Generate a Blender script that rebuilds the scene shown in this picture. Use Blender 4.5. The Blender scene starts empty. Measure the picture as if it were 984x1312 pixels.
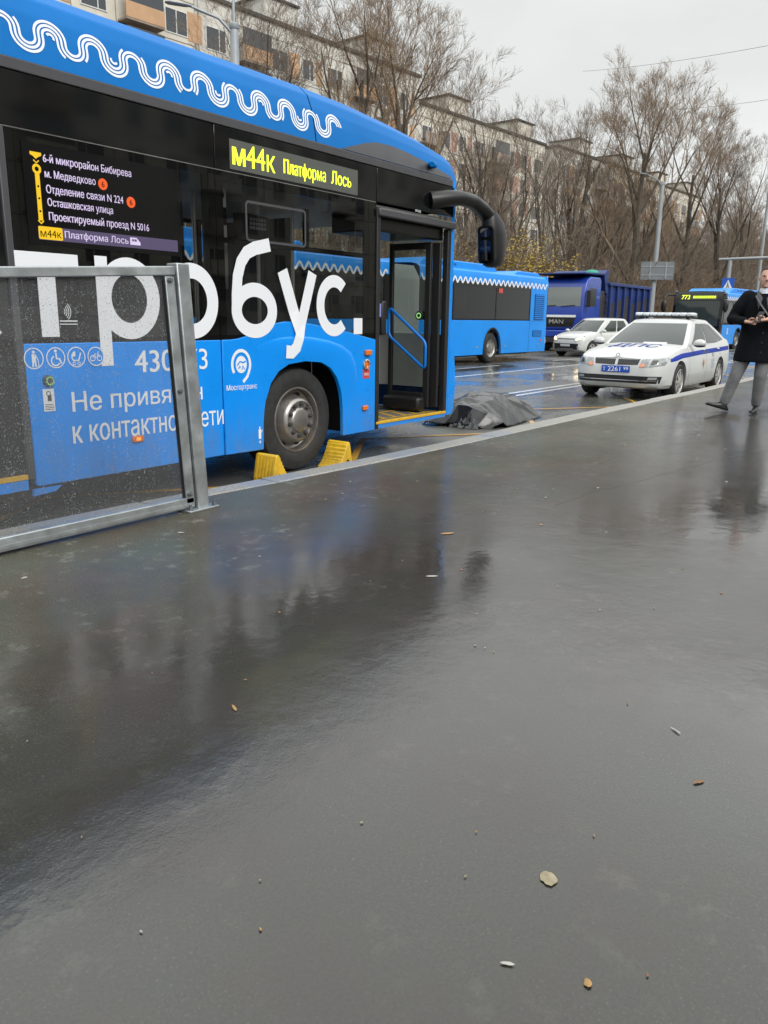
import bpy, bmesh, math, random
from mathutils import Vector, Matrix, noise
from mathutils.bvhtree import BVHTree
R = math.radians
PI = math.pi
rnd = random.Random(7)
SC = bpy.context.scene
COL = SC.collection

# ------------------------------------------------------------------ camera
CAM_Z = 1.40
_p, _y, _r = R(13.8988), R(35.8003), R(0.8227)
_fw = Vector((math.cos(_p)*math.cos(_y), math.cos(_p)*math.sin(_y), -math.sin(_p)))
_rt = Vector((math.sin(_y), -math.cos(_y), 0))
_up = _rt.cross(_fw)
_rt2 = math.cos(_r)*_rt + math.sin(_r)*_up
_up2 = -math.sin(_r)*_rt + math.cos(_r)*_up
camd = bpy.data.cameras.new("camera")
cam = bpy.data.objects.new("camera", camd)
COL.objects.link(cam)
cam.matrix_world = Matrix(((_rt2.x, _up2.x, -_fw.x, 0), (_rt2.y, _up2.y, -_fw.y, 0), (_rt2.z, _up2.z, -_fw.z, CAM_Z), (0, 0, 0, 1)))
camd.sensor_fit = 'HORIZONTAL'
camd.sensor_width = 36.0
camd.lens = 36.0*1010/984
camd.clip_start = 0.05
camd.clip_end = 3000
SC.camera = cam

# ------------------------------------------------------------------ world: overcast sky
SUN_EL, SUN_AZ = R(36), R(252)      # azimuth measured from +X towards +Y, sun veiled behind the camera's left
w = bpy.data.worlds.new("World")
SC.world = w
w.use_nodes = True
nt = w.node_tree
nt.nodes.clear()
out = nt.nodes.new('ShaderNodeOutputWorld')
bg = nt.nodes.new('ShaderNodeBackground')
sky = nt.nodes.new('ShaderNodeTexSky')
sky.sky_type = 'NISHITA'
sky.sun_disc = False
sky.sun_elevation = SUN_EL
sky.sun_rotation = PI/2 - SUN_AZ
sky.air_density = 1.0
sky.dust_density = 4.0
hsv = nt.nodes.new('ShaderNodeHueSaturation')
hsv.inputs['Saturation'].default_value = 0.08
hsv.inputs['Value'].default_value = 1.0
tc = nt.nodes.new('ShaderNodeTexCoord')
mp = nt.nodes.new('ShaderNodeMapping')
mp.inputs['Scale'].default_value = (1.0, 1.0, 2.6)
nz = nt.nodes.new('ShaderNodeTexNoise')
nz.inputs['Scale'].default_value = 2.2
nz.inputs['Detail'].default_value = 5
nz.inputs['Roughness'].default_value = 0.55
rp = nt.nodes.new('ShaderNodeValToRGB')
rp.color_ramp.elements[0].position = 0.32
rp.color_ramp.elements[0].color = (6.5, 6.68, 6.62, 1)
rp.color_ramp.elements[1].position = 0.68
rp.color_ramp.elements[1].color = (7.85, 8.05, 7.98, 1)
mx = nt.nodes.new('ShaderNodeMixRGB')
mx.inputs['Fac'].default_value = 0.88
nt.links.new(tc.outputs['Generated'], mp.inputs['Vector'])
nt.links.new(mp.outputs['Vector'], nz.inputs['Vector'])
nt.links.new(nz.outputs['Fac'], rp.inputs['Fac'])
nt.links.new(sky.outputs['Color'], hsv.inputs['Color'])
nt.links.new(hsv.outputs['Color'], mx.inputs['Color1'])
nt.links.new(rp.outputs['Color'], mx.inputs['Color2'])
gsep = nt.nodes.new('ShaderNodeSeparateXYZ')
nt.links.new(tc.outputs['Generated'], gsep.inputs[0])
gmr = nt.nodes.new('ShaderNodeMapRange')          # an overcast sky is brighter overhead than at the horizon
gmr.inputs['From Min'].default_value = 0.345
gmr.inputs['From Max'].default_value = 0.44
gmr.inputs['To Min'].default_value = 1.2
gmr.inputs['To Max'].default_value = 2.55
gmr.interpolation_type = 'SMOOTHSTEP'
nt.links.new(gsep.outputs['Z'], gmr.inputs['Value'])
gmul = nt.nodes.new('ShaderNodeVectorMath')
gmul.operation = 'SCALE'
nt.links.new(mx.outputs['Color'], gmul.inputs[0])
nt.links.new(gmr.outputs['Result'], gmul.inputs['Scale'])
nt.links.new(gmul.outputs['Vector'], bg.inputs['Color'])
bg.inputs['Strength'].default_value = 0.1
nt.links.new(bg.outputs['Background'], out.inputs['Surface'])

sund = bpy.data.lights.new("sun", 'SUN')
sund.energy = 1.5
sund.angle = R(25)
sund.color = (1.0, 0.97, 0.93)
sun = bpy.data.objects.new("sun", sund)
COL.objects.link(sun)
_sd = Vector((math.cos(SUN_EL)*math.cos(SUN_AZ), math.cos(SUN_EL)*math.sin(SUN_AZ), math.sin(SUN_EL)))
sun.rotation_euler = _sd.to_track_quat('Z', 'Y').to_euler()
sun.location = _sd*50

SC.view_settings.view_transform = 'Standard'
SC.view_settings.look = 'None'
SC.view_settings.gamma = 1
SC.view_settings.use_curve_mapping = False
SC.view_settings.exposure = 0.0
SC.render.engine = 'CYCLES'
SC.cycles.use_denoising = True
SC.cycles.max_bounces = 8
SC.cycles.transparent_max_bounces = 24
SC.cycles.glossy_bounces = 4
SC.cycles.diffuse_bounces = 3
SC.cycles.sample_clamp_indirect = 4.0
SC.cycles.caustics_reflective = False

# ------------------------------------------------------------------ materials
M = {}
def lin(c):
    return tuple(((v/255)/12.92 if v/255 <= 0.04045 else ((v/255+0.055)/1.055)**2.4) for v in c)

def mat(name, rgb, rough=0.5, metal=0.0, coat=0.0, emis=None, estr=0.0, spec=0.5, var=0.0, vscale=8.0, bump=0.0, bscale=200.0, rvar=0.0, ior=1.5):
    m = bpy.data.materials.new(name)
    m.use_nodes = True
    t = m.node_tree
    b = t.nodes['Principled BSDF']
    b.inputs['Base Color'].default_value = (*rgb, 1)
    b.inputs['Roughness'].default_value = rough
    b.inputs['Metallic'].default_value = metal
    b.inputs['Specular IOR Level'].default_value = spec
    b.inputs['IOR'].default_value = ior
    if coat:
        b.inputs['Coat Weight'].default_value = coat
        b.inputs['Coat Roughness'].default_value = 0.04
    if emis:
        b.inputs['Emission Color'].default_value = (*emis, 1)
        b.inputs['Emission Strength'].default_value = estr
    if var or rvar or bump:
        c = t.nodes.new('ShaderNodeTexCoord')
    if var or rvar:
        n = t.nodes.new('ShaderNodeTexNoise')
        n.inputs['Scale'].default_value = vscale
        n.inputs['Detail'].default_value = 6
        n.inputs['Roughness'].default_value = 0.65
        t.links.new(c.outputs['Object'], n.inputs['Vector'])
    if var:
        r = t.nodes.new('ShaderNodeValToRGB')
        r.color_ramp.elements[0].position = 0.3
        r.color_ramp.elements[1].position = 0.7
        r.color_ramp.elements[0].color = (*[max(0, v*(1-var)) for v in rgb], 1)
        r.color_ramp.elements[1].color = (*[min(1, v*(1+var)) for v in rgb], 1)
        t.links.new(n.outputs['Fac'], r.inputs['Fac'])
        t.links.new(r.outputs['Color'], b.inputs['Base Color'])
    if rvar:
        q = t.nodes.new('ShaderNodeMapRange')
        q.inputs['From Min'].default_value = 0.3
        q.inputs['From Max'].default_value = 0.7
        q.inputs['To Min'].default_value = max(0.02, rough-rvar)
        q.inputs['To Max'].default_value = min(1, rough+rvar)
        t.links.new(n.outputs['Fac'], q.inputs['Value'])
        t.links.new(q.outputs['Result'], b.inputs['Roughness'])
    if bump:
        n2 = t.nodes.new('ShaderNodeTexNoise')
        n2.inputs['Scale'].default_value = bscale
        n2.inputs['Detail'].default_value = 4
        t.links.new(c.outputs['Object'], n2.inputs['Vector'])
        bp = t.nodes.new('ShaderNodeBump')
        bp.inputs['Strength'].default_value = bump
        bp.inputs['Distance'].default_value = 0.01
        t.links.new(n2.outputs['Fac'], bp.inputs['Height'])
        t.links.new(bp.outputs['Normal'], b.inputs['Normal'])
    M[name] = m
    return m

def glass_mat(name, tint, refl_min=0.04, haze=0.0, rough=0.015):
    m = bpy.data.materials.new(name)
    m.use_nodes = True
    t = m.node_tree
    t.nodes.remove(t.nodes['Principled BSDF'])
    o = t.nodes['Material Output']
    tr = t.nodes.new('ShaderNodeBsdfTransparent')
    tr.inputs['Color'].default_value = (*tint, 1)
    gl = t.nodes.new('ShaderNodeBsdfGlossy')
    gl.inputs['Roughness'].default_value = rough
    gl.inputs['Color'].default_value = (1, 1, 1, 1)
    lw = t.nodes.new('ShaderNodeLayerWeight')
    lw.inputs['Blend'].default_value = 0.5
    pw = t.nodes.new('ShaderNodeMath')
    pw.operation = 'POWER'
    pw.inputs[1].default_value = 4.5
    ma = t.nodes.new('ShaderNodeMath')
    ma.operation = 'MULTIPLY_ADD'
    ma.inputs[1].default_value = 1-refl_min
    ma.inputs[2].default_value = refl_min
    mix = t.nodes.new('ShaderNodeMixShader')
    t.links.new(lw.outputs['Facing'], pw.inputs[0])
    t.links.new(pw.outputs[0], ma.inputs[0])
    t.links.new(ma.outputs[0], mix.inputs['Fac'])
    base = tr
    if haze:
        df = t.nodes.new('ShaderNodeBsdfDiffuse')
        df.inputs['Color'].default_value = (0.6, 0.62, 0.64, 1)
        mh = t.nodes.new('ShaderNodeMixShader')
        mh.inputs['Fac'].default_value = haze
        t.links.new(tr.outputs[0], mh.inputs[1])
        t.links.new(df.outputs[0], mh.inputs[2])
        base = mh
    t.links.new(base.outputs[0], mix.inputs[1])
    t.links.new(gl.outputs[0], mix.inputs[2])
    t.links.new(mix.outputs[0], o.inputs['Surface'])
    M[name] = m
    return m

def emit_mat(name, rgb, s, rough=0.3):
    return mat(name, (0.02, 0.02, 0.02), rough, emis=rgb, estr=s)

# ------------------------------------------------------------------ mesh builder
class MB:
    def __init__(self):
        self.v = []
        self.f = []
    def add(self, vs, fs):
        n = len(self.v)
        self.v += [tuple(p) for p in vs]
        self.f += [[n+i for i in f] for f in fs]
        return self
    def box(self, x0, x1, y0, y1, z0, z1):
        vs = [(x0, y0, z0), (x1, y0, z0), (x1, y1, z0), (x0, y1, z0), (x0, y0, z1), (x1, y0, z1), (x1, y1, z1), (x0, y1, z1)]
        return self.add(vs, [(0, 3, 2, 1), (4, 5, 6, 7), (0, 1, 5, 4), (1, 2, 6, 5), (2, 3, 7, 6), (3, 0, 4, 7)])
    def quad(self, a, b, c, d):
        return self.add([a, b, c, d], [(0, 1, 2, 3)])
    def poly(self, pts):
        return self.add(pts, [tuple(range(len(pts)))])
    def prism(self, p2, fn, d0, d1):
        """p2 2-D outline; fn(u, v, d) -> 3-D; caps at depth d0 and d1"""
        n = len(p2)
        vs = [fn(u, v, d0) for u, v in p2]+[fn(u, v, d1) for u, v in p2]
        fs = [tuple(range(n)), tuple(range(2*n-1, n-1, -1))]
        for i in range(n):
            j = (i+1) % n
            fs.append((i, n+i, n+j, j))
        return self.add(vs, fs)
    def grid(self, rows, close=False):
        """rows: list of equal length lists of points"""
        n = len(rows[0])
        vs = [p for r in rows for p in r]
        fs = []
        for i in range(len(rows)-1):
            for j in range(n if close else n-1):
                k = (j+1) % n
                fs.append((i*n+j, i*n+k, (i+1)*n+k, (i+1)*n+j))
        return self.add(vs, fs)
    def loft(self, rings, cap=True):
        n = len(rings[0])
        b = len(self.v)
        self.grid(rings, True)
        if cap:
            self.f.append([b+i for i in range(n-1, -1, -1)])
            m = b+(len(rings)-1)*n
            self.f.append([m+i for i in range(n)])
        return self
    def tube(self, pts, rad, n=8, cap=True, flat=1.0):
        pts = [Vector(p) for p in pts]
        rings = []
        ref = None
        for i, p in enumerate(pts):
            if i == 0: t = pts[1]-p
            elif i == len(pts)-1: t = p-pts[i-1]
            else: t = (pts[i+1]-p).normalized()+(p-pts[i-1]).normalized()
            t.normalize()
            if ref is None:
                ref = Vector((0, 0, 1)) if abs(t.z) < 0.9 else Vector((1, 0, 0))
            a = t.cross(ref)
            if a.length < 1e-6:
                a = t.orthogonal()
            a.normalize()
            b = a.cross(t).normalized()
            ref = b
            r = rad[i] if isinstance(rad, (list, tuple)) else rad
            rings.append([p+a*r*math.cos(2*PI*k/n)+b*r*flat*math.sin(2*PI*k/n) for k in range(n)])
        return self.loft(rings, cap)
    def lathe(self, prof, fn, n=32, closed=True):
        """prof: list of (r, d); fn(r cos, r sin, d)"""
        rings = [[fn(r*math.cos(2*PI*k/n), r*math.sin(2*PI*k/n), d) for k in range(n)] for r, d in prof]
        return self.loft(rings, closed)
    def cyl(self, p, q, r, n=16, r2=None):
        return self.tube([p, q], [r, r if r2 is None else r2], n)
    def ell(self, c, rx, ry, rz, nu=12, nv=8, rot=None):
        c = Vector(c)
        rows = []
        for i in range(nv+1):
            a = -PI/2+PI*i/nv
            row = []
            for j in range(nu):
                b = 2*PI*j/nu
                p = Vector((rx*math.cos(a)*math.cos(b), ry*math.cos(a)*math.sin(b), rz*math.sin(a)))
                if i in (0, nv): p = Vector((1e-4*math.cos(b)*rx, 1e-4*math.sin(b)*ry, rz*math.sin(a)))
                if rot: p = rot @ p
                row.append(c+p)
            rows.append(row)
        return self.loft(rows, True)
    def ribbon(self, pts, wd, fn, off=0.0, closed=False):
        """flat strip of width wd along a 2-D polyline, put on a surface by fn(u, v, off)"""
        n = len(pts)
        L, Rr = [], []
        for i in range(n):
            if closed:
                a, b = pts[i-1], pts[(i+1) % n]
            else:
                a, b = pts[max(0, i-1)], pts[min(n-1, i+1)]
            dx, dy = b[0]-a[0], b[1]-a[1]
            l = math.hypot(dx, dy) or 1
            ww = wd[i] if isinstance(wd, (list, tuple)) else wd
            nx, ny = -dy/l*ww/2, dx/l*ww/2
            L.append(fn(pts[i][0]+nx, pts[i][1]+ny, off))
            Rr.append(fn(pts[i][0]-nx, pts[i][1]-ny, off))
        if closed:
            L.append(L[0]); Rr.append(Rr[0])
        return self.grid([L, Rr])
    def build(self, name, m, parent=None, smooth=None, bevel=0.0, seg=2, loc=None, link=True):
        me = bpy.data.meshes.new(name)
        me.from_pydata(self.v, [], self.f)
        me.validate()
        if m is not None:
            me.materials.append(m if not isinstance(m, str) else M[m])
        bm = bmesh.new()
        bm.from_mesh(me)
        bmesh.ops.recalc_face_normals(bm, faces=bm.faces)
        bm.to_mesh(me)
        bm.free()
        if smooth:
            me.polygons.foreach_set('use_smooth', [True]*len(me.polygons))
            me.set_sharp_from_angle(angle=R(smooth))
        o = bpy.data.objects.new(name, me)
        COL.objects.link(o)
        if bevel:
            b = o.modifiers.new('bevel', 'BEVEL')
            b.width = bevel
            b.segments = seg
            b.limit_method = 'ANGLE'
            b.angle_limit = R(35)
            if not smooth:
                me.polygons.foreach_set('use_smooth', [True]*len(me.polygons))
                me.set_sharp_from_angle(angle=R(35))
        if parent is not None:
            o.parent = parent
        if loc is not None:
            o.location = loc
        return o

def tag(o, label=None, cat=None, group=None, kind=None):
    if label: o['label'] = label
    if cat: o['category'] = cat
    if group: o['group'] = group
    if kind: o['kind'] = kind
    return o

def thing(name, label, cat, loc=(0, 0, 0), rz=0.0, group=None):
    o = bpy.data.objects.new(name, None)
    COL.objects.link(o)
    o.location = loc
    o.rotation_euler = (0, 0, rz)
    o.empty_display_size = 0.2
    return tag(o, label, cat, group)

def copy_tree(o, parent=None):
    c = o.copy()
    COL.objects.link(c)
    if parent is not None:
        c.parent = parent
    for ch in list(o.children):
        copy_tree(ch, c)
    return c

def evaluated_mesh(o):
    dg = bpy.context.evaluated_depsgraph_get()
    dg.update()
    return bpy.data.meshes.new_from_object(o.evaluated_get(dg))

_tc = {}
def text2d(body, bold=0.0):
    """flat text as (verts, faces) with height unit 1 = font size"""
    k = (body, bold)
    if k in _tc: return _tc[k]
    cu = bpy.data.curves.new('text', 'FONT')
    cu.body = body
    cu.size = 1.0
    cu.offset = bold
    cu.resolution_u = 4
    o = bpy.data.objects.new('text', cu)
    COL.objects.link(o)
    dg = bpy.context.evaluated_depsgraph_get()
    dg.update()
    oc = o.evaluated_get(dg).to_curve(dg)
    loops = []
    for sp in oc.splines:
        pts = []
        bp = sp.bezier_points
        for i in range(len(bp)):
            p, q = bp[i], bp[(i+1) % len(bp)]
            straight = (p.handle_right-p.co).length < 1e-5 and (q.handle_left-q.co).length < 1e-5
            n = 1 if straight else 5
            for j in range(n):
                t = j/n
                c = p.co*(1-t)**3+p.handle_right*3*t*(1-t)**2+q.handle_left*3*t*t*(1-t)+q.co*t**3
                if not pts or (Vector((c.x, c.y))-pts[-1]).length > 1e-4:
                    pts.append(Vector((c.x, c.y)))
        if len(pts) > 2: loops.append(pts)
    o.evaluated_get(dg).to_curve_clear()
    bpy.data.objects.remove(o)
    bpy.data.curves.remove(cu)
    # constrained triangulation, then keep the triangles whose winding number is not zero (glyph contours may overlap)
    from mathutils.geometry import delaunay_2d_cdt
    V2, E2 = [], []
    for lp in loops:
        n0 = len(V2)
        V2 += lp
        E2 += [(n0+i, n0+(i+1) % len(lp)) for i in range(len(lp))]
    rv, re_, rf, *_ = delaunay_2d_cdt(V2, E2, [], 0, 1e-5)
    def wind(px, py):
        wn = 0
        for lp in loops:
            for i in range(len(lp)):
                a_, b_ = lp[i], lp[(i+1) % len(lp)]
                if a_.y <= py:
                    if b_.y > py and (b_.x-a_.x)*(py-a_.y)-(px-a_.x)*(b_.y-a_.y) > 0: wn += 1
                elif b_.y <= py and (b_.x-a_.x)*(py-a_.y)-(px-a_.x)*(b_.y-a_.y) < 0: wn -= 1
        return wn
    vs = [(v.x, v.y) for v in rv]
    fs = []
    for f in rf:
        cx_ = sum(vs[i][0] for i in f)/len(f); cy_ = sum(vs[i][1] for i in f)/len(f)
        if wind(cx_, cy_) != 0: fs.append(tuple(f))
    used = sorted({i for f in fs for i in f})
    ren = {i: k_ for k_, i in enumerate(used)}
    vs = [vs[i] for i in used]
    fs = [tuple(ren[i] for i in f) for f in fs]
    _tc[k] = (vs, fs)
    return vs, fs

def put_text(mb, body, box, fn, off=0.0, bold=0.015, flipu=False):
    """fit text to box (u0, v0, u1, v1): glyph extents fill the box; u1 None keeps the aspect; flipu mirrors u (for faces seen from behind)"""
    vs, fs = text2d(body, 0.0)
    if not vs: return mb
    a0 = min(v[0] for v in vs); a1 = max(v[0] for v in vs)
    b0 = min(v[1] for v in vs); b1 = max(v[1] for v in vs)
    u0, v0, u1, v1 = box
    sv = (v1-v0)/(b1-b0)
    su = sv if u1 is None else (u1-u0)/(a1-a0)
    pts = [fn(u0+(x-a0)*su, v0+(y-b0)*sv, off) for x, y in vs]
    mb.add(pts, fs)
    if bold > 0:      # a second strike beside the first thickens the stems
        bx = bold*0.9*abs(sv)*(b1-b0)
        mb.add([fn(u0+bx+(x-a0)*su*(1-bx/max(1e-6, (a1-a0)*abs(su))), v0+(y-b0)*sv, off+0.0004) for x, y in vs], fs)
    return mb

def arc(cx, cy, rx, ry, a0, a1, n=24):
    return [(cx+rx*math.cos(R(a0+(a1-a0)*i/n)), cy+ry*math.sin(R(a0+(a1-a0)*i/n))) for i in range(n+1)]

def lerp(a, b, t): return a+(b-a)*t
def interp(tab, x):
    if x <= tab[0][0]: return tab[0][1]
    for (a, fa), (b, fb) in zip(tab, tab[1:]):
        if x <= b:
            return lerp(fa, fb, (x-a)/(b-a))
    return tab[-1][1]

# paints and plain materials
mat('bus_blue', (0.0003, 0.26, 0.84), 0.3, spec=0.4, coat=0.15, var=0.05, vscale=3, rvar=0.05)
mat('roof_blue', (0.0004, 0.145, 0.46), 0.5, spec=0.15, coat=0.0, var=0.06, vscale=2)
mat('bus_white', (0.78, 0.80, 0.83), 0.35)
mat('wave_white', (0.74, 0.79, 0.86), 0.4)
mat('gloss_black', (0.006, 0.0065, 0.007), 0.06, spec=0.5)
mat('trim_grey', (0.06, 0.06, 0.066), 0.42, var=0.1, vscale=5)
mat('frit_black', (0.004, 0.004, 0.0045), 0.25)
mat('rubber_black', (0.012, 0.012, 0.013), 0.55, var=0.2, vscale=20)
mat('plastic_black', (0.009, 0.009, 0.010), 0.42, bump=0.1, bscale=300)
mat('dark_steel', (0.09, 0.09, 0.095), 0.45, metal=0.6)
mat('interior_white', (0.55, 0.55, 0.54), 0.5)
mat('interior_grey', (0.22, 0.22, 0.23), 0.6)
mat('interior_dark', (0.09, 0.092, 0.095), 0.6)
mat('floor_grey', (0.13, 0.13, 0.125), 0.6, var=0.25, vscale=60)
mat('yellow_paint', (0.62, 0.36, 0.02), 0.5, var=0.15, vscale=15)
mat('steel_pole', (0.5, 0.5, 0.5), 0.3, metal=0.9)
mat('handle_blue', (0.002, 0.17, 0.62), 0.35)
mat('amber_lens', (0.7, 0.16, 0.005), 0.15, coat=0.5)
mat('red_sticker', (0.55, 0.06, 0.05), 0.4)
mat('seat_blue', (0.02, 0.09, 0.30), 0.7)
mat('chrome', (0.72, 0.72, 0.73), 0.12, metal=1.0)
mat('mirror_glass', (0.85, 0.87, 0.9), 0.02, metal=1.0)
mat('bellows_grey', (0.33, 0.34, 0.33), 0.75)
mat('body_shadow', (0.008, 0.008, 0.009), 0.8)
glass_mat('bus_glass', (0.52, 0.53, 0.52), 0.034)
glass_mat('clear_glass', (0.62, 0.66, 0.64), 0.05)
emit_mat('led_yellow', (0.75, 0.95, 0.03), 2.2)
emit_mat('screen_white', (0.78, 0.66, 0.95), 0.95)
emit_mat('screen_yellow', (1.0, 0.62, 0.0), 0.95)
emit_mat('screen_orange', (1.0, 0.12, 0.01), 0.9)
emit_mat('screen_purple', (0.10, 0.075, 0.17), 0.8)
mat('screen_black', (0.003, 0.003, 0.004), 0.12)
mat('display_face', (0.10, 0.105, 0.095), 0.3, var=0.1, vscale=40)
emit_mat('amber_lit', (1.0, 0.3, 0.02), 2.0)
emit_mat('lamp_warm', (1.0, 0.70, 0.34), 6.0)
emit_mat('green_lit', (0.35, 0.8, 0.25), 0.9)
emit_mat('screen_blue', (0.35, 0.4, 0.85), 0.7)
emit_mat('tail_red', (1.0, 0.03, 0.02), 1.2)

# road spray on the lower skin of the bus: a film of dirt that thins out upwards
def add_dirt(name, z0, z1, amount, col=(0.16, 0.155, 0.15)):
    t = M[name].node_tree
    b = t.nodes['Principled BSDF']
    L = t.links.new
    src = b.inputs['Base Color'].links[0].from_socket if b.inputs['Base Color'].links else None
    c = t.nodes.new('ShaderNodeTexCoord'); s = t.nodes.new('ShaderNodeSeparateXYZ'); L(c.outputs['Object'], s.inputs[0])
    mp = t.nodes.new('ShaderNodeMapping'); mp.inputs['Scale'].default_value = (9, 9, 2.5); L(c.outputs['Object'], mp.inputs['Vector'])
    n = t.nodes.new('ShaderNodeTexNoise'); n.inputs['Scale'].default_value = 1.0; n.inputs['Detail'].default_value = 8; n.inputs['Roughness'].default_value = 0.7; L(mp.outputs['Vector'], n.inputs['Vector'])
    mr = t.nodes.new('ShaderNodeMapRange'); mr.interpolation_type = 'SMOOTHSTEP'
    mr.inputs['From Min'].default_value = z1; mr.inputs['From Max'].default_value = z0; mr.inputs['To Min'].default_value = 0.0; mr.inputs['To Max'].default_value = amount
    L(s.outputs['Z'], mr.inputs['Value'])
    nr = t.nodes.new('ShaderNodeMapRange'); nr.inputs['From Min'].default_value = 0.35; nr.inputs['From Max'].default_value = 0.7; L(n.outputs['Fac'], nr.inputs['Value'])
    mm = t.nodes.new('ShaderNodeMath'); mm.operation = 'MULTIPLY'; L(mr.outputs['Result'], mm.inputs[0]); L(nr.outputs['Result'], mm.inputs[1])
    mx = t.nodes.new('ShaderNodeMixRGB'); mx.inputs['Color2'].default_value = (*col, 1)
    if src: L(src, mx.inputs['Color1'])
    else: mx.inputs['Color1'].default_value = b.inputs['Base Color'].default_value
    L(mm.outputs[0], mx.inputs['Fac']); L(mx.outputs['Color'], b.inputs['Base Color'])
add_dirt('bus_blue', 0.25, 0.75, 0.55)
# ------------------------------------------------------------------ wet ground materials
def wet_mat(name, c0, c1, r0, r1, pscale, bump, grain=90.0, pud=(0.42, 0.60), coat=1.0, speck=0.0, dry=None, ior=1.38):
    m = bpy.data.materials.new(name)
    m.use_nodes = True
    t = m.node_tree
    b = t.nodes['Principled BSDF']
    L = t.links.new
    c = t.nodes.new('ShaderNodeTexCoord')
    def noi(s, d=5, r=0.6, vec=None):
        n = t.nodes.new('ShaderNodeTexNoise')
        n.inputs['Scale'].default_value = s
        n.inputs['Detail'].default_value = d
        n.inputs['Roughness'].default_value = r
        L(vec if vec is not None else c.outputs['Object'], n.inputs['Vector'])
        return n
    def ramp(n, p0, k0, p1, k1):
        r = t.nodes.new('ShaderNodeValToRGB')
        r.color_ramp.elements[0].position = p0
        r.color_ramp.elements[0].color = (*k0, 1)
        r.color_ramp.elements[1].position = p1
        r.color_ramp.elements[1].color = (*k1, 1)
        L(n, r.inputs['Fac'])
        return r
    big = noi(0.9, 6, 0.6)
    fine = noi(grain, 3, 0.7)
    col = ramp(big.outputs['Fac'], 0.34, c0, 0.68, c1)
    sp = ramp(fine.outputs['Fac'], 0.35, (0.72, 0.72, 0.72), 0.7, (1.35, 1.33, 1.3))
    mul = t.nodes.new('ShaderNodeMixRGB')
    mul.blend_type = 'MULTIPLY'
    mul.inputs['Fac'].default_value = 1
    L(col.outputs['Color'], mul.inputs['Color1'])
    L(sp.outputs['Color'], mul.inputs['Color2'])
    last = mul.outputs['Color']
    if speck:
        n1 = noi(140, 2, 0.7); n2 = noi(1.6, 4, 0.6)
        t1 = t.nodes.new('ShaderNodeMapRange'); t1.inputs['From Min'].default_value = 0.60; t1.inputs['From Max'].default_value = 0.72; L(n1.outputs['Fac'], t1.inputs['Value'])
        t2 = t.nodes.new('ShaderNodeMapRange'); t2.inputs['From Min'].default_value = 0.38; t2.inputs['From Max'].default_value = 0.62; L(n2.outputs['Fac'], t2.inputs['Value'])
        m2 = t.nodes.new('ShaderNodeMath'); m2.operation = 'MULTIPLY'
        L(t1.outputs['Result'], m2.inputs[0]); L(t2.outputs['Result'], m2.inputs[1])
        m3 = t.nodes.new('ShaderNodeMath'); m3.operation = 'MULTIPLY'
        m3.inputs[1].default_value = speck
        L(m2.outputs[0], m3.inputs[0])
        mxs = t.nodes.new('ShaderNodeMixRGB')
        L(m3.outputs[0], mxs.inputs['Fac'])
        L(last, mxs.inputs['Color1'])
        mxs.inputs['Color2'].default_value = (0.10, 0.088, 0.07, 1)
        last = mxs.outputs['Color']
    if speck:    # pale trodden scuffs and a drift of brown and greenish silt
        s1 = noi(13, 7, 0.72); s2 = noi(2.3, 3, 0.6)
        q1 = t.nodes.new('ShaderNodeMapRange'); q1.inputs['From Min'].default_value = 0.54; q1.inputs['From Max'].default_value = 0.74; L(s1.outputs['Fac'], q1.inputs['Value'])
        q2 = t.nodes.new('ShaderNodeMapRange'); q2.inputs['From Min'].default_value = 0.42; q2.inputs['From Max'].default_value = 0.62; L(s2.outputs['Fac'], q2.inputs['Value'])
        qm = t.nodes.new('ShaderNodeMath'); qm.operation = 'MULTIPLY'; L(q1.outputs['Result'], qm.inputs[0]); L(q2.outputs['Result'], qm.inputs[1])
        qk = t.nodes.new('ShaderNodeMath'); qk.operation = 'MULTIPLY'; qk.inputs[1].default_value = 0.75; L(qm.outputs[0], qk.inputs[0])
        qx = t.nodes.new('ShaderNodeMixRGB'); qx.inputs['Color2'].default_value = (0.075, 0.072, 0.064, 1); L(qk.outputs[0], qx.inputs['Fac']); L(last, qx.inputs['Color1'])
        last = qx.outputs['Color']
        h1 = noi(1.7, 5, 0.65)
        hr = ramp(h1.outputs['Fac'], 0.36, (1.10, 0.94, 0.86), 0.64, (0.88, 1.05, 0.90))
        hm = t.nodes.new('ShaderNodeMixRGB'); hm.blend_type = 'MULTIPLY'; hm.inputs['Fac'].default_value = 0.9
        L(last, hm.inputs['Color1']); L(hr.outputs['Color'], hm.inputs['Color2'])
        last = hm.outputs['Color']
    if dry:      # matte strip by the kerb: bus reflection damped, sky sheen painted into colour
        sx = t.nodes.new('ShaderNodeSeparateXYZ'); L(c.outputs['Object'], sx.inputs[0])
        dn = noi(1.1, 6, 0.65)
        da = t.nodes.new('ShaderNodeMath'); da.operation = 'MULTIPLY_ADD'; da.inputs[1].default_value = 1.6
        L(dn.outputs['Fac'], da.inputs[0]); L(sx.outputs['Y'], da.inputs[2])
        dm = t.nodes.new('ShaderNodeMapRange'); dm.interpolation_type = 'SMOOTHSTEP'
        dm.inputs['From Min'].default_value = dry[0]+0.8; dm.inputs['From Max'].default_value = dry[1]+0.8
        L(da.outputs[0], dm.inputs['Value'])
        lt = t.nodes.new('ShaderNodeMixRGB'); lt.blend_type = 'MULTIPLY'; lt.inputs['Color2'].default_value = (dry[2]*0.95, dry[2]*1.05, dry[2]*1.15, 1)
        L(dm.outputs['Result'], lt.inputs['Fac']); L(last, lt.inputs['Color1'])
        last = lt.outputs['Color']
        cw = t.nodes.new('ShaderNodeMapRange'); cw.inputs['To Min'].default_value = coat; cw.inputs['To Max'].default_value = dry[3]
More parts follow.
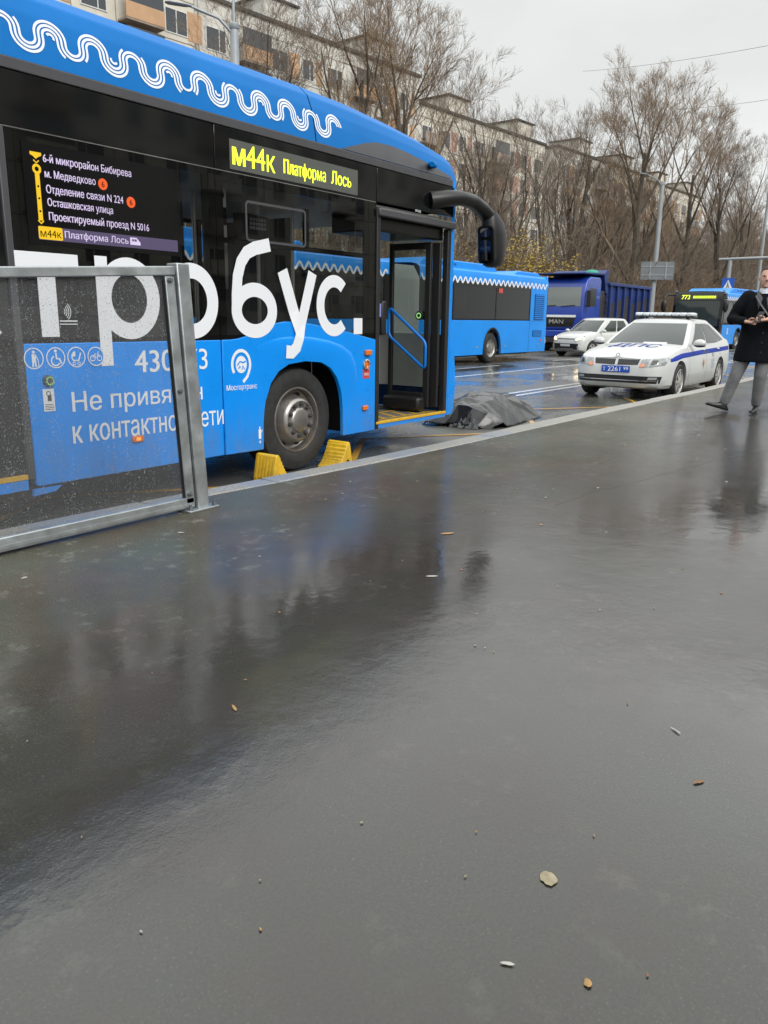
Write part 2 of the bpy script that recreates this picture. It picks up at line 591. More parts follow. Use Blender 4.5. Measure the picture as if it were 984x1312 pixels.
        L(dm.outputs['Result'], cw.inputs['Value']); L(cw.outputs['Result'], b.inputs['Coat Weight'])
    L(last, b.inputs['Base Color'])
    b.inputs['Roughness'].default_value = 0.6
    b.inputs['Specular IOR Level'].default_value = 0.25
    mp = t.nodes.new('ShaderNodeMapping')
    mp.inputs['Scale'].default_value = (0.8, 1.3, 1)
    mp.inputs['Rotation'].default_value = (0, 0, R(-12))
    L(c.outputs['Object'], mp.inputs['Vector'])
    pn = noi(pscale, 7, 0.62, mp.outputs['Vector'])
    pr = t.nodes.new('ShaderNodeMapRange')
    pr.interpolation_type = 'SMOOTHSTEP'
    pr.inputs['From Min'].default_value = pud[0]
    pr.inputs['From Max'].default_value = pud[1]
    pr.inputs['To Min'].default_value = r1
    pr.inputs['To Max'].default_value = r0
    L(pn.outputs['Fac'], pr.inputs['Value'])
    if not dry: b.inputs['Coat Weight'].default_value = coat
    b.inputs['Coat IOR'].default_value = ior
    L(pr.outputs['Result'], b.inputs['Coat Roughness'])
    bm_ = t.nodes.new('ShaderNodeBump')
    bm_.inputs['Distance'].default_value = 0.004
    bs = t.nodes.new('ShaderNodeMapRange')
    bs.inputs['From Min'].default_value = r0
    bs.inputs['From Max'].default_value = r1
    bs.inputs['To Min'].default_value = bump*0.15
    bs.inputs['To Max'].default_value = bump
    L(pr.outputs['Result'], bs.inputs['Value'])
    L(bs.outputs['Result'], bm_.inputs['Strength'])
    rip = noi(26, 4, 0.6)
    add = t.nodes.new('ShaderNodeMath'); add.operation = 'ADD'
    L(fine.outputs['Fac'], add.inputs[0]); L(rip.outputs['Fac'], add.inputs[1])
    und = t.nodes.new('ShaderNodeBump')       # gentle unevenness of the laid surface
    und.inputs['Distance'].default_value = 0.01
    und.inputs['Strength'].default_value = 0.16
    un = noi(7.0, 3, 0.55)
    L(un.outputs['Fac'], und.inputs['Height']); L(und.outputs['Normal'], bm_.inputs['Normal'])
    L(add.outputs[0], bm_.inputs['Height'])
    L(bm_.outputs['Normal'], b.inputs['Coat Normal'])
    bm2 = t.nodes.new('ShaderNodeBump')
    bm2.inputs['Distance'].default_value = 0.004
    bm2.inputs['Strength'].default_value = 0.35
    L(fine.outputs['Fac'], bm2.inputs['Height'])
    L(bm2.outputs['Normal'], b.inputs['Normal'])
    M[name] = m
    return m

wet_mat('wet_pavement', (0.0150, 0.0110, 0.0080), (0.0235, 0.0215, 0.0170), 0.045, 0.14, 0.38, 0.125, 120, (0.42, 0.62), speck=0.8, dry=(1.7, 3.5, 3.9, 0.15), ior=1.6)  # dry sets the matte kerb strip, its sheen put into the colour
wet_mat('wet_road', (0.070, 0.070, 0.070), (0.11, 0.11, 0.108), 0.06, 0.36, 0.5, 0.15, 70, (0.40, 0.62), speck=0.2)
mat('kerb_granite', (0.27, 0.26, 0.235), 0.5, var=0.5, vscale=70, coat=0.0, bump=0.2, bscale=120)
mat('white_paint', (0.72, 0.72, 0.70), 0.35, var=0.12, vscale=9, coat=0.5)
mat('road_yellow', (0.66, 0.36, 0.04), 0.4, var=0.2, vscale=12, coat=0.5)
mat('leaf_soil', (0.075, 0.06, 0.038), 0.9, var=0.45, vscale=1.5, bump=0.4, bscale=20)

# kerb material: granite with worn blue-grey paint stretches along its length
def kerb_paint():
    m = M['kerb_granite']
    t = m.node_tree
    b = t.nodes['Principled BSDF']
    src = b.inputs['Base Color'].links[0].from_socket
    c = t.nodes.new('ShaderNodeTexCoord')
    s = t.nodes.new('ShaderNodeSeparateXYZ')
    t.links.new(c.outputs['Object'], s.inputs[0])
    n = t.nodes.new('ShaderNodeTexNoise'); n.inputs['Scale'].default_value = 25
    t.links.new(c.outputs['Object'], n.inputs['Vector'])
    sn = t.nodes.new('ShaderNodeMath'); sn.operation = 'MULTIPLY_ADD'
    sn.inputs[1].default_value = 2*PI/1.55; sn.inputs[2].default_value = -2.2
    t.links.new(s.outputs['X'], sn.inputs[0])
    si = t.nodes.new('ShaderNodeMath'); si.operation = 'SINE'
    t.links.new(sn.outputs[0], si.inputs[0])
    g = t.nodes.new('ShaderNodeMath'); g.operation = 'GREATER_THAN'; g.inputs[1].default_value = 0.45
    t.links.new(si.outputs[0], g.inputs[0])
    k = t.nodes.new('ShaderNodeMath'); k.operation = 'MULTIPLY'
    t.links.new(g.outputs[0], k.inputs[0]); t.links.new(n.outputs['Fac'], k.inputs[1])
    fx_ = t.nodes.new('ShaderNodeMapRange'); fx_.inputs['From Min'].default_value = 8.0; fx_.inputs['From Max'].default_value = 7.0
    t.links.new(s.outputs['X'], fx_.inputs['Value'])
    k2 = t.nodes.new('ShaderNodeMath'); k2.operation = 'MULTIPLY'
    t.links.new(fx_.outputs['Result'], k2.inputs[1])
    t.links.new(k.outputs[0], k2.inputs[0])
    mx = t.nodes.new('ShaderNodeMixRGB')
    mx.inputs['Color2'].default_value = (0.17, 0.21, 0.29, 1)
    t.links.new(k2.outputs[0], mx.inputs['Fac'])
    t.links.new(src, mx.inputs['Color1'])
    t.links.new(mx.outputs['Color'], b.inputs['Base Color'])
kerb_paint()

# ------------------------------------------------------------------ ground, road, pavements
SW = 0.25
def flat(name, pts, z, m):
    mb = MB(); mb.poly([(x, y, z) for x, y in pts])
    o = mb.build(name, m)
    return tag(o, kind='structure')
flat('ground', [(-900, -900), (1500, -900), (1500, 1200), (-900, 1200)], -0.02, 'leaf_soil')
FK = [(-60, 17.0), (46, 17.0), (58, 13.6), (260, 13.6)]        # far kerb line
road = flat('road', [(-60, 3.7), (260, 3.3)]+FK[::-1], 0.0, 'wet_road')
KI = [(-40, 4.15), (0, 4.03), (3.36, 3.874), (4.06, 3.80), (5.46, 3.718), (8.11, 3.65), (14.6, 3.50), (40, 3.4), (260, 3.3)]
KO = [(-40, 4.28), (0, 4.16), (3.4, 4.05), (4.3, 3.965), (5.74, 3.91), (8.6, 3.885), (12.0, 3.775), (14.6, 3.70), (40, 3.6), (260, 3.5)]
sw = MB()
pts = [(x, y) for x, y in KI]+[(260, -14), (-40, -14)]
sw.prism(pts, lambda u, v, d: (u, v, d), -0.01, SW)
tag(sw.build('pavement', 'wet_pavement'), kind='structure')
kb = MB()          # kerb stones laid end to end with open joints
def kin(x): return interp(KI, x)
def kout(x): return interp(KO, x)
kx = -38.0
while kx < 120:
    L_ = 1.0 if kx < 45 else 6.0
    x0, x1 = kx+0.007, kx+L_-0.007
    dz = rnd.uniform(-0.003, 0.003)
    kb.prism([(x0, kin(x0)+0.002), (x1, kin(x1)+0.002), (x1, kout(x1)), (x0, kout(x0))], lambda u, v, d: (u, v, d), -0.01, SW+0.006+dz)
    kx += L_
tag(kb.build('kerb', 'kerb_granite', bevel=0.012), kind='structure')
# pavement laying joints: shallow raised seams between two passes of the paver
mat('joint_tar', (0.035, 0.034, 0.032), 0.35, coat=0.5, var=0.4, vscale=9)
jb = MB()
jl = [(4.6, 1.98), (5.15, 1.94), (7.06, 1.60), (9.5, 1.1), (12, 0.55)]
jl2 = []
for (a, b), (c_, d) in zip(jl, jl[1:]):
    for k in range(12):
        t_ = k/12
        jl2.append((lerp(a, c_, t_)+rnd.uniform(-.01, .01), lerp(b, d, t_)+rnd.uniform(-.008, .008)))
jb.ribbon(jl2, 0.004, lambda u, v, o: (u, v, o), SW+0.002)
tag(jb.build('pavement_joint', 'joint_tar'), kind='structure')

def stripe(name, segs, wd, m, z=0.004):
    mb = MB()
    for s in segs:
        mb.ribbon(s, wd, lambda u, v, o: (u, v, o), z)
    return tag(mb.build(name, m), kind='structure')
stripe('double_white_line', [[(-40, 6.76), (200, 6.60)]], 0.11, 'white_paint')
stripe('double_white_line', [[(-40, 7.05), (200, 6.89)]], 0.11, 'white_paint')
stripe('white_lane_line', [[(-40, 10.25), (120, 9.6)]], 0.13, 'white_paint')
stripe('dashed_lane_line', [[(x, 11.6), (x+5, 11.58)] for x in range(-37, 90, 9)], 0.12, 'white_paint')
zz = []
for i in range(-5, 8):
    zz += [(7.35+4.05*i, 5.62), (9.32+4.05*i, 4.25)]
stripe('yellow_zigzag_line', [zz], 0.085, 'road_yellow', 0.006)
# far pavement
fp = MB()
fp.prism([(x, y+0.2) for x, y in FK]+[(260, 16.6), (58, 16.6), (46, 20), (-60, 20)], lambda u, v, d: (u, v, d), -0.01, 0.15)
tag(fp.build('far_pavement', 'wet_road'), kind='structure')
fk = MB()
fk.prism([(x, y+0.198) for x, y in FK]+[(x, y) for x, y in FK[::-1]], lambda u, v, d: (u, v, d), -0.01, 0.16)
tag(fk.build('far_kerb', 'kerb_granite'), kind='structure')
# ------------------------------------------------------------------ the near electric bus
YB = 4.812            # kerb-side wall plane
YF = YB+2.55          # far side
YC = YB+1.275
def S(u, v, d=0.0): return (u, YB-d, v)       # side wall: d > 0 is outward
def bus_wheel(parent, x, y, side, name='wheel', rr=0.475, front=True, simple=False):
    """side -1: outer face towards -Y"""
    wt = tag(MB().lathe([(0.30, 0.27), (0.33, 0.285), (0.40, 0.285), (0.455, 0.27), (rr-0.004, 0.235), (rr, 0.20), (rr, 0.03), (rr-0.012, 0.0), (0.42, -0.01), (0.30, 0.0)],
        lambda a, b, d: (x+a, y-side*(0.285-d)*1.0, rr+b), 48, closed=False).build(name, 'tyre', parent, smooth=40))
    f = lambda a, b, d: (x+a, y-side*(0.285-d), rr+b)
    rim = MB().lathe([(0.302, 0.262), (0.296, 0.272), (0.282, 0.272), (0.276, 0.255), (0.268, 0.20), (0.235, 0.175), (0.222, 0.20), (0.205, 0.285), (0.19, 0.305), (0.172, 0.312), (0.168, 0.300), (0.118, 0.300), (0.112, 0.312), (0.09, 0.322), (0.001, 0.324)], f, 40, closed=False).build('rim', 'rim_metal', wt, smooth=40)
    if simple: return wt
    nb = MB()
    for k in range(10):
        a = 2*PI*k/10+0.2
        cx, cz = 0.143*math.cos(a), 0.143*math.sin(a)
        nb.lathe([(0.020, 0.299), (0.020, 0.312), (0.014, 0.330), (0.001, 0.331)], lambda p, q, d: f(p+cx, q+cz, d), 8)
    nb.build('wheel_nut', 'dark_steel', rim, smooth=40)
    hb = MB()
    for k in range(8):
        a = 2*PI*k/8+0.35
        ca, sa = math.cos(a), math.sin(a)
        ring = []
        for q in range(14):
            t_, s_ = math.cos(2*PI*q/14)*0.023, math.sin(2*PI*q/14)*0.032
            r_ = 0.243+t_
            d_ = 0.1805+abs(t_)*0.1 if t_ < 0 else 0.181+t_*0.55
            ring.append(f(r_*ca-s_*sa, r_*sa+s_*ca, d_+0.004))
        hb.poly(ring)
    hb.build('hand_hole', 'body_shadow', rim)
    return wt
mat('tyre', (0.020, 0.020, 0.020), 0.7, var=0.45, vscale=14, bump=0.25, bscale=60)
mat('rim_metal', (0.36, 0.34, 0.32), 0.38, metal=0.85, var=0.22, vscale=6, rvar=0.12)

bus = thing('electric_bus', 'large near blue bus with huge white lettering, its front door open beside the pavement', 'bus')

# front plan outline (from the kerb-side corner to the centre line): x as function of y
NOSE = [(0.0, 7.93), (0.03, 7.985), (0.09, 8.03), (0.2, 8.075), (0.45, 8.13), (0.8, 8.175), (1.275, 8.19)]
def nose(dy): return interp(NOSE, min(dy, 2.55-dy))
XR = -4.45
# --- roof shell
PROF = [(0.0, 2.855), (0.012, 2.93), (0.03, 3.03), (0.055, 3.13), (0.10, 3.235), (0.19, 3.315), (0.34, 3.358), (0.6, 3.375), (1.275, 3.385)]
STX = [(-4.45, 0.80), (-4.3, 1.0), (5.6, 1.0), (6.2, 0.965), (6.9, 0.86), (7.4, 0.75), (7.8, 0.62), (8.0, 0.47), (8.12, 0.28), (8.19, 0.06)]
def roof_s(x): return interp(STX, x)
def inset(x):       # how far the side moves in, near the front
    if x <= 7.93: return 0.0
    for (a, xa), (b, xb) in zip(NOSE, NOSE[1:]):
        if x <= xb: return lerp(a, b, (x-xa)/(xb-xa))
    return 1.275
def roof_pt(x, t, off=0.0):
    """t in 0..1 along the kerb-side half profile by z fraction of the cove (0 = bottom edge)"""
    n = (len(PROF)-1)*t
    i = min(int(n), len(PROF)-2)
    k = n-i
    d = lerp(PROF[i][0], PROF[i+1][0], k); z = lerp(PROF[i][1], PROF[i+1][1], k)
    ins = inset(x)
    d = ins+d*(1.275-ins)/1.275
    z = 2.855+(z-2.855)*roof_s(x)
    nd, nz_ = PROF[i+1][1]-PROF[i][1], PROF[i+1][0]-PROF[i][0]
    l = math.hypot(nd, nz_)
    return (x, YB+d-off*nd/l, z+off*nz_/l)
def cove(x, z, off=0.0):
    """point on the cove at world height z"""
    zz_ = 2.855+(z-2.855)/roof_s(x)
    for i in range(len(PROF)-1):
        if PROF[i][1] <= zz_ <= PROF[i+1][1] or i == len(PROF)-2:
            return roof_pt(x, (i+min(1, (zz_-PROF[i][1])/(PROF[i+1][1]-PROF[i][1])))/(len(PROF)-1), off)
    return roof_pt(x, 0, off)
def roof_rows(xs, nt=40):
    rows = []
    for x in xs:
        left = [Vector(roof_pt(x, k/nt)) for k in range(nt+1)]
        row = left+[Vector((p.x, 2*YC-p.y, p.z)) for p in left[::-1][1:]]
        rows.append(row)
    return rows
xs1 = [XR, -4.38, -4.3]+[-4.3+9.89*k/20 for k in range(1, 21)]
xs2 = [5.602+2.3*k/24 for k in range(24)]+[7.93, 7.985, 8.03, 8.075, 8.11, 8.14, 8.165, 8.18, 8.188]
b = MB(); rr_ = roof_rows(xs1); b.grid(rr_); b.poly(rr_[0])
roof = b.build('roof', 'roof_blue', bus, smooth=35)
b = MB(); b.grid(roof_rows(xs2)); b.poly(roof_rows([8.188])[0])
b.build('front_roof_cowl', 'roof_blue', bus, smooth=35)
# roof equipment housing, low and set back
b = MB(); b.box(-3.6, 3.2, YC-0.8, YC+0.8, 3.38, 3.42); b.build('roof_housing', 'roof_blue', roof, bevel=0.02)
# dark arched fairing panel above the door
AR = [(5.93, 2.857), (6.1, 2.905), (6.3, 2.965), (6.5, 3.005), (6.75, 3.015), (7.0, 3.0), (7.25, 2.972), (7.5, 2.938), (7.7, 2.905), (7.82, 2.882)]
b = MB()
b.grid([[cove(x, lerp(2.858, z, k/6), 0.006) for k in range(7)] for x, z in AR])
b.build('roof_fairing', 'trim_grey', bus, smooth=40)
# small blue side camera pod on the fairing
b = MB(); b.ell((7.42, YB-0.02, 2.94), 0.07, 0.035, 0.035); b.cyl((7.35, YB-0.045, 2.94), (7.33, YB-0.07, 2.93), 0.026, 12)
b.build('side_camera', 'roof_blue', bus, smooth=60)

# --- white triple wave along the cove
W0, WH = 3.14, 0.1515          # a crest, half a period
def wave_half(k, off):
    """half period k of the strand at distance off from the middle strand: an arch or a bowl with short legs"""
    cx = W0+WH*k
    up = (k % 2 == 0)
    r = WH/2+(off if up else -off)
    n = 14
    if up: return [(cx-r*math.cos(PI*i/n), 3.034+r*math.sin(PI*i/n)*0.84) for i in range(n+1)]
    return [(cx-r*math.cos(PI*i/n), 3.004-r*math.sin(PI*i/n)*0.84) for i in range(n+1)]
b = MB()
strands = [[], [], []]
for k in range(-48, 19):
    for li, off in enumerate((-0.027, 0.0, 0.027)):
        strands[li].append(wave_half(k, off))
for li, hs in enumerate(strands):
    run = []
    for i, h in enumerate(hs):
        cut = (li == 0 and i % 6 == 1) or (li == 2 and i % 6 == 4) or (li == 1 and i % 12 == 7)
        if cut:       # strands break off inside a loop and begin again
            b.ribbon(run+h[:5], 0.0155, cove, 0.003+0.0003*li)
            run = h[11:]
        else:
            run = run+h
    if len(run) > 3: b.ribbon(run, 0.0155, cove, 0.003+0.0003*li)
for k in range(-48, 18):      # short inner hooks
    if k % 3: continue
    cx = W0+WH*k
    if k % 2 == 0: b.ribbon([(cx+0.024*math.cos(R(a)), 3.028+0.022*math.sin(R(a))) for a in range(-20, 150, 15)], 0.015, cove, 0.0042)
    else: b.ribbon([(cx+0.024*math.cos(R(a)), 3.015+0.022*math.sin(R(a))) for a in range(160, 330, 15)], 0.015, cove, 0.0042)
b.build('wave_ornament', 'wave_white', roof)

# --- side trim strip, upper dark panels
b = MB(); b.box(XR, 7.86, YB-0.008, YB+0.05, 2.785, 2.853); b.build('gutter_strip', 'trim_grey', bus, bevel=0.006)
def side_panel(name, m, x0, x1, z0, z1, th=0.03, parent=None, d=0.0, bev=0.004):
    mb = MB(); mb.box(x0, x1, YB-d, YB-d+th, z0, z1)
    return mb.build(name, m, parent or bus, bevel=bev)
for x0, x1 in ((-4.4, -1.6), (-1.59, 1.2), (1.21, 4.415), (4.425, 6.47), (6.48, 7.9)):
    side_panel('upper_panel', 'gloss_black', x0, x1, 2.474, 2.782)
side_panel('edge_highlight', 'chrome', -4.4, 6.47, 2.466, 2.472, th=0.02, bev=0.0)  # bright strip added for the highlight along the panel gap

# --- kerb-side windows: tinted panes with a black frit border behind them
def window(x0, x1, z0, z1, fr, clear=None, th=0.006, inner=None):
    p = side_panel('side_window', 'bus_glass', x0, x1, z0, z1, th=0.0, bev=0) if False else None
    mb = MB(); mb.quad(S(x0, z0), S(x1, z0), S(x1, z1), S(x0, z1))
    pane = mb.build('side_window', 'bus_glass', bus)
    cx0, cx1, cz0, cz1 = clear or (x0+fr, x1-fr, z0+fr, z1-fr)
    fb = MB()
    for a0, a1, b0, b1 in ((x0, cx0, z0, z1), (cx1, x1, z0, z1), (cx0, cx1, z0, cz0), (cx0, cx1, cz1, z1)):
        if a1-a0 > 1e-3 and b1-b0 > 1e-3:
            fb.box(a0, a1, YB+0.006, YB+0.03, b0, b1)
    fb.build('window_border', 'frit_black', pane)
    return pane
window(2.77, 4.415, 1.1, 2.465, 0.06, clear=(4.10, 4.30, 1.26, 2.42))
wb = window(4.425, 6.475, 1.1, 2.465, 0.06, clear=(4.50, 6.30, 1.24, 2.40))
window(-4.3, -1.6, 1.1, 2.465, 0.08)
window(-1.59, 1.25, 1.1, 2.465, 0.08)
# opening hopper vent
b = MB()
def rrect(x0, x1, z0, z1, r, n=5):
    o = []
    for cx, cz, a in ((x1-r, z1-r, 0), (x0+r, z1-r, 90), (x0+r, z0+r, 180), (x1-r, z0+r, 270)):
        o += [(cx+r*math.cos(R(a+90*i/n)), cz+r*math.sin(R(a+90*i/n))) for i in range(n+1)]
    return o
b.ribbon(rrect(4.735, 5.44, 1.985, 2.275, 0.03), 0.020, S, 0.004, closed=True)
b.build('vent_frame', 'trim_grey', wb)
b = MB(); b.box(4.50, 6.30, YB+0.006, YB+0.03, 1.945, 1.985); b.box(5.44, 5.50, YB+0.006, YB+0.03, 1.985, 2.30)
b.build('window_bar', 'frit_black', wb)

# --- lower blue skin
def arch_poly(xc, r, z0, n=22):
    pts = []
    for i in range(n+1):
        a = PI-PI*i/n
        x = xc+r*math.copysign(abs(math.cos(a))**0.72, math.cos(a))
        z = z0+(1.005-z0)*abs(math.sin(a))**0.62
        pts.append((x, z))
    return pts
WX = 5.415
arch = arch_poly(WX, 0.545, 0.27)
bulge = [(6.475, 1.18), (6.35, 1.20), (6.1, 1.245), (5.8, 1.29), (5.5, 1.33), (5.3, 1.347), (5.15, 1.349), (5.0, 1.328), (4.85, 1.285), (4.7, 1.232), (4.6, 1.212), (4.53, 1.206)]
poly = [(4.427, 0.278)]+arch+[(6.475, 0.272)]+bulge+[(4.427, 1.204)]
b = MB(); b.prism(poly, S, 0.010, -0.03)
front_skin = b.build('lower_panel', 'bus_blue', bus, bevel=0.006)
b = MB(); b.prism([(2.765, 0.30), (2.78, 0.285), (4.413, 0.280), (4.413, 1.204), (2.765, 1.204)], S, 0.010, -0.03)
mid_skin = b.build('lower_panel', 'bus_blue', bus, bevel=0.006)
# raised flare over the wheel
fl_out = [(6.18, 0.80), (6.15, 0.95), (6.08, 1.06), (5.95, 1.13), (5.75, 1.18), (5.5, 1.215), (5.3, 1.225), (5.1, 1.215), (4.95, 1.19), (4.80, 1.14)]
b = MB()
rows = []
ain = arch[3:-1]
for i, (x, z) in enumerate(fl_out[::-1]):
    k = i/(len(fl_out)-1)
    rows.append((x, z))
inner = []
for i in range(len(rows)):
    k = i/(len(rows)-1)*(len(ain)-1)
    j = min(int(k), len(ain)-2)
    inner.append((lerp(ain[j][0], ain[j+1][0], k-j), lerp(ain[j][1], ain[j+1][1], k-j)))
gr = []
for fi, ((xo, zo), (xi, zi)) in enumerate(zip(rows, inner)):
    fw = min(1, fi/(len(rows)-1)/0.35, (1-fi/(len(rows)-1))/0.12+0.15)
    gr.append([S(lerp(xi, xo, t), lerp(zi, zo, t), 0.0108+0.014*fw*min(1, (1-t)*6)**0.5*min(1.0, 0.35+t*2)) for t in (0, 0.1, 0.3, 0.6, 0.8, 0.88, 0.93, 0.97, 1.0)])
b.grid(gr)
b.build('wheel_flare', 'bus_blue', front_skin, smooth=50)
# rear part of the kerb side: rear axle arch
WXR = -0.50
ar2 = arch_poly(WXR, 0.545, 0.27)
b = MB(); b.prism([(-4.4, 0.30)]+ar2+[(1.30, 0.28), (1.30, 1.204), (-4.4, 1.204)], S, 0.010, -0.03)
b.build('lower_panel', 'bus_blue', bus, bevel=0.006)

# middle door (closed double leaf)
md = MB(); md.box(1.32, 2.755, YB+0.01, YB+0.05, 0.36, 2.466)
mdoor = md.build('middle_door', 'rubber_black', bus, bevel=0.006)
for x0, x1 in ((1.37, 2.02), (2.06, 2.71)):
    g = MB(); g.quad(S(x0, 0.42, -0.006), S(x1, 0.42, -0.006), S(x1, 2.42, -0.006), S(x0, 2.42, -0.006)); g.build('door_pane', 'gloss_black', mdoor)
b = MB(); b.box(2.715, 2.762, YB-0.012, YB+0.03, 0.34, 2.462); b.build('door_pillar', 'trim_grey', mdoor, bevel=0.006)
b = MB(); b.box(1.32, 2.71, YB-0.012, YB+0.04, 0.345, 0.375); b.build('step_edge', 'yellow_paint', mdoor)
b = MB(); b.box(1.32, 2.71, YB-0.008, YB+0.04, 0.275, 0.343); b.build('door_sill', 'bus_blue', mdoor)
b = MB(); b.prism([(2.74, 0.225), (2.745, 0.27), (2.95, 0.27), (2.90, 0.235)], S, 0.004, -0.02); b.build('jack_plate', 'bus_blue', bus)

# --- chassis, floor, far side, ends
b = MB(); b.box(-4.3, 4.70, YB+0.12, YF-0.12, 0.30, 0.42); b.box(6.1, 7.9, YB+0.06, YF-0.12, 0.285, 0.325); b.box(-0.0, 4.6, YB+0.6, YF-0.4, 0.16, 0.30); b.box(4.7, 6.1, YB+0.55, YF-0.55, 0.30, 0.42)
b.build('chassis', 'body_shadow', bus)
b = MB(); b.box(-4.3, -1.21, YB+0.06, YF-0.06, 0.422, 0.44); b.box(0.21, 4.69, YB+0.06, YF-0.06, 0.422, 0.44); b.box(6.13, 6.45, YB+0.06, YF-0.06, 0.422, 0.44); b.box(-1.21, 0.21, YB+0.54, YF-0.54, 0.422, 0.44); b.box(4.69, 6.13, YB+0.54, YF-0.54, 0.422, 0.44); b.box(6.45, 7.88, YB+0.02, YF-0.08, 0.327, 0.345); b.build('cabin_floor', 'floor_grey', bus)
b = MB()
for k in range(6):
    x = 6.62+0.2*k
    b.ribbon([(x, YB+0.12), (x+0.16, YB+0.42)], 0.045, lambda u, v, o: (u, v, o), 0.348)
b.ribbon([(6.5, YB+0.47), (7.8, YB+0.47)], 0.05, lambda u, v, o: (u, v, o), 0.349)
b.ribbon([(6.5, YB+0.10), (7.8, YB+0.10)], 0.03, lambda u, v, o: (u, v, o), 0.349)
b.build('floor_marking', 'yellow_paint', bus)
b = MB(); b.box(6.49, 7.84, YB-0.02, YB+0.03, 0.325, 0.352); b.build('step_edge', 'yellow_paint', bus, bevel=0.004)
b = MB(); b.box(6.49, 7.84, YB-0.012, YB+0.02, 0.285, 0.3245); b.build('door_sill', 'bus_blue', bus)
# wheel housings seen in the arch
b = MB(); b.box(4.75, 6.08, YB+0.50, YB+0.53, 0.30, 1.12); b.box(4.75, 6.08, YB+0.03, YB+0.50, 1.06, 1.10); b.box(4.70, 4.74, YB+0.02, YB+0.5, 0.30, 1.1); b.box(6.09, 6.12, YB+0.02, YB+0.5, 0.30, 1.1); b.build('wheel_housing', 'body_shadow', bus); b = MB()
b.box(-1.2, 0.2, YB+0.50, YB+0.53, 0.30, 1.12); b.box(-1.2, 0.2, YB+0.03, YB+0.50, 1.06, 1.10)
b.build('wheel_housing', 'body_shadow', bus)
b = MB(); b.box(XR+0.05, 7.7, YB+0.06, YF-0.06, 2.44, 2.46); b.build('ceiling', 'interior_white', bus)
# far side wall
F = lambda u, v, d=0.0: (u, YF+d, v)
b = MB(); b.prism([(-4.4, 0.28), (7.93, 0.28), (7.93, 1.2), (-4.4, 1.2)], F, 0.0, -0.03); b.build('far_lower_panel', 'bus_blue', bus)
b = MB(); b.prism([(-4.4, 2.40), (7.93, 2.40), (7.93, 2.854), (-4.4, 2.854)], F, 0.0, -0.03)
for x in (-4.4, -2.0, 0.4, 2.8, 4.35, 6.4, 7.83):
    b.box(x, x+0.10, YF-0.03, YF, 1.202, 2.398)
b.build('far_pillars', 'frit_black', bus)
b = MB(); b.quad(F(-4.3, 1.2, -0.012), F(7.9, 1.2, -0.012), F(7.9, 2.4, -0.012), F(-4.3, 2.4, -0.012)); b.build('far_window', 'bus_glass', bus)
b = MB(); b.box(XR-0.02, XR+0.05, YB+0.02, YF-0.02, 0.3, 2.86); b.build('rear_wall', 'bus_blue', bus, bevel=0.02)
# front: lower mask, windscreen, header
def nose_strip(z0, z1, dy0, dy1, lean=0.0, n=28, th=0.0):
    lo, hi = [], []
    for i in range(n+1):
        dy = lerp(dy0, dy1, i/n)
        x = nose(dy)
        lo.append((x+th, YB+dy, z0)); hi.append((x+th-lean, YB+dy, z1))
    return lo, hi
b = MB()
FB = [(0.30, 0.06), (0.36, 0.10), (0.55, 0.125), (0.80, 0.115), (1.00, 0.08), (1.20, 0.02), (1.35, 0.004)]     # the bumper bulges forward
b.grid([nose_strip(z, z, 0.0, 2.55, th=k)[0] for z, k in FB if z <= 1.2])
b.build('front_panel', 'bus_blue', bus, smooth=40)
b = MB(); lo, hi = nose_strip(0.62, 1.20, 0.08, 2.47, th=-0.05); b.grid([lo, hi]); lo2, hi2 = nose_strip(1.2, 1.2, 0.08, 2.47, th=-0.05)
b.grid([hi, [(7.72, p[1], 1.22) for p in hi]])
b.grid([[(7.72, p[1], 0.62) for p in hi], [(7.72, p[1], 1.22) for p in hi]])
b.build('dashboard', 'interior_white', bus, smooth=40)
b = MB(); lo, hi = nose_strip(0.345, 0.615, 0.08, 2.47, th=-0.06); b.grid([lo, hi]); b.build('dash_footwell', 'seat_blue', bus)
b = MB(); lo, hi = nose_strip(1.20, 2.56, 0.10, 2.45); b.grid([lo, hi]); b.build('windscreen', 'clear_glass', bus, smooth=40)
b = MB(); lo, hi = nose_strip(2.56, 2.87, 0.0, 2.55); b.grid([lo, hi]); b.build('front_header', 'gloss_black', bus, smooth=40)
# kerb-side front corner pillar (blue)
b = MB()
b.grid([nose_strip(z, z, 0.0, 0.10, n=6, th=k+0.002)[0] for z, k in FB]+[nose_strip(2.87, 2.87, 0.0, 0.10, n=6, th=0.002)[0]])
b.grid([[(7.90, YB-0.002, z), (7.935+k, YB+0.0, z)] for z, k in FB])
b.grid([[(7.87, YB, 0.30), (7.87, YB, 2.855)], [(7.932, YB, 0.30), (7.932, YB, 2.855)]])
b.build('corner_pillar', 'bus_blue', bus, smooth=60)
b = MB(); b.box(7.80, 7.868, YB-0.006, YB+0.06, 0.34, 2.345); b.build('door_frame', 'rubber_black', bus, bevel=0.006)
b = MB(); b.box(6.478, 6.535, YB-0.014, YB+0.05, 0.275, 2.36); b.build('door_frame', 'rubber_black', bus, bevel=0.006)
b = MB(); b.box(6.48, 7.90, YB-0.045, YB+0.02, 2.345, 2.42); b.build('door_header', 'trim_grey', bus, bevel=0.014)
b = MB(); b.box(6.54, 7.80, YB+0.06, YB+0.62, 2.22, 2.43); b.build('door_gear_cover', 'frit_black', bus, bevel=0.02)

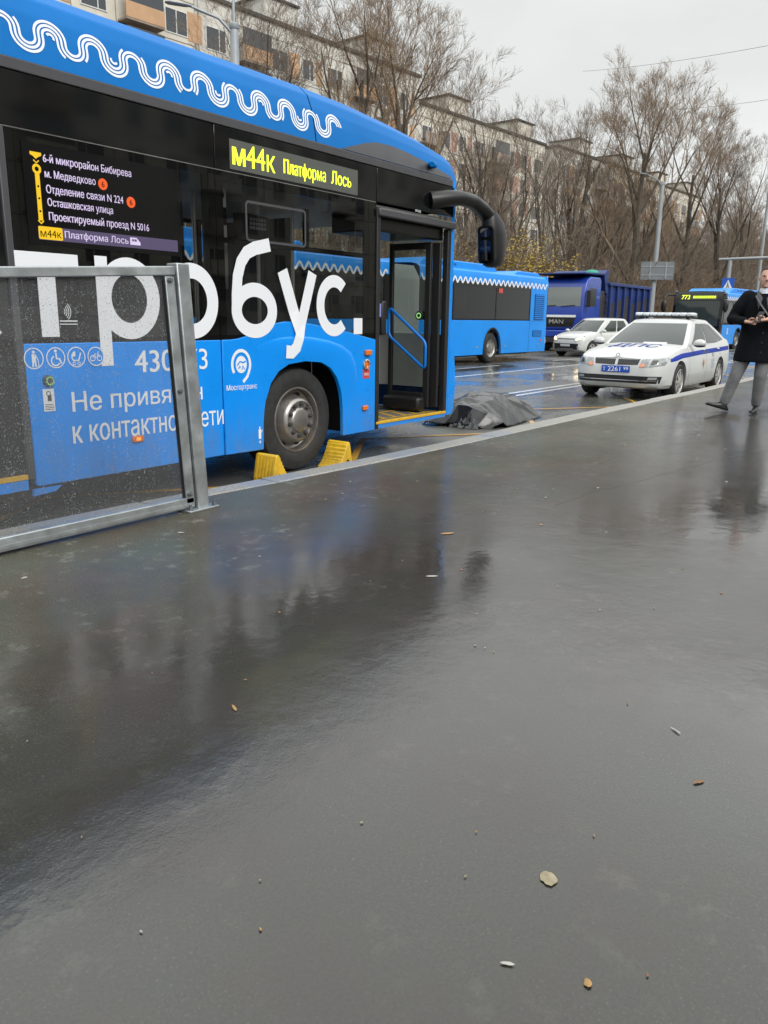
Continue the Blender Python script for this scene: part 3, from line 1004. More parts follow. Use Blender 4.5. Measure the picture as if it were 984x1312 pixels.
# front door leaf, swung inwards and standing across the opening
dl = MB()
X0, X1 = 7.62, 7.66
YL0, YL1, ZL0, ZL1 = YB+0.10, YB+0.66, 0.40, 2.20
for y0, y1, z0, z1 in ((YL0, YL0+0.07, ZL0, ZL1), (YL1-0.05, YL1, ZL0, ZL1), (YL0+0.07, YL1-0.05, ZL0, ZL0+0.16), (YL0+0.07, YL1-0.05, ZL1-0.07, ZL1)):
    dl.box(X0, X1, y0, y1, z0, z1)
leaf = dl.build('front_door', 'rubber_black', bus, bevel=0.006)
b = MB(); b.quad((X0+0.02, YL0+0.07, ZL0+0.16), (X0+0.02, YL1-0.05, ZL0+0.16), (X0+0.02, YL1-0.05, ZL1-0.07), (X0+0.02, YL0+0.07, ZL1-0.07)); b.build('door_pane', 'clear_glass', leaf)
hl = [(YL1-0.04, 1.51), (YL0+0.01, 1.13), (YL0+0.01, 0.83), (YL1-0.04, 1.19)]
hp = []
for i in range(4):
    a, c_, d_ = Vector(hl[i-1]), Vector(hl[i]), Vector(hl[(i+1) % 4])
    hp.append(c_+(a-c_).normalized()*0.045); hp.append(c_+(a-c_).normalized()*0.014+(d_-c_).normalized()*0.014); hp.append(c_+(d_-c_).normalized()*0.045)
hp = hp[1:]+hp[:2]
b = MB(); b.tube([(X0-0.045, p[0], p[1]) for p in hp], 0.017, 10); b.build('door_handle', 'handle_blue', leaf, smooth=60)
# second leaf folded flat in the corner
b = MB(); b.box(7.70, 7.74, YB+0.03, YB+0.13, 0.40, 2.20); b.build('front_door', 'rubber_black', bus, bevel=0.006)
# actuator box at the leaf foot
b = MB(); b.box(7.46, 7.62, YB+0.12, YB+0.62, 0.37, 0.52); b.build('door_actuator', 'plastic_black', leaf, bevel=0.03)
# ticket validator on a grab pole inside the door
b = MB(); b.cyl((6.66, YB+0.16, 0.345), (6.66, YB+0.16, 2.4), 0.017, 12); b.build('grab_pole', 'steel_pole', bus, smooth=60)
b = MB(); b.tube([(6.62, YB+0.10, 0.72), (6.60, YB+0.05, 0.8), (6.60, YB+0.05, 1.2)], 0.014, 8); b.build('grab_handle', 'steel_pole', bus, smooth=60)
b = MB(); b.box(6.635, 6.72, YB+0.03, YB+0.16, 1.22, 1.56); vd = b.build('ticket_validator', 'plastic_black', bus, bevel=0.02)
b = MB(); b.box(6.628, 6.634, YB+0.045, YB+0.135, 1.40, 1.53); b.build('validator_screen', 'screen_blue', vd)
b = MB(); b.lathe([(0.001, 0.0), (0.042, 0.0), (0.048, 0.01), (0.048, 0.03)], lambda p, q, d: (X0-0.002-d, YB+0.22+p, 1.42+q), 20); b.build('door_button', 'plastic_black', leaf, smooth=40)
b = MB(); b.ribbon(arc(YB+0.22, 1.42, 0.026, 0.026, 0, 360, 20), 0.012, lambda u, v, o: (X0-0.034, u, v)); b.build('button_ring', 'green_lit', leaf)

# inside: driver's partition, driver seat, passenger seats, poles
b = MB(); b.box(6.52, 6.55, YB+1.15, YF-0.1, 0.44, 2.4); b.build('driver_partition', 'interior_dark', bus)
b = MB(); b.box(6.9, 7.35, YF-1.0, YF-0.5, 0.44, 0.9); b.box(6.85, 6.98, YF-1.0, YF-0.5, 0.9, 1.65); b.build('driver_seat', 'interior_dark', bus, bevel=0.04)
b = MB(); b.lathe([(0.22, 0), (0.235, 0.015), (0.22, 0.03), (0.205, 0.015)], lambda p, q, d: (7.45-q*0.5-d, YF-0.75+p, 1.12+q*0.8), 24, closed=False); b.build('steering_wheel', 'plastic_black', bus, smooth=60)
for x in (-3.2, -2.3, 0.3, 3.3, 5.0):
    for y in (YF-0.55,):
        sb = MB(); sb.box(x, x+0.42, y-0.42, y+0.40, 0.82, 0.92); sb.box(x-0.06, x+0.02, y-0.42, y+0.40, 0.9, 1.42)
        sb.build('seat', 'seat_blue', bus, bevel=0.03)
for x in (3.2, 4.85, 5.62, 6.1):
    b = MB(); b.cyl((x, YB+0.75, 0.44), (x, YB+0.75, 2.44), 0.017, 10); b.build('grab_pole', 'steel_pole', bus, smooth=60)
b = MB(); b.box(4.515, 4.62, YB+0.10, YB+0.13, 1.6, 2.40); nbp = b.build('notice_board', 'interior_grey', bus)
b = MB(); b.box(4.52, 4.615, YB+0.094, YB+0.098, 2.09, 2.22); b.build('number_plate', 'gloss_black', nbp)
b = MB(); put_text(b, '473', (4.535, 2.13, 4.60, 2.175), lambda u, v, o: (u, YB+0.091, v)); b.build('fleet_number', 'bus_white', nbp)
b = MB(); b.lathe([(0.001, 0), (0.03, 0)], lambda p, q, d: (4.567+p, YB+0.095, 2.31+q), 16); b.build('notice_disc', 'frit_black', nbp)
b = MB(); b.box(4.98, 5.35, YB+0.35, YB+0.40, 2.03, 2.24); mon = b.build('inside_monitor', 'plastic_black', bus)
b = MB()
for i in range(6):
    for j in range(3):
        b.box(5.12+i*0.034, 5.145+i*0.034, YB+0.344, YB+0.348, 2.12+j*0.035, 2.145+j*0.035)
b.build('monitor_tile', 'interior_grey', mon)

# wheels
bus_wheel(bus, WX-0.03, YB+0.055, -1)
bus_wheel(bus, WXR, YB+0.055, -1)
bus_wheel(bus, WX-0.03, YF-0.055, 1, simple=True)
bus_wheel(bus, WXR, YF-0.055, 1, simple=True)

# mirror: arm and hanging head
mp_ = [(7.45, YB+0.02, 2.60), (7.60, 4.70, 2.63), (7.767, 4.65, 2.647), (8.019, 4.65, 2.645), (8.25, 4.65, 2.585), (8.47, 4.64, 2.48), (8.58, 4.63, 2.36)]
b = MB(); b.tube(mp_, [0.105, 0.098, 0.09, 0.088, 0.09, 0.10, 0.10], 14, flat=0.85)
arm = b.build('mirror_arm', 'plastic_black', bus, smooth=60)
b = MB()
rings = []
for z, xc, rx, ry in ((2.56, 8.40, 0.07, 0.07), (2.47, 8.45, 0.16, 0.10), (2.34, 8.49, 0.185, 0.115), (2.2, 8.51, 0.165, 0.115), (2.08, 8.50, 0.145, 0.11), (2.00, 8.48, 0.115, 0.09), (1.975, 8.475, 0.06, 0.05)):
    rings.append([(xc+rx*math.copysign(abs(math.cos(2*PI*k/20))**0.7, math.cos(2*PI*k/20)), 4.62+ry*math.copysign(abs(math.sin(2*PI*k/20))**0.7, math.sin(2*PI*k/20)), z) for k in range(20)])
b.loft(rings); head = b.build('mirror_head', 'plastic_black', bus, smooth=60)
def mir(y, z, o=0.0): return (8.315-o-0.12*y+(z-2.2)*-0.13, 4.62+y-0.4*o, z)
b = MB(); b.poly([mir(u, v, 0.035) for u, v in rrect(-0.06, 0.06, 2.04, 2.26, 0.03)]); b.build('mirror_glass', 'mirror_glass', head)
b = MB(); b.poly([mir(u, v, 0.02) for u, v in rrect(-0.06, 0.06, 2.295, 2.385, 0.03)]); b.build('mirror_glass', 'mirror_glass', head)
for o_ in (0,):
    b = MB(); b.prism(rrect(-0.095, 0.095, 2.01, 2.41, 0.04), lambda u, v, d: mir(u, v, d), -0.04, 0.016); b.build('mirror_bezel', 'gloss_black', head)

# --- destination display
b = MB(); b.box(4.575, 6.175, YB-0.004, YB-0.001, 2.492, 2.708); disp = b.build('destination_display', 'display_face', bus)
D = lambda u, v, o=0.0: (u, YB-0.006-o, v)
b = MB(); put_text(b, 'м44к', (4.60, 2.528, 5.075, 2.690), D, bold=0.08); b.build('route_number', 'led_yellow', disp)
b = MB(); put_text(b, 'Платформа', (5.175, 2.515, 5.715, 2.655), D, bold=0.07); b.build('destination_lettering', 'led_yellow', disp); b = MB(); put_text(b, 'Лось', (5.79, 2.545, 6.075, 2.655), D, bold=0.07); b.build('destination_lettering', 'led_yellow', disp)
# --- route screen
b = MB(); b.box(2.87, 4.05, YB-0.003, YB-0.001, 1.81, 2.405); rs = b.build('route_screen', 'screen_black', bus)
D = lambda u, v, o=0.0: (u, YB-0.005-o, v)
b = MB()
for s_, x0, z0, h_, x1 in (('6-й микрорайон Бибирева', 3.005, 2.290, 0.062, 3.655), ('м. Медведково', 3.008, 2.205, 0.056, 3.37), ('Отделение связи N 224', 3.010, 2.113, 0.060, 3.578), ('Осташковская улица', 3.012, 2.035, 0.060, 3.49), ('Проектируемый проезд N 5016', 3.014, 1.950, 0.064, 3.780)):
    b = MB(); put_text(b, s_, (x0, z0, x1, z0+h_), D, bold=0.04); b.build('stop_name', 'screen_white', rs)
b = MB(); b.box(2.935, 4.03, YB-0.0045, YB-0.0032, 1.842, 1.922); b.build('terminus_bar', 'screen_purple', rs)
b = MB(); put_text(b, 'Платформа Лось', (3.115, 1.853, 3.60, 1.908), D, bold=0.04)
b.poly([D(3.615, 1.862), D(3.70, 1.862), D(3.70, 1.880), D(3.67, 1.91), D(3.615, 1.91)]); b.build('terminus_lettering', 'screen_white', rs)
b = MB(); b.box(3.63, 3.645, YB-0.0068, YB-0.0058, 1.885, 1.9); b.box(3.65, 3.668, YB-0.0068, YB-0.0058, 1.885, 1.9); b.build('train_icon', 'screen_purple', rs)
b = MB(); b.prism(rrect(2.935, 3.10, 1.845, 1.922, 0.01), lambda u, v, d: (u, YB-0.005-d, v), 0, 0.001)
b.ribbon([(2.958, 1.955), (2.958, 2.24)], 0.030, D, 0.0); b.ribbon(arc(2.958, 2.255, 0.022, 0.022, 0, 360, 16), 0.016, D, 0.0006)
b.poly([D(2.92, 2.352), D(2.996, 2.352), D(2.996, 2.335), D(2.974, 2.325), D(2.958, 2.312), D(2.942, 2.325), D(2.92, 2.335)])
b.ribbon([(2.94, 1.955), (2.958, 1.938), (2.976, 1.955)], 0.010, D, 0.0004); b.ribbon([(2.94, 2.305), (2.958, 2.290), (2.976, 2.305)], 0.008, D, 0.0004)
b.build('route_line', 'screen_yellow', rs)
b = MB(); put_text(b, 'м44к', (2.945, 1.858, 3.09, 1.903), lambda u, v, o: (u, YB-0.0075, v), bold=0.01)
for z in (2.155, 2.085, 2.01): b.poly([(p[0], YB-0.0062, p[1]) for p in arc(2.958, z, 0.007, 0.007, 0, 330, 9)])
b.build('route_badge', 'screen_black', rs)
b = MB()
for x, z in ((3.425, 2.228), (3.64, 2.14)):
    b = MB(); b.poly([D(*p) for p in arc(x, z, 0.036, 0.036, 0, 345, 22)]); b.build('metro_disc', 'screen_orange', rs)
b = MB()
for x, z in ((3.425, 2.228), (3.64, 2.14)):
    b = MB(); put_text(b, '6', (x-0.011, z-0.018, x+0.011, z+0.018), lambda u, v, o: (u, YB-0.0065, v)); b.build('metro_number', 'screen_black', rs)

# --- the huge white lettering across window and skin
def big_letters():
    o = 0.0125
    out_ = []
    def L(name='lettering'):
        m_ = MB(); out_.append(m_); return m_
    s = 0.116          # stem width
    # к (its right leg shows left of the door pillar)
    m_ = L(); m_.ribbon([(2.10, 1.225), (2.10, 1.77)], s, S, o); m_.ribbon([(2.14, 1.45), (2.50, 1.77)], s*1.2, S, o+.0006); m_.ribbon([(2.24, 1.55), (2.58, 1.225)], s*1.25, S, o+.0003)
    # т
    m_ = L(); m_.ribbon([(2.755, 1.712), (3.19, 1.712)], 0.105, S, o); m_.ribbon([(2.955, 1.658), (2.955, 1.245)], s+0.008, S, o)
    # р
    m_ = L(); m_.ribbon([(3.362, 1.045), (3.362, 1.77)], s-0.02, S, o)
    m_.ribbon(arc(3.575, 1.498, 0.203, 0.220, 0, 360, 48)[:-1], 0.112, S, o+.0006, closed=True)
    # о
    m_ = L(); m_.ribbon(arc(4.135, 1.495, 0.207, 0.222, 0, 360, 48)[:-1], 0.112, S, o, closed=True)
    # б
    m_ = L(); m_.ribbon(arc(4.798, 1.436, 0.205, 0.165, 0, 360, 48)[:-1], 0.112, S, o, closed=True)
    m_.ribbon([(4.592, 1.43), (4.596, 1.56), (4.614, 1.70), (4.655, 1.81), (4.72, 1.885), (4.81, 1.925), (4.90, 1.945), (4.985, 1.965)], 0.105, S, o+.0006)
    # у (its tail lies over the wheel flare)
    SU = lambda u, v, o: S(u, v, o+0.015*min(1, max(0, (1.30-v)/0.06)))
    m_ = L(); m_.ribbon([(5.133, 1.77), (5.2, 1.604), (5.268, 1.436), (5.335, 1.27)], s*1.07, SU, o); m_.ribbon([(5.52, 1.77), (5.365, 1.33), (5.325, 1.215), (5.285, 1.13), (5.225, 1.088), (5.150, 1.095)], s*0.98, SU, o+.0006)
    # с
    m_ = L(); m_.ribbon(arc(5.822, 1.492, 0.196, 0.220, 48, 312, 40), 0.108, S, o)
    # full stop
    m_ = L(); m_.ribbon([(6.182, 1.235), (6.182, 1.385)], 0.135, S, o)
    for m_ in out_: m_.build('large_letter', 'bus_white', bus)
big_letters()

# --- small writing on the blue skin
o_ = 0.0125
b = MB()
put_text(b, '430473', (3.585, 0.985, 4.265, 1.142), S, o_, 0.05); b.build('fleet_number', 'bus_white', mid_skin)
b = MB()
put_text(b, 'Не привязан', (3.065, 0.715, 4.20, 0.884), S, o_, 0.03); b.build('slogan', 'bus_white', mid_skin); b = MB()
put_text(b, 'к контактной сети', (3.052, 0.535, 4.412, 0.700), S, o_, 0.03)
b.build('slogan', 'bus_white', mid_skin)
b = MB()
put_text(b, 'Мосгортранс', (4.455, 0.790, 4.80, 0.846), S, o_, 0.04); b.build('operator_name', 'bus_white', front_skin)
# operator emblem: a pin-shaped spiral with a globe
b = MB()
b.ribbon(arc(4.625, 1.005, 0.100, 0.112, -28, 215, 40)+[(4.60, 0.90)][:0], 0.026, S, o_)
b.ribbon([(4.713, 0.952), (4.69, 0.905), (4.64, 0.862)], 0.026, S, o_+0.0004)
b.poly([S(*p, o_) for p in arc(4.625, 1.005, 0.062, 0.070, 0, 350, 30)])
b.build('emblem', 'bus_white', front_skin)
b = MB(); b.ribbon([(4.58, 1.0), (4.61, 1.03), (4.645, 1.02), (4.675, 1.03)], 0.012, S, o_+.002); b.ribbon([(4.59, 0.975), (4.615, 0.985), (4.60, 0.995)], 0.010, S, o_+.002); b.ribbon([(4.63, 0.965), (4.64, 0.995), (4.66, 0.965)], 0.010, S, o_+.0024)
b.build('emblem_figure', 'bus_blue', front_skin)
# pictograms in rings
def ring(cx): 
    m_ = MB(); m_.ribbon(arc(cx, 1.112, 0.064, 0.064, 0, 360, 36)[:-1], 0.007, S, o_, closed=True); return m_
dot = lambda m_, x, z, r: m_.poly([S(*p, o_) for p in arc(x, z, r, r, 0, 330, 12)])
m_ = ring(2.822); dot(m_, 2.822, 1.152, 0.010); m_.ribbon([(2.822, 1.138), (2.822, 1.09)], 0.028, S, o_); m_.ribbon([(2.815, 1.09), (2.812, 1.058)], 0.011, S, o_+.0004); m_.ribbon([(2.829, 1.09), (2.834, 1.058)], 0.011, S, o_+.0004); m_.ribbon([(2.836, 1.13), (2.850, 1.10), (2.852, 1.06)], 0.006, S, o_+.0008); m_.build('pictogram', 'bus_white', mid_skin)
m_ = ring(2.975); dot(m_, 2.975, 1.155, 0.010); m_.ribbon([(2.977, 1.142), (2.98, 1.105), (3.00, 1.105), (3.012, 1.075)], 0.012, S, o_); m_.ribbon(arc(2.972, 1.092, 0.030, 0.030, 110, 330, 18), 0.009, S, o_+.0004); m_.build('pictogram', 'bus_white', mid_skin)
m_ = ring(3.125); m_.poly([S(*p, o_) for p in [(3.118, 1.118)]+arc(3.118, 1.118, 0.030, 0.032, 90, 190, 8)]); m_.ribbon([(3.09, 1.112), (3.10, 1.09), (3.14, 1.09), (3.158, 1.14)], 0.010, S, o_+.0004); m_.ribbon(arc(3.105, 1.070, 0.010, 0.010, 0, 360, 10), 0.005, S, o_+.0008); m_.ribbon(arc(3.140, 1.070, 0.010, 0.010, 0, 360, 10), 0.005, S, o_+.0008); m_.build('pictogram', 'bus_white', mid_skin)
m_ = MB(); m_.poly([S(*p, 0.0148) for p in arc(3.270, 1.112, 0.066, 0.066, 0, 352, 36)]); m_.build('pictogram_disc', 'bus_blue', mid_skin)
o2 = 0.0168
m_ = MB(); m_.ribbon(arc(3.270, 1.112, 0.061, 0.061, 0, 360, 36)[:-1], 0.007, S, o2, closed=True); m_.ribbon(arc(3.245, 1.100, 0.018, 0.018, 0, 360, 16), 0.006, S, o2+.0004); m_.ribbon(arc(3.297, 1.100, 0.018, 0.018, 0, 360, 16), 0.006, S, o2+.0004); m_.ribbon([(3.245, 1.10), (3.26, 1.128), (3.287, 1.128), (3.272, 1.10), (3.26, 1.128)], 0.005, S, o2+.0008); m_.ribbon([(3.297, 1.10), (3.285, 1.14), (3.295, 1.143)], 0.005, S, o2+.001); m_.build('pictogram', 'bus_white', mid_skin)
# contactless mark on the window
m_ = MB()
for k in range(4): m_.ribbon(arc(3.055, 1.405, 0.018+0.014*k, 0.022+0.014*k, -50, 50, 10), 0.005, S, 0.004)
m_.ribbon([(3.03, 1.345), (3.16, 1.345)], 0.008, S, 0.004); m_.ribbon([(3.03, 1.325), (3.16, 1.325)], 0.006, S, 0.004); m_.build('contactless_mark', 'bus_white', bus)
# door button and its notice
b = MB(); b.lathe([(0.001, 0.03), (0.030, 0.03), (0.036, 0.02), (0.038, 0.0)], lambda p, q, d: S(2.905+p, 0.968+q, 0.0095+d), 22); bt = b.build('ramp_button', 'trim_grey', mid_skin, smooth=40)
b = MB()
for k in range(10):
    a = 36*k
    b.ribbon(arc(2.905, 0.968, 0.024, 0.024, a, a+26, 4), 0.009, S, 0.041)
b.build('button_ring', 'green_lit', bt)
b = MB(); b.box(2.862, 2.94, YB-0.014, YB-0.0105, 0.77, 0.915); nt_ = b.build('button_notice', 'bus_white', mid_skin)
b = MB(); b.ribbon(arc(2.90, 0.885, 0.014, 0.014, 0, 360, 12), 0.006, S, 0.0150); b.ribbon([(2.905, 0.875), (2.905, 0.835)], 0.028, S, 0.0155)
for k in range(4): b.ribbon([(2.87, 0.815-0.011*k), (2.93, 0.815-0.011*k)], 0.004, S, 0.0150)
b.build('notice_print', 'trim_grey', nt_)
# side marker lamps, filler flap and stickers
b = MB(); b.prism(rrect(3.52, 3.62, 0.490, 0.535, 0.015), S, 0.010, 0.026); ml = b.build('side_marker', 'amber_lens', mid_skin, bevel=0.005)
b = MB(); b.prism(rrect(3.55, 3.59, 0.502, 0.523, 0.006), S, 0.0262, 0.0275); b.build('marker_bulb', 'amber_lit', ml)
b = MB(); b.prism(rrect(6.285, 6.375, 1.030, 1.082, 0.01), S, 0.010, 0.045); b.build('side_marker', 'amber_lens', front_skin, bevel=0.008)
b = MB(); b.prism(rrect(6.255, 6.335, 0.490, 0.538, 0.01), S, 0.010, 0.034); b.build('side_marker', 'amber_lens', front_skin, bevel=0.008)
b = MB(); b.lathe([(0.052, 0.0), (0.054, 0.014), (0.044, 0.018), (0.042, 0.008)], lambda p, q, d: S(6.318+p, 0.938+q, 0.010+d), 24, closed=False); fr_ = b.build('lamp_bezel', 'chrome', front_skin, smooth=40)
b = MB(); b.lathe([(0.041, 0.004), (0.001, 0.010)], lambda p, q, d: S(6.318+p, 0.938+q, 0.010+d), 24, closed=False); b.build('reflector', 'amber_lens', fr_)
b = MB(); b.box(6.265, 6.375, YB-0.013, YB-0.0103, 0.805, 0.895); rs_ = b.build('red_sticker', 'red_sticker', front_skin)
b = MB(); put_text(b, '430473', (6.28, 0.832, 6.36, 0.858), S, 0.0145); b.build('sticker_print', 'bus_white', rs_)
b = MB(); b.ribbon([(4.82, 0.37), (4.82, 0.45)], 0.030, S, o_); b.ribbon([(4.82, 0.45), (4.82, 0.475)], 0.014, S, o_); b.ribbon([(4.835, 0.42), (4.85, 0.445)], 0.008, S, o_); b.ribbon([(4.82, 0.335), (4.82, 0.36)], 0.006, S, o_); b.ribbon([(4.805, 0.345), (4.82, 0.332), (4.835, 0.345)], 0.006, S, o_+.0005); b.build('jacking_mark', 'bus_white', front_skin)
b = MB(); put_text(b, 'вход', (7.145, 2.452, 7.245, 2.478), S, 0.002); b.build('entrance_word', 'bus_white', bus)
# ------------------------------------------------------------------ glass barrier on the pavement edge
mat('galvanised', (0.42, 0.45, 0.46), 0.42, metal=0.75, var=0.22, vscale=7, rvar=0.12, bump=0.06, bscale=60)
mat('galvanised_dark', (0.20, 0.21, 0.22), 0.5, metal=0.7, var=0.3, vscale=12)
def wet_pane():
    m = glass_mat('wet_pane', (0.80, 0.80, 0.80), 0.05, haze=0.085)
    t = m.node_tree
    L = t.links.new
    o = t.nodes['Material Output']
    base = o.inputs['Surface'].links[0].from_socket
    c = t.nodes.new('ShaderNodeTexCoord')
    mp = t.nodes.new('ShaderNodeMapping'); mp.inputs['Scale'].default_value = (1, 0.0, 0.8)
    L(c.outputs['Object'], mp.inputs['Vector'])
    masks = []
    for sc_, thr, rad in ((75, 0.55, 0.30), (190, 0.25, 0.40)):
        v = t.nodes.new('ShaderNodeTexVoronoi'); v.inputs['Scale'].default_value = sc_; v.voronoi_dimensions = '3D'
        L(mp.outputs['Vector'], v.inputs['Vector'])
        s = t.nodes.new('ShaderNodeSeparateColor'); L(v.outputs['Color'], s.inputs['Color'])
        mr = t.nodes.new('ShaderNodeMath'); mr.operation = 'MULTIPLY'; mr.inputs[1].default_value = rad; L(s.outputs['Green'], mr.inputs[0])
        lt = t.nodes.new('ShaderNodeMath'); lt.operation = 'LESS_THAN'; L(v.outputs['Distance'], lt.inputs[0]); L(mr.outputs[0], lt.inputs[1])
        gt = t.nodes.new('ShaderNodeMath'); gt.operation = 'GREATER_THAN'; gt.inputs[1].default_value = thr; L(s.outputs['Red'], gt.inputs[0])
        mm = t.nodes.new('ShaderNodeMath'); mm.operation = 'MULTIPLY'; L(lt.outputs[0], mm.inputs[0]); L(gt.outputs[0], mm.inputs[1])
        masks.append((mm, v))
    mxm = t.nodes.new('ShaderNodeMath'); mxm.operation = 'MAXIMUM'
    L(masks[0][0].outputs[0], mxm.inputs[0]); L(masks[1][0].outputs[0], mxm.inputs[1])
    cl = t.nodes.new('ShaderNodeTexNoise'); cl.inputs['Scale'].default_value = 5.0; cl.inputs['Detail'].default_value = 5
    cmp_ = t.nodes.new('ShaderNodeMapping'); cmp_.inputs['Scale'].default_value = (3.2, 1, 0.6); L(c.outputs['Object'], cmp_.inputs['Vector']); L(cmp_.outputs['Vector'], cl.inputs['Vector'])
    cr = t.nodes.new('ShaderNodeMapRange'); cr.inputs['From Min'].default_value = 0.36; cr.inputs['From Max'].default_value = 0.60; cr.inputs['To Min'].default_value = 0.18; L(cl.outputs['Fac'], cr.inputs['Value'])
    mk = t.nodes.new('ShaderNodeMath'); mk.operation = 'MULTIPLY'; L(mxm.outputs[0], mk.inputs[0]); L(cr.outputs['Result'], mk.inputs[1])
    mxm = mk
    # a drop: half clear, half bright lens
    tr = t.nodes.new('ShaderNodeBsdfTransparent'); tr.inputs['Color'].default_value = (0.5, 0.5, 0.5, 1)
    df = t.nodes.new('ShaderNodeBsdfDiffuse'); df.inputs['Color'].default_value = (0.75, 0.77, 0.8, 1)
    gl = t.nodes.new('ShaderNodeBsdfTranslucent'); gl.inputs['Color'].default_value = (0.7, 0.72, 0.75, 1)
    a1 = t.nodes.new('ShaderNodeMixShader'); a1.inputs['Fac'].default_value = 0.5; L(df.outputs[0], a1.inputs[1]); L(gl.outputs[0], a1.inputs[2])
    a2 = t.nodes.new('ShaderNodeMixShader'); a2.inputs['Fac'].default_value = 0.42; L(tr.outputs[0], a2.inputs[1]); L(a1.outputs[0], a2.inputs[2])
    fin = t.nodes.new('ShaderNodeMixShader')
    L(mxm.outputs[0], fin.inputs['Fac']); L(base, fin.inputs[1]); L(a2.outputs[0], fin.inputs[2])
    L(fin.outputs[0], o.inputs['Surface'])
wet_pane()
fence = thing('glass_barrier', 'glass barrier panel in a galvanised steel frame, wet with raindrops, before the bus', 'barrier', (0, 0, 0))
FY = 3.66
def lean(z): return -0.057*(z-0.26)          # the panel has been knocked slightly out of square
def ztop(x): return 1.668+(x-2.97)*0.058
PX0 = 0.35
def fpost(x, name='post'):
    mb = MB()
    out_ = [(0.0, 0.25), (0.088, 0.25), (0.088+lean(1.675), 1.675), (lean(1.675), 1.675)]
    mb.prism(out_, lambda u, v, d: (x+u, FY+d, v), -0.045, 0.045)
    p = mb.build(name, 'galvanised', fence, bevel=0.006)
    mb = MB(); mb.box(x-0.09, x+0.14, FY-0.075, FY+0.085, SW, SW+0.012); bp_ = mb.build('base_plate', 'galvanised', p, bevel=0.003)
    for dx, dy in ((0.12, -0.05), (0.12, 0.06), (-0.065, -0.05), (-0.065, 0.06)):
        mb = MB(); mb.cyl((x+dx, FY+dy, SW+0.012), (x+dx, FY+dy, SW+0.045), 0.008, 8); mb.cyl((x+dx, FY+dy, SW+0.013), (x+dx, FY+dy, SW+0.028), 0.015, 6); mb.build('bolt', 'galvanised_dark', bp_)
    return p
post = fpost(3.098)
fpost(PX0-0.10)
# inner channel beside each post
for xa, sgn in ((3.085, -1), (PX0+0.005, 1)):
    w_ = 0.062
    mb = MB()
    a, b_ = (xa-w_, xa) if sgn < 0 else (xa, xa+w_)
    mb.prism([(a, 0.30), (b_, 0.30), (b_+lean(1.60), 1.60), (a+lean(1.60), 1.60)], lambda u, v, d: (u, FY+d, v), -0.030, -0.018)
    mb.prism([(b_-0.012, 0.30), (b_, 0.30), (b_+lean(1.60), 1.60), (b_-0.012+lean(1.60), 1.60)], lambda u, v, d: (u, FY+d, v), -0.018, 0.03)
    ch_ = mb.build('side_channel', 'galvanised', fence, bevel=0.003)
    if sgn < 0:
        for z in (0.36, 0.97, 1.58):
            x = xa-0.028+lean(z)
            mb = MB(); mb.cyl((x-0.01, FY-0.03, z), (x-0.01, FY-0.046, z), 0.014, 12); mb.cyl((x-0.01, FY-0.046, z), (x-0.01, FY-0.054, z), 0.009, 10); mb.build('bolt', 'galvanised_dark', ch_, smooth=40)
        mb = MB()
        mb.prism([(a-0.004, 0.33), (a+0.010, 0.33), (a+0.010+lean(1.58), 1.58), (a-0.004+lean(1.58), 1.58)], lambda u, v, d: (u, FY+d, v), -0.017, 0.005)
        mb.build('rubber_seal', 'rubber_black', ch_)
# rails
mb = MB()
z0 = ztop(PX0); z1 = ztop(3.01)
mb.prism([(PX0, z0-0.062), (3.02, z1-0.062), (3.02, z1-0.012), (PX0, z0-0.012)], lambda u, v, d: (u, FY+d, v), -0.028, 0.028)
mb.build('top_rail', 'galvanised', fence, bevel=0.006)
mb = MB()
mb.prism([(PX0, 0.262), (3.085, 0.270), (3.08, 0.335), (PX0, 0.345)], lambda u, v, d: (u, FY+d, v), -0.030, 0.030)
br = mb.build('bottom_rail', 'galvanised', fence, bevel=0.006)
mb = MB(); mb.box(PX0, 3.06, FY-0.036, FY-0.0305, 0.283, 0.300); mb.build('rail_lip', 'galvanised', br)
mb = MB(); mb.quad((PX0, FY, 0.34), (3.04, FY, 0.335), (3.04+lean(1.6), FY, ztop(2.96)-0.055), (PX0, FY, ztop(PX0)-0.055)); mb.build('glass_pane', 'wet_pane', fence)

# ------------------------------------------------------------------ wheel chocks
mat('chock_yellow', (0.75, 0.47, 0.03), 0.45, var=0.18, vscale=14, bump=0.1, bscale=40)
add_dirt('chock_yellow', 0.0, 0.28, 0.6, (0.06, 0.055, 0.045))
def chock(x0, sgn, label):
    """x0: toe touching the tyre; sgn -1: the block lies on the -X side"""
    t = thing('wheel_chock', label, 'wheel chock', (x0, 4.70, 0), 0, 'wheel chocks under the front wheel')
    prof = [(0.02, 0.0), (0.33, 0.0), (0.33, 0.05), (0.28, 0.235), (0.255, 0.25), (0.225, 0.24)]
    n = 9
    for i in range(n):      # ribbed concave ramp that grips the tyre
        k = i/(n-1)
        x = lerp(0.215, 0.03, k); z = lerp(0.225, 0.018, k)-0.03*math.sin(PI*k)
        prof += [(x+0.012, z+0.004), (x-0.004, z-0.002)]
    mb = MB(); mb.prism([(sgn*u, v) for u, v in prof], lambda u, v, d: (u*0.76, d, v), -0.10, 0.14)
    body = mb.build('block', 'chock_yellow', t, bevel=0.005)
    mb = MB()
    for i in range(6):
        y = -0.092+0.038*i
        mb.prism([(sgn*0.335, 0.012), (sgn*0.34, 0.05), (sgn*0.285, 0.236), (sgn*0.325, 0.045)], lambda u, v, d: (u*0.76, y+d, v), 0, 0.018)
    mb.build('rib', 'chock_yellow', body)
    mb = MB(); mb.cyl((sgn*0.18, -0.102, 0.06), (sgn*0.18, -0.1005, 0.06), 0.022, 12); mb.build('handle_hole', 'body_shadow', body)
    return t
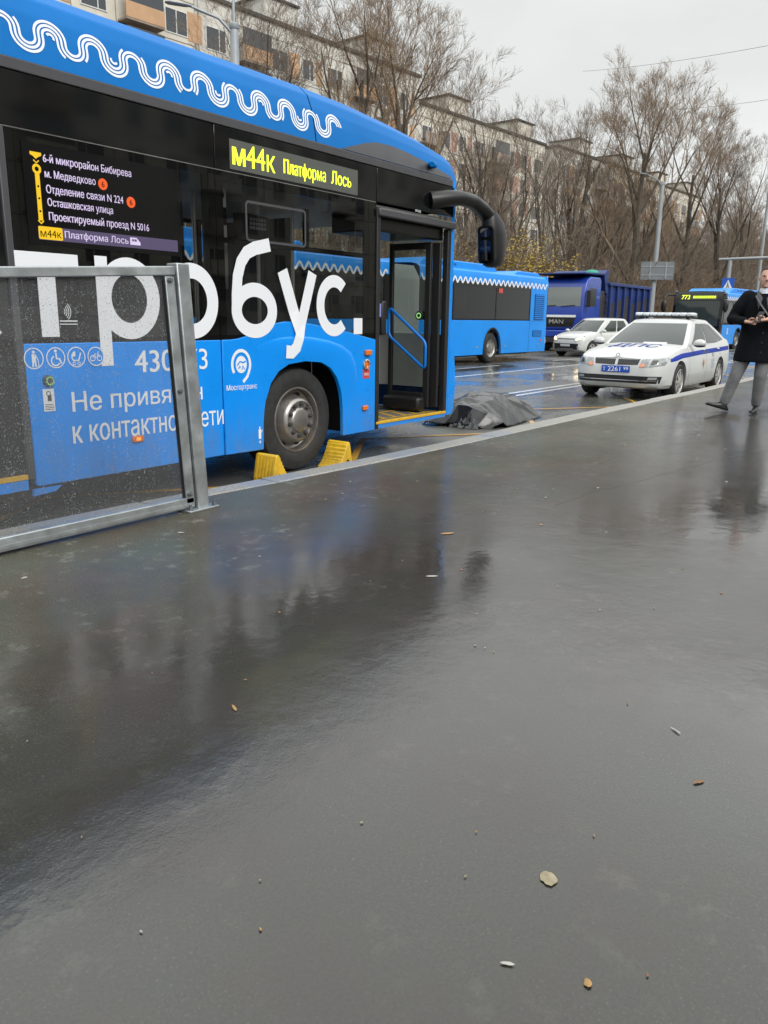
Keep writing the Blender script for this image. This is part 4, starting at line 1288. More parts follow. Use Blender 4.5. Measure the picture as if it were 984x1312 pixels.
chock(5.02, -1, 'yellow ribbed wheel chock behind the bus front wheel, left of the tyre')
chock(5.60, 1, 'yellow ribbed wheel chock ahead of the bus front wheel, right of the tyre')

# ------------------------------------------------------------------ crumpled tarpaulin on the road
mat('tarp_grey', (0.016, 0.0163, 0.0175), 0.22, var=0.25, vscale=5, coat=0.0, bump=0.12, bscale=25)
def tarp():
    random.seed(33)
    # control points of the stiff sheet: big flat facets meeting in sharp creases
    NCU, NCV = 9, 6
    cren = [0.12, 0.74, 0.94, 0.90, 1.0, 0.96, 0.88, 0.84, 0.70, 0.22]
    ctrl = []
    for i in range(NCU+1):
        u = i/NCU
        row = []
        for j in range(NCV+1):
            v = -1+2*j/NCV
            hw = 0.47+0.10*math.sin(PI*u)
            x = 8.92+1.92*u+random.uniform(-.10, .10)-0.16*v*(0.4 if v > 0 else 1.0)*(1-u)
            y = 5.32+0.12*u+hw*v+random.uniform(-.06, .06)
            z = 0.43*cren[i]*max(0, 1-abs(v)**1.9)
            if 0 < j < NCV: z = z*random.uniform(0.84, 1.07)+random.uniform(-.01, .02)
            else: z = 0.012+(0.05*random.random() if random.random() < 0.4 else 0)
            if i in (NCU-1, NCU) and j < 4: z += 0.07*random.random()
            row.append(Vector((x, y, max(0.01, z))))
        ctrl.append(row)
    K = 10
    rows = []
    for i in range(NCU):
        for a in range(K if i < NCU-1 else K+1):
            row = []
            for j in range(NCV):
                for b_ in range(K if j < NCV-1 else K+1):
                    s_, t_ = a/K, b_/K
                    p00, p10, p01, p11 = ctrl[i][j], ctrl[i+1][j], ctrl[i][j+1], ctrl[i+1][j+1]
                    if (i*7+j*3) % 3:
                        P = p00+(p10-p00)*s_+(p11-p10)*t_ if s_ >= t_ else p00+(p11-p01)*s_+(p01-p00)*t_
                    else:
                        P = p00+(p10-p00)*s_+(p01-p00)*t_ if s_+t_ <= 1 else p11+(p01-p11)*(1-s_)+(p10-p11)*(1-t_)
                    n1 = noise.noise((P.x*5, P.y*5, 0.3)); n2 = noise.noise((P.x*16, P.y*11, 4.1))
                    am = 0.014 if i > 1 else 0.04
                    row.append((P.x+n2*0.01, P.y+n1*0.015, max(0.008, P.z+n1*am+n2*am*0.45)))
            rows.append(row)
    mb = MB(); mb.grid(rows)
    me = mb.build('tarpaulin', 'tarp_grey', None, smooth=9)
    so = me.modifiers.new('thickness', 'SOLIDIFY'); so.thickness = 0.004
    return tag(me, 'crumpled dark grey tarpaulin lying on the wet road by the bus corner', 'tarpaulin')
mat('fold_shade', (0.006, 0.006, 0.007), 0.2, coat=0.3)  # black crumples put the shade under the tarpaulin's edges into the colour
tp = tarp()
def bunch(x0, x1, y0, y1, h_, seed):
    rows = []
    n, m_ = 16, 12
    for i in range(n+1):
        row = []
        for j in range(m_+1):
            u, v = i/n, j/m_
            x, y = lerp(x0, x1, u), lerp(y0, y1, v)
            e = min(u, 1-u, v, 1-v)*4
            z = h_*min(1, e)*(0.35+0.9*abs(noise.noise((x*9, y*9, seed)))+0.5*abs(noise.noise((x*19, y*17, seed+3))))
            row.append((x+0.04*noise.noise((x*7, y*7, seed+5)), y+0.05*noise.noise((y*6, x*6, seed+8)), max(0.006, z)))
        rows.append(row)
    mb = MB(); mb.grid(rows); o = mb.build('shaded_fold', 'fold_shade', tp, smooth=12)
    return o
bunch(8.90, 9.36, 5.0, 5.42, 0.19, 3.3)
bunch(10.60, 10.98, 5.12, 5.50, 0.13, 9.1)
bunch(9.2, 10.4, 4.84, 4.98, 0.05, 5.7)

# ------------------------------------------------------------------ litter and fallen leaves on the pavement
mat('leaf_pale', (0.26, 0.22, 0.14), 0.6, var=0.3, vscale=40)
mat('leaf_ochre', (0.33, 0.20, 0.07), 0.6, var=0.3, vscale=40)
mat('leaf_brown', (0.20, 0.10, 0.05), 0.6, var=0.3, vscale=40)
mat('scrap_white', (0.36, 0.35, 0.32), 0.6)
def leaf(x, y, L_, W_, rz, m, seed, name='fallen_leaf'):
    random.seed(seed)
    n = 18
    rim = []
    for k in range(n):
        a = 2*PI*k/n
        r = 1+0.22*noise.noise((math.cos(a)*2, math.sin(a)*2, seed*1.7))+0.06*random.uniform(-1, 1)
        px, py = L_/2*math.cos(a)*r*(1.15 if abs(a-PI) < 0.3 else 1), W_/2*math.sin(a)*r
        rim.append((px, py, 0.002+0.004*abs(noise.noise((px*40, py*40, seed)))))
    mb = MB()
    vs = [(0, 0, 0.004)]+[(p[0]*0.55, p[1]*0.55, 0.003+p[2]*0.6) for p in rim]+rim
    fs = [(0, 1+k, 1+(k+1) % n) for k in range(n)]+[(1+k, 1+n+k, 1+n+(k+1) % n, 1+(k+1) % n) for k in range(n)]
    mb.add(vs, fs)
    o = mb.build(name, m, None, smooth=60)
    o.location = (x, y, SW+0.001)
    o.rotation_euler = (0, 0, rz)
    return o
G1 = 'fallen leaves scattered on the wet pavement'
o = leaf(1.372, 0.547, 0.042, 0.034, 0.7, 'leaf_pale', 5); tag(o, 'largest pale dry leaf lying alone on the near pavement', 'leaf', G1)
o = leaf(1.492, 1.621, 0.040, 0.010, 1.1, 'leaf_ochre', 6); tag(o, 'narrow orange leaf at the edge of the dark bus reflection', 'leaf', G1)
o = leaf(1.939, 0.390, 0.036, 0.012, 2.6, 'leaf_brown', 7); tag(o, 'reddish brown leaf at the right edge of the near pavement', 'leaf', G1)
o = leaf(1.163, 0.376, 0.020, 0.014, 0.4, 'leaf_ochre', 8); tag(o, 'small ochre leaf nearest the bottom edge of the picture', 'leaf', G1)
o = leaf(3.585, 2.156, 0.075, 0.030, 2.6, 'leaf_ochre', 12); tag(o, 'light brown leaf on the dark reflection of the open bus door', 'leaf', G1)
G2 = 'small white scraps on the wet pavement'
scr = [(2.169, 0.516, 0.040, 0.006, 1.0, 'straw-like pale sliver in the right middle of the pavement'), (1.116, 0.512, 0.026, 0.008, 2.0, 'white curled scrap near the bottom, left of the small ochre leaf'),
       (1.764, 3.238, 0.035, 0.018, 0.2, 'white scrap on the pavement just below the glass barrier'), (2.69, 3.291, 0.035, 0.016, 2.2, 'white scrap below the foot of the barrier post'), (2.91, 1.825, 0.055, 0.016, 2.3, 'longish cream scrap inside the dark bus reflection')]
for i, (x, y, a, b_, rz, lab) in enumerate(scr):
    o = leaf(x, y, a, b_, rz, 'scrap_white', 20+i, 'paper_scrap'); tag(o, lab, 'litter', G2)
G3 = 'tiny leaf crumbs strewn over the pavement'
random.seed(9)
for i in range(95):
    if i < 14: x, y = [(1.567, 0.524), (1.284, 0.978), (3.138, 1.311), (3.132, 0.882), (2.348, 1.239), (4.761, 2.115), (5.048, 2.189), (1.416, 0.747), (6.365, 3.6), (5.684, 3.5), (6.591, 3.5), (1.245, 0.296), (0.764, 1.11), (4.043, 2.052)][i]
    else:
        d = random.uniform(1.2, 9); a = R(35.8+random.uniform(-27, 30))
        x, y = d*math.cos(a), d*math.sin(a)
        if i > 74: x, y = random.uniform(4.2, 13), 0; y = interp(KI, x)-abs(random.gauss(0, 0.13))-0.02
        if y > 3.72: continue
    s = 0.004+0.0028*math.hypot(x, y)*random.uniform(0.4, 1.3)
    o = leaf(x, y, s, s*random.uniform(0.3, 0.8), random.uniform(0, 6), random.choice(['leaf_pale', 'leaf_ochre', 'scrap_white', 'leaf_pale', 'leaf_brown']), 50+i, 'leaf_crumb')
    tag(o, 'tiny crumb of dry leaf on the wet pavement', 'leaf crumb', G3)
# ------------------------------------------------------------------ cars
mat('car_white', (0.52, 0.53, 0.52), 0.3, coat=0.25, var=0.03, vscale=4)
mat('dirty_white', (0.55, 0.56, 0.54), 0.3, coat=0.5, var=0.08, vscale=3)
mat('car_glass', (0.030, 0.040, 0.037), 0.06, spec=0.5, ior=1.6)
mat('lamp_glass', (0.26, 0.275, 0.28), 0.06, coat=0.6, var=0.45, vscale=22)
mat('grille_black', (0.012, 0.012, 0.013), 0.3)
mat('police_blue', (0.008, 0.035, 0.30), 0.5, spec=0.2)
mat('plate_blue', (0.01, 0.07, 0.42), 0.35)
mat('print_grey', (0.28, 0.30, 0.36), 0.5)
mat('emblem_gold', (0.42, 0.20, 0.05), 0.5)
mat('beacon_lens', (0.62, 0.66, 0.70), 0.15, coat=0.8, var=0.25, vscale=14)
mat('alloy', (0.42, 0.41, 0.39), 0.4, metal=0.25)
mat('orange_lens', (0.75, 0.22, 0.08), 0.12, coat=0.8)

def drop_mesh(o):
    me = o.data
    bpy.data.objects.remove(o)
    if me and me.users == 0: bpy.data.meshes.remove(me)

def car_body(p):
    """lower body as a loft of cross-sections; wheel arches are cut out"""
    rings = []
    for x in p['stations']:
        w = interp(p['plan'], x); zb = interp(p['under'], x); zt = interp(p['top'], x)
        h = zt-zb
        half = [(0, zb), (w*0.80, zb), (w*0.93, zb+0.03), (w*0.985, zb+0.11*h+0.02), (w*1.0, zb+0.36*h), (w*0.995, zb+0.62*h), (w*0.965, zb+0.82*h), (w*0.90, zb+0.945*h), (w*0.78, zt-0.004), (w*0.5, zt+0.018), (0, zt+0.024)]
        rings.append([(x, y, z) for y, z in half]+[(x, -y, z) for y, z in half[::-1][1:-1]])
    mb = MB(); mb.loft(rings)
    o = mb.build('shell_base', p['paint'], None, smooth=32)
    cuts = []
    for ax in (0.0, -p['wb']):
        for s in (-1, 1):
            c = MB(); c.cyl((ax, s*(p['w']+0.15), p['wr']+0.01), (ax, s*(p['w']-0.26), p['wr']+0.01), p['wr']+0.045, 36)
            co = c.build('cutter', p['paint'], None)
            md_ = o.modifiers.new('arch', 'BOOLEAN'); md_.operation = 'DIFFERENCE'; md_.object = co; md_.solver = 'EXACT'
            cuts.append(co)
    me = evaluated_mesh(o)
    for c in cuts: drop_mesh(c)
    drop_mesh(o)
    me.name = 'body'
    bo = bpy.data.objects.new('body', me); COL.objects.link(bo)
    bm = bmesh.new(); bm.from_mesh(me)
    bvh = BVHTree.FromBMesh(bm); bm.free()
    me.polygons.foreach_set('use_smooth', [True]*len(me.polygons)); me.set_sharp_from_angle(angle=R(30))
    return bo, bvh

def cab_fn(p):
    xf0, xf1, xr0, xr1, w0, w1, z0, z1 = p['cab']
    def xf(v): return lerp(xf0, xf1, v)+0.03*math.sin(PI*v)
    def xr(v): return lerp(xr0, xr1, v)-0.05*math.sin(PI*v)
    def ww(v): return lerp(w0, w1, max(0.0, v)**1.25)
    def zz(v): return lerp(z0, z1, v)
    def front(s, v, off=0.0):
        w = ww(v); return (xf(v)-0.17*abs(s)**2.3+off, s*w, zz(v)+off*0.6)
    def rear(s, v, off=0.0):
        w = ww(v); return (xr(v)+0.14*abs(s)**2.3-off, s*w, zz(v)+off*0.5)
    def side(t, v, sg, off=0.0):
        a, b = xf(v)-0.17, xr(v)+0.14
        return (lerp(a, b, t), sg*(ww(v)+0.018*math.sin(PI*t)+off), zz(v)+off*0.35)
    return front, rear, side, zz
def car_cabin(p, parent):
    front, rear, side, zz = cab_fn(p)
    N = 10
    def outline(v):
        r = [front(-1+2*i/N, v) for i in range(N+1)]
        r += [side(i/14, v, 1) for i in range(1, 14)]
        r += [rear(1-2*i/N, v) for i in range(N+1)]
        r += [side(1-i/14, v, -1) for i in range(1, 14)]
        return r
    rings = [outline(-0.12)]+[outline(k/10) for k in range(11)]
    top = rings[-1]
    cx = sum(q[0] for q in top)/len(top)
    for k, dz in ((0.975, 0.022), (0.92, 0.038), (0.75, 0.056), (0.45, 0.068), (0.12, 0.072)):
        rings.append([(cx+(q[0]-cx)*(1-(1-k)*0.85), q[1]*k, q[2]+dz*1.0) for q in top])
    mb = MB(); mb.loft(rings)
    return mb.build('cabin', p['paint'], parent, smooth=38)
def car_panes(p, parent, side_cuts):
    front, rear, side, zz = cab_fn(p)
    g = lambda fn, us, vs: [[fn(u, v) for u in us] for v in vs]
    L_ = lambda a, b, n: [lerp(a, b, i/n) for i in range(n+1)]
    mb = MB(); mb.grid(g(lambda u, v: front(u, v, 0.006), L_(-0.90, 0.90, 14), L_(0.02, 0.93, 8))); ws = mb.build('windscreen', 'car_glass', parent, smooth=60)
    mb = MB(); mb.grid(g(lambda u, v: rear(u, v, 0.006), L_(-0.86, 0.86, 14), L_(0.08, 0.92, 8))); mb.build('rear_window', 'car_glass', parent, smooth=60)
    for sg in (1, -1):
        for (a0, a1, b0, b1, v0, v1) in side_cuts:
            rows = [[side(lerp(lerp(a0, a1, v), lerp(b0, b1, v), u/8), lerp(v0, v1, v), sg, 0.006) for u in range(9)] for v in L_(0, 1, 6)]
            mb = MB(); mb.grid(rows); mb.build('side_window', 'car_glass', parent, smooth=60)
    return ws
def car_wheel(parent, x, y, r, sg, spokes=7, rim_r=None):
    rim_r = rim_r or r*0.70
    f = lambda a, b, d: (x+a, y+sg*d, r+b)
    t = MB().lathe([(rim_r, 0.0), (r-0.03, 0.008), (r-0.006, -0.02), (r, -0.05), (r, -0.17), (r-0.02, -0.20), (rim_r, -0.20)], f, 36, closed=False).build('wheel', 'tyre', parent, smooth=40)
    mb = MB().lathe([(rim_r+0.004, -0.004), (rim_r-0.012, 0.004), (rim_r-0.03, -0.02), (rim_r-0.04, -0.12)], f, 32, closed=False)
    for k in range(spokes):
        a = 2*PI*k/spokes
        ca, sa = math.cos(a), math.sin(a)
        pr = []
        for rr_, hw, d in ((0.03, 0.030, 0.0), (rim_r*0.55, 0.024, -0.006), (rim_r-0.015, 0.034, -0.012)):
            pr.append([f(rr_*ca-q*hw*sa, rr_*sa+q*hw*ca, d-e) for q, e in ((-1, 0.0), (1, 0.0), (1, 0.03), (-1, 0.03))])
        mb.loft(pr)
    mb.lathe([(0.055, -0.02), (0.055, 0.002), (0.03, 0.008), (0.001, 0.008)], f, 16)
    mb.build('rim', 'alloy', t, smooth=40)
    mb = MB().lathe([(rim_r-0.02, -0.07), (0.001, -0.07)], f, 24, closed=False); mb.build('brake', 'rubber_black', t)
    return t
def projector(bvh, d, far):
    """returns fn(u, v, off): u, v are the two free coordinates"""
    d = Vector(d)
    def fn(u, v, off=0.0):
        if abs(d.x) > 0.5: o = Vector((far, u, v))
        elif abs(d.y) > 0.5: o = Vector((u, far, v))
        else: o = Vector((u, v, far))
        h = bvh.ray_cast(o, d)[0]
        if h is None: h = o+d*far*0.99 if False else Vector((o.x, o.y, o.z))-Vector((0, 0, 0))
        h = h-d*off
        return tuple(h)
    return fn
def patch(mb, q, fn, off, n=10, m=5):
    """bilinear patch between corners q (4 x (u, v)) laid on a surface"""
    rows = []
    for i in range(m+1):
        a = (lerp(q[0][0], q[3][0], i/m), lerp(q[0][1], q[3][1], i/m)); b = (lerp(q[1][0], q[2][0], i/m), lerp(q[1][1], q[2][1], i/m))
        rows.append([fn(lerp(a[0], b[0], j/n), lerp(a[1], b[1], j/n), off) for j in range(n+1)])
    return mb.grid(rows)
def dense_text(mb, s, box, fn, off, bold=0.03, cut=0.02):
    """text with its faces subdivided so it follows a curved panel"""
    t = MB(); put_text(t, s, box, lambda u, v, o: (u, v, 0), 0, bold)
    me = bpy.data.meshes.new('tmp'); me.from_pydata(t.v, [], t.f)
    bm = bmesh.new(); bm.from_mesh(me)
    bmesh.ops.triangulate(bm, faces=bm.faces)
    for _ in range(4):
        es = [e for e in bm.edges if e.calc_length() > cut]
        if not es: break
        bmesh.ops.subdivide_edges(bm, edges=es, cuts=1)
        bmesh.ops.triangulate(bm, faces=bm.faces)
    vs = [fn(v.co.x, v.co.y, off) for v in bm.verts]
    bm.verts.index_update()
    fs = [[v.index for v in f.verts] for f in bm.faces]
    bm.free(); bpy.data.meshes.remove(me)
    return mb.add(vs, fs)

# --- police saloon
P = dict(paint='car_white', w=0.905, wb=2.69, wr=0.322,
    stations=[0.885, 0.87, 0.83, 0.77, 0.68, 0.55, 0.38, 0.2, 0.0, -0.2, -0.4, -0.6, -0.9, -1.3, -1.7, -2.1, -2.5, -2.69, -2.9, -3.1, -3.3, -3.5, -3.65, -3.74, -3.785],
    plan=[(-3.785, 0.66), (-3.74, 0.76), (-3.6, 0.845), (-3.3, 0.885), (-2.6, 0.905), (-0.3, 0.905), (0.2, 0.893), (0.5, 0.865), (0.68, 0.80), (0.77, 0.74), (0.83, 0.67), (0.87, 0.58), (0.885, 0.5)],
    under=[(-3.785, 0.46), (-3.7, 0.33), (-3.4, 0.22), (-2.5, 0.18), (0.3, 0.18), (0.7, 0.20), (0.85, 0.24), (0.885, 0.32)],
    top=[(-3.785, 0.86), (-3.74, 1.02), (-3.6, 1.075), (-3.2, 1.08), (-2.4, 1.02), (-1.0, 0.975), (-0.5, 0.965), (-0.2, 0.945), (0.2, 0.895), (0.55, 0.82), (0.75, 0.76), (0.83, 0.71), (0.885, 0.60)],
    cab=(-0.42, -1.28, -3.62, -2.72, 0.80, 0.585, 0.955, 1.385))
car = thing('police_car', 'white police saloon with a blue side stripe and roof light bar parked at the kerb', 'car', (15.045, 5.087, 0), R(179.3))
bo, bv = car_body(P); bo.parent = car
cb = car_cabin(P, car)
car_panes(P, car, [(0.075, 0.165, 0.40, 0.385, 0.06, 0.93), (0.425, 0.41, 0.76, 0.72, 0.06, 0.93), (0.785, 0.745, 0.93, 0.83, 0.10, 0.90)])
for ax in (0.0, -P['wb']):
    for s in (1, -1): car_wheel(car, ax, s*(P['w']-0.015), P['wr'], s)
wl = MB()
for ax in (0.0, -P['wb']):
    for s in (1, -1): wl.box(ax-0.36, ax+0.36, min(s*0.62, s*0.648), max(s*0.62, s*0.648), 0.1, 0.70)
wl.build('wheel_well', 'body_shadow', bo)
FP = projector(bv, (-1, 0, 0), 3.0)
SP = projector(bv, (0, -1, 0), 3.0)
SN = projector(bv, (0, 1, 0), -3.0)
HP = projector(bv, (0, 0, -1), 3.0)
for s in (-1, 1):      # twin grille with upright slats
    m_ = MB(); patch(m_, [(s*0.025, 0.625), (s*0.39, 0.635), (s*0.42, 0.735), (s*0.025, 0.75)], FP, 0.006, 12, 4); gg = m_.build('grille', 'grille_black', bo, smooth=40)
    m_ = MB()
    for k in range(9):
        u = s*(0.06+0.040*k)
        patch(m_, [(u-0.004, 0.64), (u+0.004, 0.64), (u+0.004, 0.73), (u-0.004, 0.73)], FP, 0.014, 1, 4)
    m_.build('grille_slat', 'dark_steel', gg)
    m_ = MB(); patch(m_, [(s*0.585, 0.60), (s*0.80, 0.63), (s*0.845, 0.765), (s*0.61, 0.745)], FP, 0.008, 10, 6); hl_ = m_.build('headlight', 'lamp_glass', bo, smooth=50)
    m_ = MB(); patch(m_, [(s*0.62, 0.64), (s*0.70, 0.65), (s*0.71, 0.725), (s*0.63, 0.72)], FP, 0.012, 4, 4); m_.build('lamp_unit', 'grille_black', hl_)
    m_ = MB(); patch(m_, [(s*0.425, 0.59), (s*0.565, 0.60), (s*0.59, 0.742), (s*0.45, 0.735)], FP, 0.008, 6, 6); hi_ = m_.build('headlight', 'lamp_glass', bo, smooth=50)
    m_ = MB(); patch(m_, [(s*0.435, 0.60), (s*0.52, 0.605), (s*0.50, 0.66), (s*0.45, 0.66)], FP, 0.012, 4, 3); m_.build('indicator', 'orange_lens', hi_)
    m_ = MB(); patch(m_, [(s*0.58, 0.375), (s*0.72, 0.385), (s*0.73, 0.425), (s*0.60, 0.425)], FP, 0.016, 6, 2); m_.build('fog_lamp', 'lamp_glass', bo)
m_ = MB(); patch(m_, [(-0.76, 0.315), (0.76, 0.315), (0.79, 0.44), (-0.79, 0.44)], FP, 0.006, 30, 4); bs_ = m_.build('lower_grille', 'grille_black', bo, smooth=40)
m_ = MB(); patch(m_, [(-0.74, 0.352), (0.74, 0.352), (0.74, 0.364), (-0.74, 0.364)], FP, 0.016, 30, 1); m_.build('chrome_strip', 'chrome', bs_)
m_ = MB(); m_.prism(arc(0, 0.80, 0.045, 0.045, 0, 350, 20), lambda u, v, d: (0.80+d+(0.80-v)*0.5, u, v), 0, 0.02); em = m_.build('badge', 'chrome', bo, bevel=0.004)
m_ = MB(); m_.ribbon(arc(0, 0.80, 0.028, 0.028, 0, 360, 18), 0.010, lambda u, v, o: (0.823+(0.80-v)*0.5, u, v)); m_.build('badge_mark', 'grille_black', em)
m_ = MB(); m_.box(0.885, 0.90, -0.26, 0.26, 0.495, 0.607); pl = m_.build('number_plate', 'plate_blue', bo, bevel=0.003)
PF = lambda u, v, o=0.0: (0.902+o, u, v)
m_ = MB(); put_text(m_, 'Т', (-0.235, 0.515, -0.185, 0.575), PF, 0, 0.06); put_text(m_, '2261', (-0.145, 0.51, 0.09, 0.592), PF, 0, 0.06); put_text(m_, '99', (0.145, 0.535, 0.235, 0.592), PF, 0, 0.05); m_.build('plate_digits', 'bus_white', pl)
m_ = MB(); dense_text(m_, 'ДПС', (-0.44, 0.0, 0.44, 0.30), lambda u, v, o: HP(0.22-v*1.55, u+v*0.12, o), 0.006, 0.09, 0.05); m_.build('bonnet_lettering', 'police_blue', bo)
for s, pf in ((1, SP), (-1, SN)):
    m_ = MB()
    top = [(0.46, 0.735), (0.2, 0.79), (-0.1, 0.825), (-1.2, 0.86), (-2.4, 0.885), (-3.35, 0.905)]
    rows = []
    n = 60
    for i in range(n+1):
        x = lerp(0.46, -3.4, i/n)
        zt = interp(sorted(top), x); hh = 0.085 if x < 0.2 else lerp(0.085, 0.05, (x-0.2)/0.26)
        rows.append([pf(x, zt-hh*k/3, 0.004) for k in range(4)])
    m_.grid(rows); m_.build('side_stripe', 'police_blue', bo, smooth=60)
    sx = -1 if s > 0 else 1
    m_ = MB()
    dense_text(m_, 'ПОЛИЦИЯ', (0, 0.0, 0.42, 0.05), (lambda u, v, o: pf(-1.35+sx*u, 0.788+v+0.012*0, o)), 0.007, 0.05, 0.05); m_.build('side_lettering', 'print_grey', bo)
    m_ = MB()
    cx, cz = -1.42, 0.60
    st = []
    for k in range(16):
        a = 2*PI*k/16
        r_ = (0.105 if k % 4 == 0 else (0.072 if k % 2 == 0 else 0.045))
        st.append((cx+r_*math.sin(a)*0.8, cz+r_*math.cos(a)*1.2))
    m_.add([pf(cx, cz, 0.006)]+[pf(u, v, 0.006) for u, v in st], [(0, 1+k, 1+(k+1) % 16) for k in range(16)]); m_.build('police_emblem', 'emblem_gold', bo)
    m_ = MB(); dense_text(m_, '02', (0, 0, 0.13, 0.075), (lambda u, v, o: pf(-2.02+sx*u, 0.715+v, o)), 0.006, 0.06, 0.05)
    m_.build('emergency_number', 'print_grey', bo)
    m_ = MB()
    for k in range(6): patch(m_, [(-1.98, 0.66-0.034*k), (-2.22+0.03*(k % 3), 0.66-0.034*k), (-2.22+0.03*(k % 3), 0.672-0.034*k), (-1.98, 0.672-0.034*k)], pf, 0.006, 4, 1)
    m_.build('small_print', 'print_grey', bo)
    m_ = MB()
    for xx in (-0.50, -1.62, -2.62):      # shut lines
        rows = [[pf(xx-0.004-0.03*(zv-0.6)*(1 if xx > -1 else 0.3), zv, 0.002), pf(xx+0.004-0.03*(zv-0.6)*(1 if xx > -1 else 0.3), zv, 0.002)] for zv in [0.30+0.66*k/10*0.93 for k in range(11)]]
        m_.grid(rows)
    m_.build('shut_line', 'grille_black', bo)
    for xx in (-1.46, -2.45):
        a = pf(xx, 0.865, 0.0)
        m_ = MB(); m_.ell((a[0], a[1]+s*0.012, a[2]), 0.095, 0.022, 0.018); m_.build('door_handle', 'car_white', bo, smooth=60)
    m_ = MB(); m_.ell((-0.72, s*0.985, 1.00), 0.085, 0.115, 0.075, 14, 10); m_.box(-0.76, -0.70, min(s*0.84, s*0.92), max(s*0.84, s*0.92), 0.965, 0.985); mr_ = m_.build('wing_mirror', 'car_white', car, smooth=50)
    m_ = MB(); m_.ell((-0.725, s*0.985, 0.958), 0.08, 0.108, 0.035, 14, 8); m_.build('mirror_base', 'grille_black', mr_, smooth=50)
# light bar on the roof
m_ = MB(); m_.box(-1.80, -1.52, -0.60, 0.60, 1.475, 1.495); lb = m_.build('light_bar', 'grille_black', car, bevel=0.008)
for k in range(8):
    y0 = -0.59+0.1475*k
    m_ = MB(); m_.box(-1.79, -1.53, y0+0.004, y0+0.1435, 1.496, 1.565); m_.build('beacon', 'beacon_lens', lb, bevel=0.022)
for y in (-0.45, 0.45):
    m_ = MB(); m_.box(-1.70, -1.62, y-0.03, y+0.03, 1.43, 1.476); m_.build('bar_foot', 'grille_black', lb)
m_ = MB(); m_.cyl((-2.6, 0, 1.44), (-2.72, 0, 1.62), 0.005, 6); m_.build('aerial', 'grille_black', car)
# papers on the dashboard seen at the foot of the windscreen
fr, _, _, _ = cab_fn(P)
m_ = MB(); m_.grid([[fr(u, v, 0.0075) for u in (-0.0, 0.15, 0.3, 0.45, 0.55)] for v in (0.05, 0.08, 0.11)]); m_.build('dash_papers', 'interior_white', car)

# --- small white hatchback with lit headlamps
H = dict(paint='dirty_white', w=0.80, wb=2.40, wr=0.29,
    stations=[0.68, 0.665, 0.63, 0.57, 0.48, 0.36, 0.2, 0.0, -0.2, -0.4, -0.8, -1.2, -1.6, -2.0, -2.4, -2.6, -2.75, -2.85, -2.905],
    plan=[(-2.905, 0.66), (-2.85, 0.74), (-2.7, 0.785), (-2.0, 0.80), (-0.2, 0.80), (0.3, 0.78), (0.48, 0.73), (0.57, 0.67), (0.63, 0.60), (0.68, 0.46)],
    under=[(-2.905, 0.40), (-2.8, 0.25), (-2.4, 0.18), (0.3, 0.17), (0.6, 0.20), (0.68, 0.30)],
    top=[(-2.905, 0.85), (-2.85, 0.98), (-2.5, 1.02), (-1.0, 0.96), (-0.45, 0.95), (-0.1, 0.93), (0.25, 0.87), (0.5, 0.79), (0.62, 0.72), (0.68, 0.60)],
    cab=(-0.25, -0.98, -2.86, -2.55, 0.715, 0.565, 0.93, 1.415))
hc = thing('hatchback', 'small white hatchback with lit yellowish headlamps between the dump truck and the police car', 'car', (30.2, 12.55, 0), R(166))
hb_, hv = car_body(H); hb_.parent = hc
car_cabin(H, hc)
car_panes(H, hc, [(0.08, 0.18, 0.48, 0.47, 0.06, 0.93), (0.515, 0.505, 0.86, 0.84, 0.08, 0.93)])
for ax in (0.0, -H['wb']):
    for s in (1, -1): car_wheel(hc, ax, s*(H['w']-0.015), H['wr'], s, 6)
FP = projector(hv, (-1, 0, 0), 3.0)
m_ = MB(); patch(m_, [(-0.54, 0.28), (0.54, 0.28), (0.58, 0.50), (-0.58, 0.50)], FP, 0.008, 24, 4); lg = m_.build('lower_grille', 'grille_black', hb_, smooth=40)
m_ = MB(); patch(m_, [(-0.40, 0.655), (0.40, 0.655), (0.40, 0.69), (-0.40, 0.69)], FP, 0.008, 16, 1); m_.build('upper_grille', 'grille_black', hb_)
m_ = MB(); m_.box(0.69, 0.705, -0.22, 0.22, 0.39, 0.475); hp_ = m_.build('number_plate', 'interior_white', hb_, bevel=0.003)
m_ = MB(); patch(m_, [(-0.70, 0.225), (0.70, 0.225), (0.70, 0.255), (-0.70, 0.255)], FP, 0.02, 20, 1); m_.build('bumper_trim', 'alloy', hb_)
for s in (-1, 1):
    m_ = MB(); patch(m_, [(s*0.40, 0.60), (s*0.67, 0.65), (s*0.70, 0.82), (s*0.48, 0.74)], FP, 0.01, 8, 5); hl_ = m_.build('headlight', 'lamp_glass', hb_, smooth=50)
    m_ = MB(); patch(m_, [(s*0.45, 0.625), (s*0.64, 0.665), (s*0.66, 0.775), (s*0.51, 0.72)], FP, 0.016, 4, 4); m_.build('lamp_bulb', 'lamp_warm', hl_)
    m_ = MB(); m_.lathe([(0.001, 0.02), (0.035, 0.015), (0.045, 0)], lambda a, b, d: (FP(s*0.56+a, 0.37+b, 0.0)[0]+d, s*0.56+a, 0.37+b), 14, closed=False); m_.build('fog_lamp', 'lamp_glass', hb_)
    m_ = MB(); m_.ell((-0.55, s*0.87, 0.98), 0.07, 0.10, 0.065, 12, 8); m_.box(-0.58, -0.53, min(s*0.74, s*0.82), max(s*0.74, s*0.82), 0.95, 0.97); m_.build('wing_mirror', 'dirty_white', hc, smooth=50)
    HSP = projector(hv, (0, -s, 0), s*3.0)
    m_ = MB()
    for xx in (-0.42, -1.42):
        m_.grid([[HSP(xx-0.004, zv, 0.002), HSP(xx+0.004, zv, 0.002)] for zv in [0.30+0.06*k for k in range(10)]])
    m_.build('shut_line', 'grille_black', hb_)

